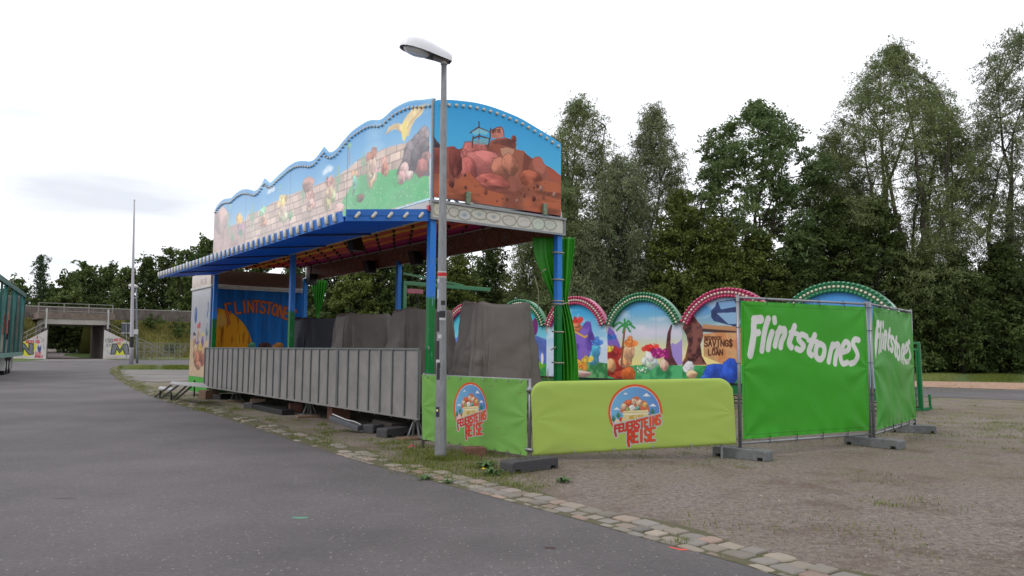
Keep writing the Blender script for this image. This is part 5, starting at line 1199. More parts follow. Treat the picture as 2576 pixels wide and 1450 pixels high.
# ====================================================================== trailer at the left edge
wp = G(30, 940); td = Vector((-.476, .879, 0)).normalized(); tn = Vector((-td.y, td.x, 0))   # tn: away from the road, to the left
if tn.x > 0: tn = -tn
M_teal = mat('teal_paint', C3(22, 104, 98), .4, noise=.25, nscale=2); M_tealp = mat('pale_teal', C3(110, 160, 150), .5, noise=.2, nscale=3)
tr = thing('ride_trailer', 'long teal lattice-sided trailer loaded with ride parts at the left edge of the road', 'trailer', (wp.x, wp.y, 0))
def TW(t, o, z): return Vector((wp.x, wp.y, 0)) + td * t + tn * o + EZ * z
T0, T1 = -13, 5.6; ZTB, ZTT = 1.1, 4.85
m = MB(); m.beam(TW(T0, 0, ZTB), TW(T1, 0, ZTB), .14, .24); m.build('bed_rail', M_tealp, tr)
m = MB(); m.beam(TW(T0, 0, ZTT), TW(T1, 0, ZTT), .18, .26); m.build('top_rail', M_teal, tr)
ps = np.linspace(T0, T1, 8)
for i, t in enumerate(ps):
    m = MB(); m.beam(TW(t, 0, ZTB), TW(t, 0, ZTT), .10, .08, up=(td.x, td.y, 0)); m.build('upright', M_teal, tr)
    if i < 7 and i % 2 == 0:
        a_, b_ = (ps[i + 1], t) if i % 2 else (t, ps[i + 1]); m = MB(); m.beam(TW(a_, .05, ZTB), TW(b_, .05, ZTT), .16, .1, up=(td.x, td.y, 0)); m.build('diagonal', M_teal, tr)
m = MB(); m.box(TW(T0, .25, ZTB), td * (T1 - T0), tn * 2.1, EZ * .12); m.build('bed', M_dark, tr)
m = MB(); m.box(TW(T1 - .1, .0, ZTB), td * .1, tn * 2.4, EZ * (ZTT - ZTB)); m.build('end_panel', mat('cargo_grey', C3(150, 148, 140), .6, noise=.5, nscale=1.5), tr)
rr = random.Random(4)
m = MB(); m.box(TW(T0, .7, ZTB + .12), td * (T1 - T0 - .3), tn * .8, EZ * 3.4); m.build('cargo_crate', mat('cargo_tan', C3(190, 182, 168), .7, noise=.7, nscale=.9, col2=C3(84, 86, 88)), tr)
for i, (t, z, c) in enumerate(((-2, 3.2, (205, 60, 45)), (1.5, 2.9, (214, 70, 40)), (3.4, 2.6, (60, 60, 60)), (5.6, 3.0, (196, 64, 50)), (6.8, 2.0, (90, 90, 95)))):
    m = MB(); m.box(TW(t, .5, z - .6), td * .5, tn * .5, EZ * 1.2); m.build('painted_cargo', mat('cargo_%d' % i, C3(*c), .5), tr, bevel=.05)
for t in (-2.4, -1.0, .4):
    for o_ in (.15, .5):
        c = TW(t, o_, .5); m = MB(); m.tube([c, c + tn * .28], .5, 24); w_ = m.build('wheel', mat('tyre', C3(40, 40, 42), .9), tr)
        m = MB(); m.tube([c - tn * .006, c + tn * .02], .27, 16); m.build('rim', M_wh, w_)
m = MB(); m.box(TW(T0, .9, .7), td * (T1 - T0), tn * .3, EZ * .4); m.build('chassis', M_dark, tr)
for t in (-3.2, 1.3):
    m = MB(); m.box(TW(t, .1, .25), td * .04, tn * .7, EZ * .8); m.build('mudguard', M_wh, tr)

# ====================================================================== mast, small lamp, signs
def pole_thing(name, u0, v0, u1, v1, r0, r1, label, cat, m_, group=None):
    b = G(u0, v0); t = OY(u1, v1, b.y); r = thing(name, label, cat, b, group)
    m = MB(); n = 8; m.tube([b.lerp(t, i / n) for i in range(n + 1)], [r0 + (r1 - r0) * i / n for i in range(n + 1)], 12); m.build('pole', m_, r, smooth=True); return r, b, t
r, b, t = pole_thing('mast', 330, 916, 338, 505, .19, .06, 'tall thin white mast rising from the grass corner of the junction', 'mast', mat('mast_white', C3(200, 196, 205), .5, noise=.1))
m = MB(); c0_, c1_ = b.lerp(t, .1), b.lerp(t, .165); m.tube([c0_, c1_], [.185, .18], 12); m.build('black_band', M_blk, r)
m = MB(); m.tube([t, t + EZ * .12], [.08, .05], 10); m.build('cap', M_white, r)
r, b, t = pole_thing('street_lamp', 345, 914, 343, 724, .11, .07, 'small distant street lamp beside the white mast', 'street lamp', mat('lamp_grey', C3(130, 136, 140), .5, .3))
m = MB(); hd2 = [(t + Vector((.15, 0, .05)), .10), (t + Vector((-.1, 0, .12)), .2), (t + Vector((-.5, 0, .2)), .22), (t + Vector((-.75, 0, .2)), .12)]
m.tube([p_ for p_, _ in hd2], [q_ for _, q_ in hd2], 10); m.build('lamp_head', M_white, r, smooth=True)
sp_ = OY(341, 835, b.y - .15); m = MB(); m.box(sp_ - Vector((.25, 0, .25)), Vector((.5, 0, 0)), Vector((0, .03, 0)), EZ * .5); m.build('small_plate', M_wh, r)
b = G(318, 907); sg_ = thing('road_sign', 'dark rectangular road sign seen from behind, left of the white mast', 'road sign', b)
m = MB(); m.tube([b, OY(318, 812, b.y)], .05, 8); m.build('post', M_galv, sg_)
a_, c_ = OY(305, 838, b.y + .1), OY(331, 813, b.y + .1); m = MB(); m.box(a_, Vector((c_.x - a_.x, 0, 0)), Vector((0, .04, 0)), EZ * (c_.z - a_.z)); m.build('panel', mat('sign_back', C3(70, 76, 86), .5), sg_)
m = MB(); m.box(a_ - Vector((.04, .01, .04)), Vector((c_.x - a_.x + .08, 0, 0)), Vector((0, .02, 0)), EZ * .08); m.box(Vector((a_.x - .04, a_.y - .01, c_.z - .04)), Vector((c_.x - a_.x + .08, 0, 0)), Vector((0, .02, 0)), EZ * .08); m.build('edge_trim', M_wh, sg_)

# ====================================================================== railway embankment with the underpass
up = G(119.7, 903.5); UP = np.array([up.x, up.y]); EU = np.array([.78, .62]); EU /= np.hypot(*EU); EA = np.array([-EU[1], EU[0]])
def UW(s_, a, z): p = UP + s_ * EU + a * EA; return Vector((p[0], p[1], z))
def uo(u_, v_): return OP(u_, v_, UP, EU)
s1, _ = uo(259.4, 903); z_open = uo(190, 816.5)[1]; z_beam = uo(190, 803.5)[1]; z_par = uo(190, 787.6)[1]; z_rail = uo(190, 765)[1]
M_cw = paintmat('graffiti_concrete', .8, .05, spec=.2); M_c = mat('bridge_concrete', C3(196, 190, 182), .85, noise=.3, nscale=.8, bump=.1); M_cd = mat('stained_concrete', C3(120, 110, 104), .9, noise=.5, nscale=.6)
und = thing('underpass', 'concrete road underpass with graffiti-covered wing walls through the railway embankment', 'underpass', UW(s1 / 2, 0, 0))
DP = 9.0
m = MB(); m.box(UW(-.6, .0, z_open), Vector((*EU, 0)) * (s1 + 1.2), Vector((*EA, 0)) * DP, EZ * (z_beam - z_open)); m.build('beam', M_c, und)
m = MB(); m.box(UW(-1.2, -.1, z_beam), Vector((*EU, 0)) * (s1 + 2.4), Vector((*EA, 0)) * (DP + .2), EZ * (z_par - z_beam)); m.build('stone_parapet', mat('parapet_stone', C3(150, 134, 122), .9, noise=.5, nscale=1.6), und)
m = MB(); m.box(UW(-.8, .6, -.2), Vector((*EU, 0)) * .8, Vector((*EA, 0)) * (DP - .1), EZ * (z_open + .19)); m.build('side_wall', M_cd, und)
m = MB(); m.box(UW(s1, .6, -.2), Vector((*EU, 0)) * .9, Vector((*EA, 0)) * (DP - .1), EZ * (z_open + .19)); m.build('side_wall', M_cd, und)
def wing(pts, art, seed):
    q = [uo(*p_) for p_ in pts]; xs_ = [a for a, _ in q]; m = MB(); m.prism([UW(a, .05, z) for a, z in q], Vector((*EA, 0)) * .5); w_ = m.build('wing_wall', M_cd, und)
    (xa, za), (xb, zb) = q[0], q[1]     # top edge, near the opening first
    X = np.tile(np.linspace(xa, xb, 220), (130, 1)); tp = za + (X[0] - xa) / (xb - xa) * (zb - za); Y = -.02 + np.linspace(0, 1, 130)[:, None] * (tp + .02)[None]
    P = Paint(X, Y, (222, 216, 214)); P.k = 1.2; P.C *= (.86 + .2 * fbm(X * .7, Y * .7, seed))[..., None]; art(P)
    sheet('wall_graffiti', P, lambda x, y: np.stack([UP[0] + x * EU[0] + .03 * EA[0], UP[1] + x * EU[1] + .03 * EA[1], y], -1), M_cw, w_)
def zz(x, y): return uo(.19954 * x, 691.8 + .19954 * y)
def g_poly(P, pts, c, a=1): P.poly([zz(*p_) for p_ in pts], c, a)
def g_st(P, pts, w_, c, a=1): P.stroke([zz(*p_) for p_ in pts], w_, c, a, .04)
def artL(P):
    g_poly(P, [(190, 850), (330, 840), (430, 860), (460, 900), (420, 1010), (340, 1030), (250, 1000), (190, 960)], (226, 222, 70), .9)
    for pts in ([(250, 1000), (255, 850), (310, 870), (365, 950), (365, 860), (420, 870), (420, 1000), (365, 1005), (300, 920), (290, 1000)],): g_poly(P, pts, (128, 130, 134)); g_st(P, pts + [pts[0]], .10, (40, 46, 60))
    for tx, x0, x1, y0, h in (('ANTIFA', 325, 430, 860, 34), ('GSR', 450, 500, 860, 34), ('GUR', 440, 520, 1000, 30), ('AFRAI!', 440, 545, 1045, 34)):
        for st in letters(tx.replace('G', 'C'), lambda x, y: zz(x0 + (x1 - x0) * x, y0 - h * y)): P.stroke(st, .08, (196, 60, 76), .8, .04)
    g_st(P, [(470, 770), (475, 800), (465, 800)], .1, (210, 70, 80)); g_poly(P, [(470, 920), (485, 880), (500, 915), (520, 880), (520, 950), (500, 980), (478, 960)], (70, 80, 150), .9)
    g_st(P, [(500, 780), (560, 830), (520, 850), (570, 790)], .05, (90, 90, 96), .5); g_st(P, [(545, 870), (560, 940), (540, 900)], .05, (90, 90, 96), .5); g_st(P, [(430, 890), (460, 870), (450, 930), (425, 960)], .12, (226, 222, 70))
def artR(P):
    g_poly(P, [(1390, 900), (1450, 860), (1520, 900), (1560, 850), (1600, 880), (1560, 960), (1570, 1010), (1440, 1010), (1400, 960)], (228, 226, 70), .9)
    pts = [(1395, 1000), (1420, 870), (1470, 870), (1510, 950), (1560, 870), (1610, 875), (1635, 1000), (1575, 1000), (1550, 930), (1510, 985), (1470, 930), (1450, 1000)]; g_poly(P, pts, (130, 132, 136)); g_st(P, pts + [pts[0]], .1, (44, 46, 56))
    for tx, x0, x1, y0, h, c in (('ISO', 1320, 1430, 850, 44, (60, 60, 66)), ('ANTIFA', 1435, 1560, 835, 30, (206, 80, 84)), ('NO', 1480, 1530, 880, 30, (214, 120, 60)), ('SIC', 1340, 1420, 905, 34, (120, 120, 126))):
        for st in letters(tx, lambda x, y: zz(x0 + (x1 - x0) * x, y0 - h * y)): P.stroke(st, .09, c, .8, .04)
    g_st(P, [(1340, 1040), (1500, 1035)], .1, (200, 110, 120), .4); g_st(P, [(1340, 950), (1380, 980), (1350, 990)], .05, (120, 120, 126), .5)
wing([(119.7, 829.5), (20, 880), (20, 908), (119.7, 904.5)], artL, 4)
wing([(262.5, 829.5), (337, 866.5), (337, 905), (262.5, 904.5)], artR, 5)
def slab_(u_, v0, v1, w_):
    s_, z0 = uo(u_, v1); _, z1 = uo(u_, v0); m = MB(); m.box(UW(s_ - w_ / 2, -.2, z0), Vector((*EU, 0)) * w_, Vector((*EA, 0)) * .5, EZ * (z1 - z0)); m.build('white_marker', M_wh, und)
slab_(115.2, 776, 826, .16); slab_(270.5, 779, 828, .16)
M_hr = mat('handrail', C3(150, 148, 142), .6, .2)
def handrail(pts, hts):
    m = MB()
    for h in hts: m.tube([UW(*(lambda q: (q[0], .2, q[1] + h))(uo(*p_))) for p_ in pts], .06, 6)
    n = 4
    for i in range(n + 1):
        t = i / n; a = uo(*pts[0]); b = uo(*pts[-1]); s_, z = a[0] + (b[0] - a[0]) * t, a[1] + (b[1] - a[1]) * t; m.tube([UW(s_, .2, z), UW(s_, .2, z + max(hts))], .05, 6)
    m.build('handrail', M_hr, und)
handrail([(113, 833), (20, 880)], (.5, 1.1)); handrail([(272, 834), (337, 866), (420, 905)], (.5, 1.1))
m = MB(); sa, sb = uo(97, 780)[0], uo(284, 780)[0]
for h in (0, -.5, -1.0): m.tube([UW(sa, .1, z_rail + h), UW(sb, .1, z_rail + h)], .05, 6)
for i in range(4): s_ = sa + (sb - sa) * i / 3; m.tube([UW(s_, .1, z_par - .3), UW(s_, .1, z_rail)], .07, 6)
m.build('bridge_railing', M_hr, und)

def slope(name, sA, sB, seed):
    """bank with an uneven grassy face, level top; from sA to sB along the railway"""
    ny, nx = 26, 90; U, V = np.meshgrid(np.linspace(sA, sB, nx), np.linspace(0, 1, ny)); a = -1.0 + 24 * V
    z = np.interp(V, [0, .08, .38, .8, .92, 1], [-.3, .3, z_par - .4, z_par - .4, 1.5, -.3]) + (fbm(U * .35, V * 9, seed) - .5) * .8 * (V < .36) 
    x = UP[0] + U * EU[0] + a * EA[0]; y = UP[1] + U * EU[1] + a * EA[1]; idx = np.arange(nx * ny).reshape(ny, nx)
    Q = np.stack([idx[:-1, :-1], idx[:-1, 1:], idx[1:, 1:], idx[1:, :-1]], -1).reshape(-1, 4)
    me = npmesh(name, np.stack([x, y, z], -1).reshape(-1, 3), Q); return struct(link(name, me, M_bank, None, smooth=True))
M_bank = mat('bank_grass', C3(160, 156, 88), .95, noise=.4, nscale=.7, col2=C3(116, 120, 62), bump=.6, bscale=2)
slope('embankment', -70, -.5, 3); slope('embankment', s1 + .5, 120, 6)
M_nw = mat('trackside_wall', C3(132, 120, 112), .9, noise=.6, nscale=2.4, stretch=(1, 1, .4))
for k, (sa_, sb_) in enumerate(((-60, s1 / 2), (s1 / 2, 110))):
    r = thing('trackside_wall', ['low brownish trackside wall left of the bridge railing middle', 'low brownish trackside wall running right along the embankment top'][k], 'wall', UW(sa_, 5.5, z_par - .4), 'trackside walls on the embankment')
    m = MB(); m.box(UW(sa_, 5.5, z_par - .6), Vector((*EU, 0)) * (sb_ - sa_ - .02), Vector((*EA, 0)) * .15, EZ * (z_rail - z_par + .35)); m.build('wall_face', M_nw, r)
    m = MB(); m.box(UW(sa_, 5.45, z_rail - .25), Vector((*EU, 0)) * (sb_ - sa_ - .02), Vector((*EA, 0)) * .25, EZ * .1); m.build('coping', M_c, r)
# mesh fence at the foot of the bank
b0_, b1_ = G(345, 906), G(478, 902); r = thing('mesh_fence', 'grey metal fence along the foot of the embankment right of the mast', 'fence', b0_); n = 9
for i in range(n + 1):
    p = b0_.lerp(b1_, i / n); m = MB(); m.tube([p, p + EZ * 2.2], .05, 6); m.build('post', M_hr, r)
m = MB()
for z in (.3, 1.0, 1.6, 2.15): m.tube([b0_ + EZ * z, b1_ + EZ * z], .025, 5)
for i in range(60): p = b0_.lerp(b1_, i / 60); m.tube([p + EZ * .2, p + EZ * 2.15], .012, 4, cap=False)
m.build('mesh_wires', M_hr, r)
# overhead line masts of the railway
for (u_, v_) in ((270, 590), (350, 570)): pass
# ====================================================================== ground
def flat(name, pts, z, m, cut=None):
    vs = [Vector((p[0], p[1], z)) for p in pts]; tri = geometry.tessellate_polygon([vs])
    me = bpy.data.meshes.new(name); me.from_pydata(vs, [], [tuple(t) for t in tri]); me.update()
    o = link(name, me, m, None); return struct(o)
def catmull(P, n=8):
    out_ = []
    for i in range(len(P) - 1):
        p0, p1, p2, p3 = P[max(i - 1, 0)], P[i], P[i + 1], P[min(i + 2, len(P) - 1)]
        for k in range(n):
            t = k / n; out_.append(.5 * ((2 * p1) + (-p0 + p2) * t + (2 * p0 - 5 * p1 + 4 * p2 - p3) * t * t + (-p0 + 3 * p1 - 3 * p2 + p3) * t ** 3))
    out_.append(P[-1]); return out_
def node(n, t, **k):
    x = n.new(t)
    for a, b in k.items(): x.inputs[a].default_value = b
    return x
def asphalt(name, base, speck=.35, patch=.18):
    m = bpy.data.materials.new(name); m.use_nodes = True; n = m.node_tree.nodes; l = m.node_tree.links; p = n['Principled BSDF']; p.inputs['Roughness'].default_value = .85
    g = n.new('ShaderNodeNewGeometry')
    big = node(n, 'ShaderNodeTexNoise', Scale=.35, Detail=6.0, Roughness=.6); l.new(g.outputs['Position'], big.inputs['Vector'])
    mid = node(n, 'ShaderNodeTexNoise', Scale=22.0, Detail=8.0, Roughness=.8); l.new(g.outputs['Position'], mid.inputs['Vector'])
    r = n.new('ShaderNodeValToRGB'); r.color_ramp.elements[0].position = .38; r.color_ramp.elements[1].position = .64
    r.color_ramp.elements[0].color = (*[c * (1 - patch) for c in base], 1); r.color_ramp.elements[1].color = (*[c * (1 + patch) for c in base], 1); l.new(big.outputs['Fac'], r.inputs[0])
    r2 = n.new('ShaderNodeMapRange'); r2.inputs[1].default_value = .3; r2.inputs[2].default_value = .7; r2.inputs[3].default_value = .72; r2.inputs[4].default_value = 1.28; l.new(mid.outputs['Fac'], r2.inputs[0])
    mu = n.new('ShaderNodeMix'); mu.data_type = 'RGBA'; mu.blend_type = 'MULTIPLY'; mu.inputs[0].default_value = 1; l.new(r.outputs[0], mu.inputs[6]); l.new(r2.outputs[0], mu.inputs[7])
    v = node(n, 'ShaderNodeTexVoronoi', Scale=30.0); l.new(g.outputs['Position'], v.inputs['Vector'])
    sp = n.new('ShaderNodeMapRange'); sp.inputs[1].default_value = .30; sp.inputs[2].default_value = .20; l.new(v.outputs['Distance'], sp.inputs[0])
    sel = n.new('ShaderNodeSeparateColor'); l.new(v.outputs['Color'], sel.inputs[0])
    th = n.new('ShaderNodeMapRange'); th.inputs[1].default_value = .80; th.inputs[2].default_value = 1.0; l.new(sel.outputs[0], th.inputs[0])
    mm = n.new('ShaderNodeMath'); mm.operation = 'MULTIPLY'; l.new(sp.outputs[0], mm.inputs[0]); l.new(th.outputs[0], mm.inputs[1])
    m3 = n.new('ShaderNodeMix'); m3.data_type = 'RGBA'; l.new(mm.outputs[0], m3.inputs[0]); l.new(mu.outputs[2], m3.inputs[6]); m3.inputs[7].default_value = (speck, speck * .95, speck * .88, 1)
    l.new(m3.outputs[2], p.inputs['Base Color'])
    b = n.new('ShaderNodeBump'); b.inputs['Strength'].default_value = .5; b.inputs['Distance'].default_value = .008; l.new(mid.outputs['Fac'], b.inputs['Height']); l.new(b.outputs[0], p.inputs['Normal'])
    return m
def lot_mat():
    """trodden gravel: grey grit and pale stones, brown damp earth and thin green growth in patches"""
    m = bpy.data.materials.new('gravel_lot'); m.use_nodes = True; n = m.node_tree.nodes; l = m.node_tree.links; p = n['Principled BSDF']; p.inputs['Roughness'].default_value = .95
    g = n.new('ShaderNodeNewGeometry')
    def nz(s, d=6., r=.65): x = node(n, 'ShaderNodeTexNoise', Scale=s, Detail=d, Roughness=r); l.new(g.outputs['Position'], x.inputs['Vector']); return x
    def rng(src, a, b, c=0., d=1.): x = n.new('ShaderNodeMapRange'); x.inputs[1].default_value = a; x.inputs[2].default_value = b; x.inputs[3].default_value = c; x.inputs[4].default_value = d; l.new(src, x.inputs[0]); return x.outputs[0]
    def mixc(f, a, b, blend='MIX'):
        x = n.new('ShaderNodeMix'); x.data_type = 'RGBA'; x.blend_type = blend
        if isinstance(f, float): x.inputs[0].default_value = f
        else: l.new(f, x.inputs[0])
        for i, c in ((6, a), (7, b)):
            if isinstance(c, tuple): x.inputs[i].default_value = (*c, 1)
            else: l.new(c, x.inputs[i])
        return x.outputs[2]
    def mul(a, b): x = n.new('ShaderNodeMath'); x.operation = 'MULTIPLY'; l.new(a, x.inputs[0]); l.new(b, x.inputs[1]); return x.outputs[0]
    grit = nz(45., 8., .8); fine = nz(9.); earth = nz(.8, 9., .7); grow = nz(1.7, 9., .72); tint = nz(.23)
    c = mixc(rng(grit.outputs['Fac'], .32, .68), C3(90, 79, 72), C3(190, 175, 165))
    mid = nz(15., 5., .7); c = mixc(rng(mid.outputs['Fac'], .34, .58, .12, 1.0), C3(78, 68, 62), c)
    moss = nz(4.2, 8., .75); c = mixc(rng(moss.outputs['Fac'], .57, .66, 0., .5), c, C3(98, 102, 58))
    c = mixc(rng(tint.outputs['Fac'], .4, .62, 0., .55), c, C3(128, 108, 96))
    c = mixc(rng(earth.outputs['Fac'], .50, .62, 0., .6), c, C3(92, 70, 56))
    sx = n.new('ShaderNodeSeparateXYZ'); l.new(g.outputs['Position'], sx.inputs[0])
    far = rng(sx.outputs['Y'], 8., 20., .12, .75)
    c = mixc(mul(rng(grow.outputs['Fac'], .46, .57, 0., .85), far), c, mixc(rng(fine.outputs['Fac'], .35, .65), C3(84, 92, 44), C3(120, 126, 62)))
    v = node(n, 'ShaderNodeTexVoronoi', Scale=55.0); l.new(g.outputs['Position'], v.inputs['Vector'])
    sel = n.new('ShaderNodeSeparateColor'); l.new(v.outputs['Color'], sel.inputs[0])
    st = mul(rng(v.outputs['Distance'], .34, .24), rng(sel.outputs[0], .72, .78)); c = mixc(st, c, mixc(sel.outputs[1], C3(84, 76, 72), C3(158, 148, 141)))
    l.new(c, p.inputs['Base Color'])
    b = n.new('ShaderNodeBump'); b.inputs['Strength'].default_value = .8; b.inputs['Distance'].default_value = .02; l.new(grit.outputs['Fac'], b.inputs['Height']); l.new(b.outputs[0], p.inputs['Normal'])
    return m
M_asph = asphalt('asphalt', C3(97, 92, 93), .27, .22); M_asph2 = asphalt('asphalt_pale', C3(128, 122, 118), .3); M_lot = lot_mat()
M_grass = mat('grass_ground', C3(92, 118, 44), .95, noise=.45, nscale=3.0, col2=C3(66, 84, 34), bump=.5, bscale=20)
M_chip = mat('wood_chips', C3(206, 172, 146), .95, noise=.5, nscale=6, col2=C3(150, 112, 90), bump=.8, bscale=18)
g = MB(); g.add([(-900, -300, 0), (900, -300, 0), (900, 1500, 0), (-900, 1500, 0)], [(0, 1, 2, 3)]); struct(g.build('ground', mat('far_ground', C3(84, 100, 48), .95, noise=.4, nscale=.5)))

kp = [(2420, 1585), (2200, 1520), (1951, 1449), (1859, 1419), (1762, 1393), (1682, 1373), (1585, 1346), (1463, 1311), (1280, 1263), (1098, 1214), (1006, 1189), (902, 1162), (822, 1136), (718, 1103), (648, 1079), (544, 1046), (440, 1017), (387, 1000), (350, 985), (313, 966), (288, 948), (278, 936), (280, 927), (300, 921), (340, 919)]
K0 = [np.array(G(*p)[:2]) for p in kp]; KL = catmull(K0, 8)
# asphalt of the road: everything left of the kerb line
far_l = [G(300, 913), G(480, 908), G(480, 903.5)]
road = [tuple(p) for p in KL] + [tuple(p[:2]) for p in (G(480, 918.5), G(900, 915), G(900, 905), G(480, 905))] + [tuple(G(262, 905)[:2])] + [tuple(UW(s1 - .02, 14, 0)[:2]), tuple(UW(0.02, 14, 0)[:2]), tuple(G(118, 905)[:2]), tuple(G(-60, 907)[:2]), (-120, 60), (-120, -30), (12, -30), (12, -2)]
flat('road', road, .004, M_asph)
flat('gravel_lot', [tuple(p) for p in KL[:-14]] + [(-16, 36), (-5, 44), (60, 44), (60, -20), (12, -20)], .008 - .006, M_lot)
def far_strip(name, top, bot, z, m): flat(name, [tuple(G(*p)[:2]) for p in bot] + [tuple(G(*p)[:2]) for p in reversed(top)], z, m)
far_strip('back_road', [(1300, 962), (2320, 974.6), (2576, 982), (2800, 989)], [(1300, 985), (2320, 999), (2576, 1008), (2800, 1016)], .010, M_asph)
far_strip('wood_chip_strip', [(1300, 950), (2320, 959.5), (2576, 964), (2800, 968)], [(1300, 961.5), (2320, 974), (2576, 981.5), (2800, 988)], .014, M_chip)
far_strip('grass_verge', [(900, 922), (1700, 925), (2576, 930), (2900, 931)], [(900, 949), (1700, 953.5), (2320, 959.5), (2900, 970)], .018, M_grass)
far_strip('side_pavement', [(300, 931), (480, 931.5), (640, 932)], [(318, 957), (400, 962), (480, 958), (640, 956)], .016, M_asph2)
far_strip('grass_island', [(306, 921.5), (340, 918), (480, 918.5), (640, 918.5)], [(292, 930), (330, 931), (480, 931.2), (640, 931.5)], .018, M_grass)
far_strip('grass_strip', [(266, 903.2), (480, 900)], [(266, 904.6), (480, 905.0)], .018, M_grass); far_strip('grass_strip', [(-60, 903), (110, 903)], [(-60, 910), (60, 910), (110, 905)], .018, M_grass)
far_strip('road_apron', [(118, 903), (262, 903)], [(60, 908.5), (300, 907.5)], .008, M_asph2)
# ground beyond the tunnel
def rise(name, pts, dz, m_):
    """a sheet that climbs gently with distance beyond the tunnel"""
    vs = [UW(a, b_, dz + max(0, b_ - 9) * .046) for a, b_ in pts]; tri = geometry.tessellate_polygon([[Vector((v.x, v.y, 0)) for v in vs]])
    me = bpy.data.meshes.new(name); me.from_pydata(vs, [], [tuple(t) for t in tri]); struct(link(name, me, m_, None))
rise('tunnel_ground', [(-60, 9.1), (s1 + 30, 9.1), (s1 + 30, 60), (-60, 60)], .012, M_grass)
flat('tunnel_floor', [tuple(UW(a, b_, 0)[:2]) for a, b_ in ((.05, .3), (s1 - .05, .3), (s1 - .05, 9.2), (.05, 9.2))], .012, mat('tunnel_floor_grey', C3(120, 110, 104), .95, noise=.2, nscale=1))
rise('tunnel_road', [(-.3, 9.15), (s1 - 1.0, 9.15), (s1 - 2.6, 15), (s1 - 1.5, 20), (s1 + 6, 28), (s1 + 18, 33), (s1 + 18, 37), (s1, 35), (-12, 31), (-24, 28), (-24, 20), (-8, 15)], .03, mat('path_grey', C3(176, 164, 158), .95, noise=.12, nscale=1))
m = MB(); c = G(140, 920); m.box(c + Vector((-.6, -.3, .006)), Vector((1.3, 0, 0)), Vector((0, .9, 0)), EZ * .004); o = m.build('drain_cover', mat('drain_frame', C3(150, 140, 126), .8, noise=.3, nscale=6)); setp(o, 'rectangular pale drain cover set in the road before the underpass', 'drain cover')
M_dg = mat('drain_slots', C3(110, 104, 96), .8)
m = MB()
for i in range(6): m.box(c + Vector((-.5 + i * .2, -.2, .01)), Vector((.08, 0, 0)), Vector((0, .7, 0)), EZ * .003)
m.build('slots', M_dg, o)
# paint marks and litter on the asphalt
def spot(u_, v_, L_, w_, col, label, rz=0.1, z=.0055):
    p = G(u_, v_); rr = random.Random(int(u_)); k = 14
    vs = [Vector((p.x, p.y, z))] + [Vector((p.x + math.cos(a + rz) * L_ * rr.uniform(.55, 1), p.y + math.sin(a + rz) * w_ * rr.uniform(.5, 1), z)) for a in np.linspace(0, 6.283, k + 1)[:-1]]
    m = MB(); m.add(vs, [(0, i + 1, (i + 1) % k + 1) for i in range(k)]); o = m.build('paint_mark', mat('mark_%d' % int(u_), C3(*col), .8)); struct(o)
spot(752, 1304, .10, .05, (98, 150, 126), ''); spot(1385, 1380, .06, .05, (70, 50, 44), ''); spot(162, 1255, .16, .025, (74, 72, 72), '')
p0_, p1_, p2_ = G(1684, 1379), G(1712, 1386), G(1764, 1386)
m = MB(); m.add([(x.x + dx, x.y + dy, .0052) for x, dx, dy in ((p0_, 0, 0), (p1_, 0, 0), (p2_, 0, .0), (p2_, 0, .03), (p1_, .01, .04), (p0_, 0, .035))], [(0, 1, 4, 5), (1, 2, 3, 4)]); struct(m.build('paint_mark', mat('orange_mark', C3(235, 80, 60), .8)))

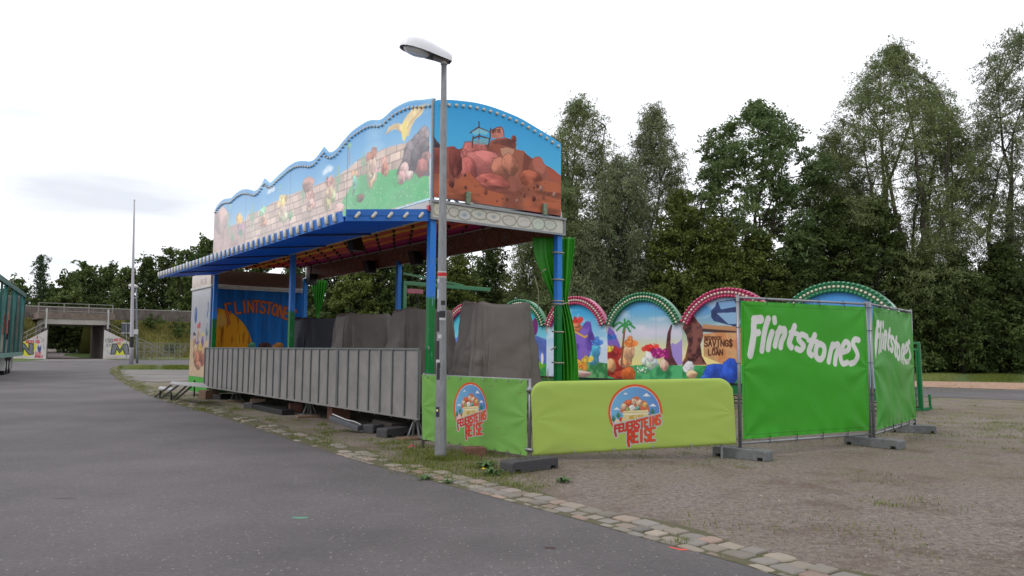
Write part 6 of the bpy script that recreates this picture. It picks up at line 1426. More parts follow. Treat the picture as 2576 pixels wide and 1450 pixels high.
# ---- granite setts along the edge: rows of separate domed stones
def setts():
    rng = random.Random(5); V, Fc, Cc = [], [], []
    # arc-length resample
    P = KL; cum = [0]
    for i in range(1, len(P)): cum.append(cum[-1] + float(np.hypot(*(P[i] - P[i - 1]))))
    cum = np.array(cum); px_ = np.array([p[0] for p in P]); py_ = np.array([p[1] for p in P])
    def at(s_): return np.array([np.interp(s_, cum, px_), np.interp(s_, cum, py_)])
    tot = cum[-1]
    for row, (off, wd, h) in enumerate(((.05, .09, .008), (.185, .165, .018), (.365, .18, .022))):
        s_ = rng.uniform(0, .1)
        while s_ < tot - .2:
            L_ = rng.uniform(.15, .24); c = at(s_ + L_ / 2); t = at(s_ + L_) - at(s_); t /= np.hypot(*t); nn = np.array([t[1], -t[0]])
            # right of travel (away from the asphalt) depends on the direction of travel: travel goes away from camera, lot is on the right
            c = c + nn * (off + rng.uniform(-.008, .008)); hl, hw = L_ / 2 - .003, wd / 2 - .002
            a = rng.uniform(-.07, .07); t2 = t * math.cos(a) + nn * math.sin(a); n2 = nn * math.cos(a) - t * math.sin(a)
            z = h + rng.uniform(-.012, .010); tilt = rng.uniform(-.03, .03); ring_ = []
            sunk = (s_ > 8.5 and rng.random() < .55) or (s_ > 7 and rng.random() < .25)
            if sunk: z -= .03
            k0 = len(V); K = 12
            for lvl, (sc, zz_) in enumerate(((1.0, -.04), (1.0, z - .012), (.93, z - .003), (.72, z + .003))):
                for j in range(K):
                    w = 2 * math.pi * j / K; e = .28
                    x = math.copysign(abs(math.cos(w)) ** e, math.cos(w)) * hl * sc; y = math.copysign(abs(math.sin(w)) ** e, math.sin(w)) * hw * sc
                    jt = 1 + .05 * math.sin(j * 2.3 + s_ * 40 + row)
                    q = c + t2 * x * jt + n2 * y * jt; V.append((q[0], q[1], zz_ + tilt * x + .002 * math.sin(j * 5 + s_ * 9)))
            for lvl in range(3):
                for j in range(K): Fc.append((k0 + lvl * K + j, k0 + lvl * K + (j + 1) % K, k0 + (lvl + 1) * K + (j + 1) % K, k0 + (lvl + 1) * K + j))
            Fc.append(tuple(k0 + 3 * K + j for j in range(K)))
            col = rng.choice([(160, 150, 140), (166, 154, 140), (150, 144, 138), (168, 148, 134), (156, 148, 136), (176, 164, 148), (144, 138, 132), (170, 144, 130)])
            f = rng.uniform(.82, 1.08); Cc += [(*C3(*[min(255, x * f * .95) for x in col]), 1)] * (4 * K)
            s_ += L_ + rng.uniform(.006, .022)
    me = bpy.data.meshes.new('kerb_setts'); me.from_pydata(V, [], Fc); a = me.attributes.new('art', 'FLOAT_COLOR', 'POINT'); a.data.foreach_set('color', np.array(Cc, np.float32).ravel()); me.update()
    m = paintmat('sett_stone', .9, .42, spec=.2); n = m.node_tree.nodes; l = m.node_tree.links
    g = n.new('ShaderNodeNewGeometry'); t = node(n, 'ShaderNodeTexNoise', Scale=45., Detail=6.); l.new(g.outputs['Position'], t.inputs['Vector']); b = n.new('ShaderNodeBump'); b.inputs['Strength'].default_value = .5; b.inputs['Distance'].default_value = .01; l.new(t.outputs['Fac'], b.inputs['Height']); l.new(b.outputs[0], n['Principled BSDF'].inputs['Normal'])
    o = link('kerb_setts', me, m, None, smooth=False); struct(o)
    return at, tot
kat, ktot = setts()
def knorm(s_):
    t = kat(s_ + .1) - kat(s_ - .1); t /= np.hypot(*t); return np.array([t[1], -t[0]])
# soil bed the setts sit in
bed = []
S_ = np.linspace(.1, ktot - .1, 160); bed = [tuple(kat(s_) + knorm(s_) * .0) for s_ in S_] + [tuple(kat(s_) + knorm(s_) * (.52 + .12 * math.sin(s_ * 3))) for s_ in S_[::-1]]
flat('kerb_bed', bed, .0065, mat('kerb_soil', C3(104, 92, 74), .95, noise=.5, nscale=9, col2=C3(78, 84, 46), bump=.5))

# ====================================================================== grass and small plants (uncountable)
def lmat(name, c, c2, trans=.35, rough=.6):
    m = bpy.data.materials.new(name); m.use_nodes = True; n = m.node_tree.nodes; l = m.node_tree.links; p = n['Principled BSDF']; p.inputs['Roughness'].default_value = rough; p.inputs['Specular IOR Level'].default_value = .25
    a = n.new('ShaderNodeAttribute'); a.attribute_name = 'tint'
    mx_ = n.new('ShaderNodeMix'); mx_.data_type = 'RGBA'; l.new(a.outputs['Fac'], mx_.inputs[0]); mx_.inputs[6].default_value = (*c, 1); mx_.inputs[7].default_value = (*c2, 1)
    l.new(mx_.outputs[2], p.inputs['Base Color'])
    if trans:
        t = n.new('ShaderNodeBsdfTranslucent'); l.new(mx_.outputs[2], t.inputs['Color']); ms = n.new('ShaderNodeMixShader'); ms.inputs[0].default_value = trans
        l.new(p.outputs[0], ms.inputs[1]); l.new(t.outputs[0], ms.inputs[2]); l.new(ms.outputs[0], n['Material Output'].inputs[0])
    return m
def blades(name, cx, cy, h, w, m, seed, lean=.5, tint=None):
    """one blade (two-segment strip) per centre"""
    rng = np.random.default_rng(seed); N = len(cx); a = rng.uniform(0, 6.283, N); L_ = h * rng.uniform(.5, 1.1, N); ln = lean * rng.uniform(.2, 1, N)
    dx, dy = np.cos(a), np.sin(a); sx, sy = -dy * w / 2, dx * w / 2
    V = np.zeros((N, 6, 3))
    for k, (f, g_) in enumerate(((0, 0), (.55, .25), (1, 1))):
        wz = 1 - f * .85
        for e, sg_ in enumerate((-1, 1)):
            V[:, 2 * k + e, 0] = cx + dx * L_ * ln * g_ + sx * sg_ * wz; V[:, 2 * k + e, 1] = cy + dy * L_ * ln * g_ + sy * sg_ * wz; V[:, 2 * k + e, 2] = L_ * f * (1 - .25 * ln * f)
    i = np.arange(N)[:, None] * 6; Q = np.concatenate([i + np.array([[0, 1, 3, 2]]), i + np.array([[2, 3, 5, 4]])])
    tv = np.repeat(rng.uniform(0, 1, N) if tint is None else tint, 6)
    o = link(name, npmesh(name, V.reshape(-1, 3), Q, {'tint': ('FLOAT', tv)}), m, None); return o
M_gb = lmat('grass_blade', C3(78, 108, 38), C3(158, 158, 84)); M_gd = lmat('dry_grass', C3(120, 124, 60), C3(170, 160, 96))
rng = np.random.default_rng(3)
def scatter_verge():
    xs, ys, hs = [], [], []
    rr = random.Random(9)
    for i in range(520):       # tufts along and between the setts
        s_ = rr.uniform(5.5, ktot - 1) if rr.random() < .97 else rr.uniform(0, ktot - 1); wmax = np.interp(s_, [0, 5, 7, 10, 14, 30], [.5, .5, .9, 1.6, 1.3, .8])
        off = rr.uniform(.02, wmax) if rr.random() < .7 else rr.gauss(.28, .1); c = kat(s_) + knorm(s_) * off
        n = rr.randint(20, 80); sp = rr.uniform(.04, .16); xs += list(c[0] + rng.normal(0, sp, n)); ys += list(c[1] + rng.normal(0, sp, n)); hs += [rr.uniform(.03, .09)] * n
    return np.array(xs), np.array(ys), np.array(hs)
x, y, h = scatter_verge(); o = blades('grass', x, y, h, .007, M_gb, 4, .9); setp(o, kind='stuff')
# longer grass round the lamp post foot and under the green banner
xs, ys, hs = [], [], []
rr = random.Random(19)
for i in range(300):
    u_, v_ = 985 + 435 * rr.betavariate(1.6, 2.4), 0; v0 = np.interp(u_, [985, 1064, 1333, 1420], [1105, 1120, 1150, 1185]); v1 = np.interp(u_, [985, 1100, 1300, 1420], [1175, 1205, 1240, 1262]); v_ = rr.uniform(v0, v1); p = G(u_, v_)
    n = rr.randint(15, 60); sp = rr.uniform(.05, .14); xs += list(p.x + rng.normal(0, sp, n)); ys += list(p.y + rng.normal(0, sp, n)); hs += [rr.uniform(.04, .12) * (.95 if v_ < 1165 else .6)] * n
for k in range(5): 
    n = 200; a = rng.uniform(0, 6.28, n); xs += list(LB.x + np.cos(a) * .14 + rng.normal(0, .04, n)); ys += list(LB.y + np.sin(a) * .14 + rng.normal(0, .04, n)); hs += [.1] * n
o = blades('grass', np.array(xs), np.array(ys), np.array(hs), .007, M_gb, 5, .9); setp(o, kind='stuff')
# sparse growth over the lot, denser far right
xs, ys, hs = [], [], []
for i in range(2600):
    y_ = 6 + 30 * rr.random() ** 1.2; x_ = rr.uniform(1.5, 24)
    if y_ < 8 and rr.random() < .45: continue
    nz_ = float(fbm(np.array([x_ * .45]), np.array([y_ * .45]), 77)[0])
    if nz_ < .47: continue
    n = rr.randint(15, 50); sp = rr.uniform(.05, .25); xs += list(x_ + rng.normal(0, sp, n)); ys += list(y_ + rng.normal(0, sp, n)); hs += [rr.uniform(.02, .06)] * n
o = blades('grass', np.array(xs), np.array(ys), np.array(hs), .010, M_gb, 6, 1.0); setp(o, kind='stuff')
# verge at the tree foot, grass island by the mast
def patch_grass(top, bot, n, hgt, w, seed):
    r_ = np.random.default_rng(seed); us_ = r_.uniform(0, 1, n); vv = r_.uniform(0, 1, n); xs, ys = np.zeros(n), np.zeros(n)
    for i in range(n):
        a = Vector(G(*top[0])).lerp(G(*top[1]), us_[i]); b = Vector(G(*bot[0])).lerp(G(*bot[1]), us_[i]); p = a.lerp(b, vv[i]); xs[i], ys[i] = p.x, p.y
    return setp(blades('grass', xs, ys, np.full(n, hgt), w, M_gb, seed, .6), kind='stuff')
patch_grass([(2290, 935), (2620, 938)], [(2290, 959), (2620, 964.5)], 9000, .16, .03, 7)
patch_grass([(300, 920), (480, 919)], [(296, 929), (480, 931)], 7000, .14, .035, 8)
# loose stones
def pebbles():
    r_ = np.random.default_rng(12); N = 15000; x_ = r_.uniform(.2, 9, N); y_ = 4.3 + 9 * r_.uniform(0, 1, N) ** 1.3
    K = np.array(KL); keep = []
    for i in range(N):
        j = np.argmin((K[:, 0] - x_[i]) ** 2 + (K[:, 1] - y_[i]) ** 2); nn = knorm(.3) ; t = K[min(j + 1, len(K) - 1)] - K[max(j - 1, 0)]; nn = np.array([t[1], -t[0]]) / np.hypot(*t); d = (x_[i] - K[j, 0]) * nn[0] + (y_[i] - K[j, 1]) * nn[1]
        keep.append(d > .5 or (d < -.1 and r_.random() < .0))
    x_, y_ = x_[keep], y_[keep]; N = len(x_); s_ = r_.uniform(.003, .010, N) * np.where(r_.random(N) < .04, 2, 1)
    base = np.array([(1, 0, 0), (0, 1, 0), (-1, 0, 0), (0, -1, 0), (0, 0, .7), (.7, .7, .35), (-.7, .6, .3)], float)
    Fq = np.array([(0, 1, 4, 4), (1, 2, 4, 4), (2, 3, 4, 4), (3, 0, 4, 4)])
    V = base[None, :5] * s_[:, None, None] * r_.uniform(.7, 1.3, (N, 5, 3)); a = r_.uniform(0, 6.28, N); c_, s2 = np.cos(a)[:, None], np.sin(a)[:, None]
    X = V[..., 0] * c_ - V[..., 1] * s2 + x_[:, None]; Y = V[..., 0] * s2 + V[..., 1] * c_ + y_[:, None]; Z = V[..., 2] + .002
    i = np.arange(N)[:, None] * 5; T = np.concatenate([i + np.array([t[:3]]) for t in Fq])
    tv = np.repeat(r_.uniform(0, 1, N), 5)
    o = link('loose_stones', npmesh('loose_stones', np.stack([X, Y, Z], -1).reshape(-1, 3), T, {'tint': ('FLOAT', tv)}), lmat('stone_chips', C3(88, 79, 74), C3(166, 156, 148), 0, .9), None); setp(o, kind='stuff')
pebbles()
# low weeds with broad leaves and a dandelion
def weed(u_, v_, n, r1, label, name='weed', seed=1):
    p = G(u_, v_); r_ = random.Random(seed); m = MB()
    for i in range(n):
        a = r_.uniform(0, 6.28); L_ = r1 * r_.uniform(.6, 1.1); up_ = r_.uniform(.25, .9); d = Vector((math.cos(a), math.sin(a), 0)); s_ = Vector((-d.y, d.x, 0)) * L_ * .16
        q0, q1, q2_, q3 = p + EZ * .005, p + d * L_ * .45 + EZ * L_ * up_ * .6, p + d * L_ * .8 + EZ * L_ * up_ * .7, p + d * L_ * 1.05 + EZ * L_ * up_ * .45
        m.add([q0, q1 - s_, q1 + s_, q2_ - s_ * .9, q2_ + s_ * .9, q3], [(0, 1, 2), (1, 3, 4, 2), (3, 5, 4)])
    o = m.build(name, mat('weed_leaf', C3(74, 108, 44), .6, noise=.3, nscale=30)); setp(o, label, 'weed'); return o
w1 = weed(1222, 1178, 34, .16, 'leafy dandelion plant with a yellow flower left of the dark block foot', seed=3, name='dandelion')
weed(1240, 1196, 30, .15, 'broad leafy weed clump against the dark block foot', seed=4); weed(1068, 1208, 20, .10, 'ragged weed between the setts below the lamp post', seed=5); weed(1130, 1216, 22, .10, 'weed tuft growing through the setts right of the lamp post', seed=6); weed(1418, 1214, 26, .12, 'small weed in the gravel right of the dark block foot', seed=7)
c = G(1216, 1180, .13); m = MB(); m.tube([G(1219, 1184), c], .003, 5); 
m.add([c] + [c + Vector((math.cos(a) * .022, math.sin(a) * .022, .008)) for a in np.linspace(0, 6.283, 11)[:-1]], [(0, i + 1, (i + 1) % 10 + 1) for i in range(10)]); m.tube([c + EZ * .0, c + EZ * .012], [.02, .012], 9); m.build('flower', mat('dandelion_yellow', C3(238, 200, 20), .6), w1)
# reedy plant behind the low banners
p = G(1372, 1000); pr = np.random.default_rng(2); o = blades('reed_plant', np.full(140, 1.05) + pr.normal(0, .25, 140), np.full(140, 17.6) + pr.normal(0, .15, 140), 1.15, .03, M_gd, 31, .8); setp(o, 'spiky yellow-green plant behind the green curtain and the lime banner', 'plant')
p = OY(1372, 940, 17.6); o.location = (p.x - 1.05, 0, 0)
# ====================================================================== trees
def leaf_quads(C, D, N, L_, Wd, rng):
    """C centres, D long axes, N normals (unit)"""
    A_ = D * (L_ / 2)[:, None]; B = np.cross(N, D); B /= np.maximum(np.linalg.norm(B, axis=1), 1e-6)[:, None]; B = B * (Wd / 2)[:, None]
    return np.stack([C - A_, C - A_ * .1 + B, C + A_, C - A_ * .1 - B], 1)
def unit(v): return v / np.maximum(np.linalg.norm(v, axis=-1, keepdims=True), 1e-6)
def crown_mesh(name, clumps, nsub, nleaf, L_, aspect, droop, seed, flat=.0, subr=.30, shell=.5, upright=0.0, spray=1.3):
    """clumps: (centre, radii); each holds sub-tufts near its surface, each tuft many leaves"""
    rng = np.random.default_rng(seed); Vs, Ts = [], []
    for (c, r_) in clumps:
        c = np.array(c, float); r_ = np.array(r_, float); ns = max(3, int(nsub * (r_.prod() ** (1 / 3)) ** 1.6))
        d = unit(rng.normal(size=(ns, 3))); rad = (shell + (1 - shell) * rng.random(ns)) ; sc = c + d * r_ * rad[:, None]
        tint0 = rng.uniform(0, 1); sub_t = np.clip(tint0 * .5 + rng.uniform(0, .5, ns), 0, 1)
        k = nleaf; n = ns * k
        ax = unit(d * (1, 1, .4) + rng.normal(size=(ns, 3)) * .5 + np.array([0, 0, upright - droop]))     # each tuft is a spray along its own axis
        along = rng.uniform(-1.5, 1.5, (ns, k, 1)); sr = subr * (.6 + .8 * rng.random((ns, 1, 1)))
        wid = (1.15 - .45 * np.abs(along)); pos = sc[:, None, :] + ax[:, None, :] * along * sr * spray + np.clip(rng.normal(0, 1, (ns, k, 3)), -1.5, 1.5) * sr * wid * np.array([.55, .55, .42])
        pos[..., 2] -= droop * .35 * sr[..., 0] * along[..., 0] ** 2
        D = unit(ax[:, None, :] * .8 + rng.normal(size=(ns, k, 3)) * .7 + np.array([0, 0, -droop * .6])); N = unit(rng.normal(size=(ns, k, 3)) + np.array([0, 0, .8]))
        l_ = L_ * rng.uniform(.6, 1.3, n)
        Q = leaf_quads(pos.reshape(-1, 3), D.reshape(-1, 3), N.reshape(-1, 3), l_, l_ * aspect, rng)
        Vs.append(Q.reshape(-1, 3)); Ts.append(np.repeat(np.clip(np.repeat(sub_t, k) + rng.normal(0, .12, n), 0, 1), 4))
    V = np.concatenate(Vs); T = np.concatenate(Ts); Qi = np.arange(len(V)).reshape(-1, 4)
    return npmesh(name, V, Qi, {'tint': ('FLOAT', T)})
def limb_mb(mb, p, q, r0, r1, rng, n=6, bend=.12):
    p, q = Vector(p), Vector(q); L_ = (q - p).length; off = Vector((rng.uniform(-1, 1), rng.uniform(-1, 1), rng.uniform(-.2, .5))) * L_ * bend
    pts = [p.lerp(q, t) + off * math.sin(math.pi * t) + Vector((rng.uniform(-1, 1), rng.uniform(-1, 1), 0)) * L_ * .012 for t in np.linspace(0, 1, n + 1)]
    mb.tube(pts, [r0 + (r1 - r0) * i / n for i in range(n + 1)], 7); return pts
M_bark = mat('bark', C3(92, 82, 72), .9, noise=.5, nscale=5, stretch=(1, 1, .3), bump=.5, bscale=14); M_barkd = mat('bark_dark', C3(58, 52, 46), .9, noise=.4, nscale=5)
LM = {'willow': lmat('willow_leaf', C3(94, 109, 63), C3(148, 161, 107), .35), 'willow2': lmat('grey_willow_leaf', C3(94, 107, 72), C3(153, 164, 122), .3), 'ash': lmat('ash_leaf', C3(85, 109, 63), C3(131, 150, 94), .32), 'dark': lmat('dark_leaf', C3(59, 78, 41), C3(100, 118, 59), .3),
      'bush': lmat('bush_leaf', C3(78, 94, 41), C3(122, 135, 63), .3), 'spruce': lmat('spruce_leaf', C3(50, 72, 48), C3(87, 107, 72), .2), 'far': lmat('far_leaf', C3(65, 87, 44), C3(113, 129, 68), .3)}
def tree(name, u0, v0, vtop, halfw, Y, kind, label, seed, lo=.15, group=None, leafL=.24, dens=1.0, prof=None, ncl=34, zbase=0.0, lean=0.0, forks=5, limbr=.28):
    """u0: trunk column; vtop: height of its top; halfw: crown half width, all read off the photo at depth Y"""
    rng = random.Random(seed); b = OY(u0, 880, Y); top = OY(u0, vtop, Y).z; R_ = halfw * Y / F; Ht = top - zbase
    root = thing(name, label, 'tree' if name != 'bush' else 'bush', (b.x, Y, zbase), group)
    prof = prof or [(0, .35), (.15, .75), (.4, 1.0), (.65, .88), (.85, .55), (1, .12)]
    base = Vector((0, 0, 0)); mb = MB(); clumps = []
    # forks
    tips = []
    th = Ht * lo
    tk = limb_mb(mb, (0, 0, -.2), (rng.uniform(-.3, .3), rng.uniform(-.3, .3), max(th, 1.0)), limbr * 1.25, limbr, rng, 4, .04)
    fk = []
    for i in range(forks):
        a = 6.283 * i / forks + rng.uniform(-.4, .4); rr_ = R_ * rng.uniform(.2, .55); h = Ht * rng.uniform(.6, .9)
        q = Vector((math.cos(a) * rr_ + lean * R_, math.sin(a) * rr_, h)); pts = limb_mb(mb, tk[-1], q, limbr * .75, .04, rng, 8, .1); fk.append(pts)
    cb = min(max(R_ * .3, .85), 1.25) * (1.0 if Y < 80 else 1.35)
    ncl = int(2 * R_ * Ht * (1 - lo * .7) / (math.pi * cb * cb) * (3.1 if kind.startswith('willow') else 2.6) * dens)
    for i in range(ncl):
        f = (i + rng.random()) / ncl; f = f ** .9; rr_ = R_ * np.interp(f, [p_[0] for p_ in prof], [p_[1] for p_ in prof]); cr_ = cb * rng.uniform(.7, 1.15) * (1.0 if f < .85 else .75)
        a = i * 2.399 + rng.uniform(-.5, .5); d = max(0, rr_ - cr_ * .55) * math.sqrt(rng.uniform(.3, 1)); z = Ht * lo * .7 + (Ht * (1 - lo * .7) - cr_ * .4) * f
        c = Vector((math.cos(a) * d + lean * R_ * f, math.sin(a) * d, z))
        clumps.append((c, (cr_, cr_, cr_ * rng.uniform(.75, 1.25 if kind.startswith('willow') else .9))))
        best = min((p_ for pts in fk for p_ in pts[2:]), key=lambda p_: (p_ - c).length + max(0, p_.z - c.z) * 1.5)
        if i % 2 == 0 and (best - c).length < R_ * 1.3: limb_mb(mb, best, c, .07, .02, rng, 4, .12)
    off = Vector((b.x, Y, zbase)); me = bpy.data.meshes.new('trunk'); me.from_pydata(mb.v, [], mb.f); me.update(); link('trunk', me, M_bark if kind in ('willow', 'ash', 'willow2') else M_barkd, root, smooth=True)
    par = {'willow': dict(aspect=.24, droop=.55, upright=.25), 'willow2': dict(aspect=.26, droop=.6), 'ash': dict(aspect=.42, droop=.25), 'dark': dict(aspect=.5, droop=.2), 'bush': dict(aspect=.5, droop=.15), 'far': dict(aspect=.6, droop=.1), 'spruce': dict(aspect=.3, droop=.5)}[kind]
    cm = crown_mesh('crown', clumps, 13 * (1.0 if Y < 80 else .55), 52 if Y < 80 else 34, leafL, par['aspect'], par['droop'], seed, subr=.36 if Y < 80 else .6, upright=par.get('upright', 0), spray=1.8 if kind.startswith('willow') else 1.1)
    link('crown', cm, LM[kind], root); return root
W_ = [(0, .5), (.2, .8), (.45, 1), (.7, .8), (.88, .5), (1, .15)]
tree('willow_tree', 1468, 930, 250, 118, 63, 'willow', 'feathery pale willow rising just right of the stall end sign', 11, .1, prof=[(0, 1.1), (.3, 1.1), (.55, 1), (.75, .8), (.9, .55), (1, .2)], ncl=46, lean=-.1)
tree('willow_tree', 1392, 930, 345, 66, 67, 'willow', 'willow partly hidden behind the stall end sign', 12, .1, ncl=34)
tree('willow_tree', 1650, 930, 270, 112, 65, 'willow2', 'narrow pointed grey-green willow in the middle of the tree row', 13, .1, prof=[(0, 1.3), (.3, 1.3), (.55, 1.15), (.68, .85), (.8, .6), (.92, .38), (1, .1)], ncl=44)
tree('ash_tree', 1915, 930, 266, 188, 61, 'ash', 'broad round-topped ash with fresh green leaves and open lower branches', 14, .28, prof=[(0, .55), (.2, .9), (.45, 1.05), (.65, 1.0), (.82, .8), (.94, .5), (1, .2)], ncl=62, forks=7, limbr=.2, dens=1.05, leafL=.27)
tree('willow_tree', 2275, 930, 112, 195, 59, 'willow', 'tallest willow, dark forked trunk showing through, right of the ash', 15, .1, prof=[(0, .7), (.2, .95), (.4, 1.15), (.65, 1.05), (.8, .75), (.92, .42), (1, .1)], ncl=66, forks=6, limbr=.36, dens=.9)
tree('willow_tree', 2165, 930, 330, 115, 63, 'willow', 'leaning willow between the ash and the tallest willow', 16, .1, ncl=40, lean=-.5, dens=.85)
tree('willow_tree', 2385, 930, 230, 110, 62, 'willow', 'thinner willow in the gap right of the tallest willow', 17, .12, ncl=34, dens=.7)
tree('willow_tree', 2550, 930, 85, 130, 58, 'willow2', 'tall willow with a long leaning limb at the right edge', 18, .1, prof=[(0, .4), (.15, .5), (.35, .6), (.6, .95), (.8, .9), (.93, .6), (1, .2)], ncl=52, lean=.35, forks=5, limbr=.34, dens=.8)
# thicket of lower trees: yellowish ones in front, silver willow scrub, dark mass to the right
low = [(1560, 395, 110, 44, 'willow2', 'silvery willow scrub left of the yellowish trees'), (1470, 560, 85, 42, 'willow2', 'lower silvery scrub behind the raspberry and green arches'), (1715, 480, 100, 42, 'bush', 'yellow-green leafy tree below the pointed willow'), (1810, 540, 90, 41, 'bush', 'yellow-green leafy tree below the left side of the ash'), (1915, 580, 95, 42, 'bush', 'olive leafy tree directly below the ash'),
       (2020, 590, 95, 42, 'dark', 'dark leafy tree below the right side of the ash'), (2110, 500, 80, 43, 'dark', 'dark leafy tree left of the tallest willow foot'), (2215, 500, 100, 42, 'dark', 'dark leafy tree at the tallest willow foot'), (2320, 640, 75, 41, 'dark', 'dark leafy tree above the tall fence end'), (2420, 640, 80, 41, 'dark', 'dark leafy tree left of the right edge'), (2530, 610, 85, 42, 'dark', 'dark leafy tree in the lower right corner of the thicket'), (2625, 640, 70, 42, 'dark', 'dark leafy tree cut by the right edge'),
       (1420, 470, 75, 43, 'willow', 'pale scrub just right of the stall corner'), (1330, 560, 70, 46, 'willow', 'tree seen under the stall roof beside the green curtain'), (1235, 590, 60, 48, 'dark', 'tree seen under the roof behind the big grey tarpaulin'), (1150, 610, 60, 44, 'bush', 'tree seen behind the lamp post under the stall roof'), (1065, 560, 70, 45, 'dark', 'dark tree seen through the stall beside the corner post'), (970, 580, 65, 44, 'dark', 'dark tree seen through the stall left of the middle rear post'), (900, 560, 65, 43, 'bush', 'yellow-green tree seen through the stall interior'), (820, 600, 60, 45, 'dark', 'dark tree seen through the stall beside the far curtain'), (740, 640, 55, 50, 'dark', 'dark tree hidden behind the painted blue end wall')]
for i, (u_, vt, hw, Y, kd, lb_) in enumerate(low):
    tree('leafy_tree' if not kd.startswith('willow') else 'willow_tree', u_, 930, vt, hw, Y + 15, kd, lb_, 100 + i, .03, 'lower trees of the thicket', prof=[(0, 1.05), (.3, 1.1), (.6, .95), (.85, .6), (1, .2)], ncl=30, dens=1.0, forks=4, limbr=.12)
# dense undergrowth at the foot of the trees, one bush copied
def bush_proto(seed, kind):
    rng = random.Random(seed); cl = [(Vector((rng.uniform(-1.6, 1.6), rng.uniform(-1, 1), rng.uniform(.4, 2.6))), (rng.uniform(.7, 1.1),) * 3) for _ in range(12)]
    root = thing('bush', 'dark dense bush at the foot of the thicket', 'bush', (0, 0, 0), 'bushes at the foot of the thicket')
    link('foliage', crown_mesh('foliage', cl, 16, 34, .22, .5, .15, seed, subr=.25), LM[kind], root)
    mb = MB(); 
    for _ in range(4): limb_mb(mb, (rng.uniform(-.3, .3), 0, -.1), (rng.uniform(-1.4, 1.4), rng.uniform(-.6, .6), 2), .06, .02, rng)
    me = bpy.data.meshes.new('stem'); me.from_pydata(mb.v, [], mb.f); link('stem', me, M_barkd, root, smooth=True); return root
pr = [bush_proto(3, 'dark'), bush_proto(4, 'bush'), bush_proto(5, 'dark')]
rr = random.Random(31); used = [False] * 3; marks = [(760, 'seen under the far half of the stall roof'), (1120, 'seen through the stall near its corner post'), (1340, 'behind the big grey tarpaulin'), (1520, 'behind the raspberry and green arches'), (1720, 'above the green arch with the brown stump'), (1930, 'above the raspberry arch beside the tall fence'), (2150, 'behind the widest green arch'), (2330, 'behind the tall fence end'), (2700, 'at the right edge beyond the wood chips')]
cnt = {}
for row, (Y, hsc) in enumerate(((57.5, 1.15), (60.5, 1.7))):
    for i in range(22):
        u_ = 660 + i * 96 + rr.uniform(-22, 22); k = rr.choice([0, 0, 1, 2]) if row == 0 else rr.choice([0, 2])
        b = OY(u_, 900, Y + rr.uniform(-1, 1)); q = pr[k]
        if used[k]: q = copy_tree(pr[k])
        used[k] = True; q.location = (b.x, b.y, 0); q.rotation_euler = (0, 0, rr.uniform(0, 6.28)); s_ = hsc * rr.uniform(.9, 1.25); q.scale = (s_, s_, s_)
        wh = [t for x, t in marks if x >= u_][:1][0]; key = (row, k == 1, wh); cnt[key] = cnt.get(key, 0) + 1
        q['label'] = ['', 'first ', 'second ', 'third ', 'fourth ', 'fifth '][cnt[key]] + ('olive ' if k == 1 else 'dark ') + ('low bush ' if row == 0 else 'taller rear bush ') + wh
# far wood seen as one mass behind the thicket
rng_ = random.Random(8); cl = []
for i in range(150): 
    x_ = rng_.uniform(-20, 78); y_ = 76 + rng_.uniform(-3, 6); cl.append(((x_, y_, rng_.uniform(.5, 9.0)), (2.6, 2.0, 2.2)))
o = link('far_wood', crown_mesh('far_wood', cl, 7, 40, .55, .55, .1, 8, subr=.55), LM['dark'], None); setp(o, kind='stuff')

# ---- trees behind the embankment
def spruce(u0, vtop, halfw, Y, label, seed):
    rng = random.Random(seed); b = OY(u0, 880, Y); top = OY(u0, vtop, Y).z; R_ = halfw * Y / F; root = thing('spruce_tree', label, 'tree', (b.x, Y, 0)); mb = MB(); mb.tube([(0, 0, 0), (0, 0, top)], [.3, .04], 8); cl = []
    n = 60
    for i in range(n):
        f = i / n; z = 2 + (top - 2) * f; r_ = R_ * (1 - f) ** .8 + .2; a = i * 2.4; d = r_ * rng.uniform(.25, .85); cl.append(((math.cos(a) * d, math.sin(a) * d, z - d * .15), (.25 + r_ * .28, .25 + r_ * .28, .35 + .2 * r_ * .3)))
    me = bpy.data.meshes.new('trunk'); me.from_pydata(mb.v, [], mb.f); link('trunk', me, M_barkd, root, smooth=True); link('crown', crown_mesh('crown', cl, 11, 34, .4, .32, .5, seed, subr=.4), LM['spruce'], root)
spruce(92, 640, 40, 118, 'ragged dark conifer standing alone left of the round trees', 41)
FP = [(0, .9), (.3, 1.05), (.6, 1), (.85, .7), (1, .3)]
fl = [(165, 690, 40, 'far', 'round tree right beside the lone conifer'), (205, 662, 48, 'far', 'broad round tree above the left end of the bridge railing'), (262, 668, 45, 'far', 'round tree above the middle of the bridge railing'), (310, 676, 38, 'far', 'round tree directly left of the white mast'), (362, 648, 42, 'dark', 'dark round tree directly right of the white mast'), (415, 626, 45, 'dark', 'dark tall tree between the mast and the awning tip'), (462, 630, 40, 'far', 'tree behind the tip of the blue awning'), (510, 602, 50, 'far', 'pale-topped tree behind the far edge of the roof sign'), (30, 700, 40, 'far', 'tree behind the trailer'), (570, 640, 50, 'dark', 'tree hidden behind the stall sign'), (640, 650, 50, 'dark', 'tree hidden behind the stall middle'), (120, 715, 30, 'far', 'small tree between the conifer and the round trees')]
for i, (u_, vt, hw, kd, lb_) in enumerate(fl):
    tree('round_tree', u_, 880, vt, hw, 120 + (i % 3) * 5, kd, lb_, 200 + i, .1, 'trees behind the railway', leafL=.55, ncl=32, dens=.75, prof=FP, limbr=.2, forks=4)
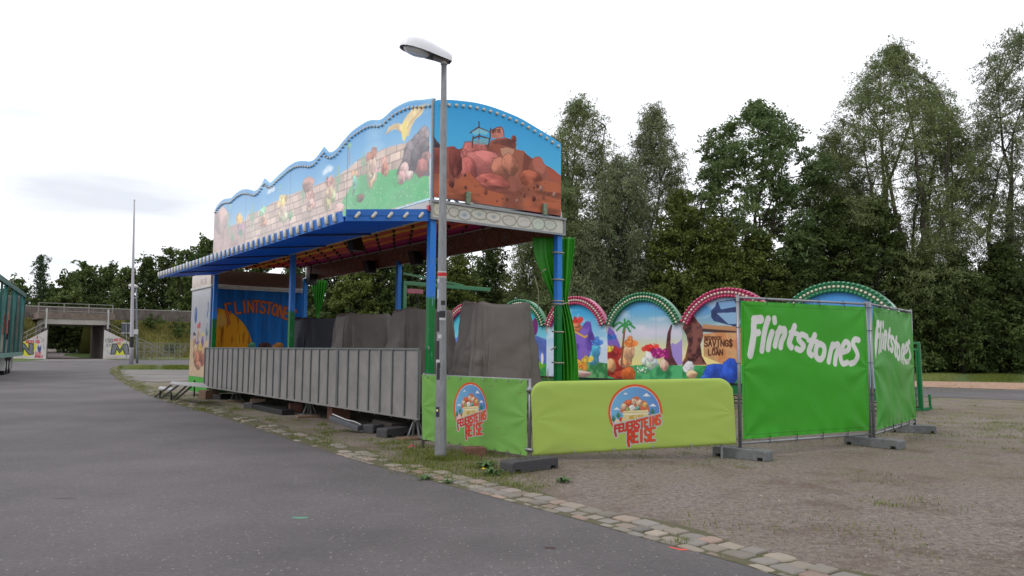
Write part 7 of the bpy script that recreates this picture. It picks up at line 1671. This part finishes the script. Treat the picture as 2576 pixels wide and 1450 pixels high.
# bushes low along the railway, on the bank, and beyond the tunnel
cl = []
rg = random.Random(6)
for i in range(70):
    s_ = rg.uniform(-30, 60); p = UW(s_, 20 + rg.uniform(0, 3), rg.uniform(4.5, 9)); cl.append((tuple(p), (2.2, 2.2, 1.6)))
o = link('far_hedge', crown_mesh('far_hedge', cl, 5, 34, .55, .55, .1, 9, subr=.5), LM['far'], None); setp(o, kind='stuff')
def bank_bush(s_, a_, z_, r_, seed, label, kd='far'):
    rng = random.Random(seed); p = UW(s_, a_, z_); root = thing('bush', label, 'bush', p); cl = [(Vector((rng.uniform(-r_, r_), rng.uniform(-r_ * .6, r_ * .6), rng.uniform(.1, r_))), (r_ * .5, r_ * .5, r_ * .45)) for _ in range(7)]
    link('foliage', crown_mesh('foliage', cl, 9, 30, .3, .5, .1, seed, subr=.3), LM[kd], root)
for i, (s_, a_, z_, r_, lb_) in enumerate(((10.5, 4.5, 4.0, 1.3, 'bush on the bank just right of the bridge'), (13.5, 5, 4.4, 1.5, 'bush near the top of the bank behind the mast'), (17, 4, 3.6, 1.5, 'bush on the bank right of the mast'), (21, 5, 4.4, 1.7, 'larger bush high on the bank beside the booth'), (-4.5, 4.5, 4, 1.6, 'bush on the bank left of the bridge'), (-8, 4, 3.4, 1.8, 'bush on the bank behind the trailer end'), (15, 1.5, .6, 1.2, 'scrub at the foot of the bank behind the fence'), (19, 1.5, .5, 1.3, 'scrub at the foot of the bank near the booth'))):
    bank_bush(s_, a_, z_, r_, 300 + i, lb_)
# rough grass on the bank
ng = 26000; r_ = np.random.default_rng(5); ss_ = np.where(r_.random(ng) < .25, r_.uniform(-14, -1, ng), r_.uniform(s1 + 1, 40, ng)); vv = r_.uniform(0.05, .37, ng); aa = -1 + 24 * vv; zz_ = np.interp(vv, [0, .08, .38], [-.3, .3, z_par - .4])
X_ = UP[0] + ss_ * EU[0] + aa * EA[0]; Y_ = UP[1] + ss_ * EU[1] + aa * EA[1]
o = blades('grass', X_, Y_, np.full(ng, .7), .10, lmat('bank_blade', C3(134, 140, 70), C3(200, 190, 118)), 15, .8); co = np.zeros(len(o.data.vertices) * 3, np.float32); o.data.vertices.foreach_get('co', co); co = co.reshape(-1, 3); co[:, 2] += np.repeat(zz_, 6); o.data.vertices.foreach_set('co', co.ravel()); setp(o, kind='stuff')
for i, (s_, a_, r1, h_, lb_) in enumerate(((2, 46, 5, 9, 'tree seen through the left of the tunnel'), (9, 46, 6, 10, 'tree seen through the right of the tunnel'), (-6, 42, 5, 9, 'tree beyond the tunnel, left'), (-14, 45, 6, 9, 'tree beyond the tunnel, far left'), (-22, 48, 6, 9, 'tree seen at the far left inside the tunnel opening'))):
    p = UW(s_, a_, 0); root = thing('round_tree', lb_, 'tree', p, 'trees beyond the tunnel'); rng = random.Random(i); cl = [(Vector((rng.uniform(-r1, r1), rng.uniform(-2, 2), rng.uniform(3.2, h_))), (2, 2, 1.7)) for _ in range(22)]
    link('crown', crown_mesh('crown', cl, 6, 34, .5, .5, .1, i, subr=.5), LM['far'], root); mb = MB(); mb.tube([p, p + EZ * h_ * .8], [.25, .05], 8); mb.build('trunk', M_barkd, root)
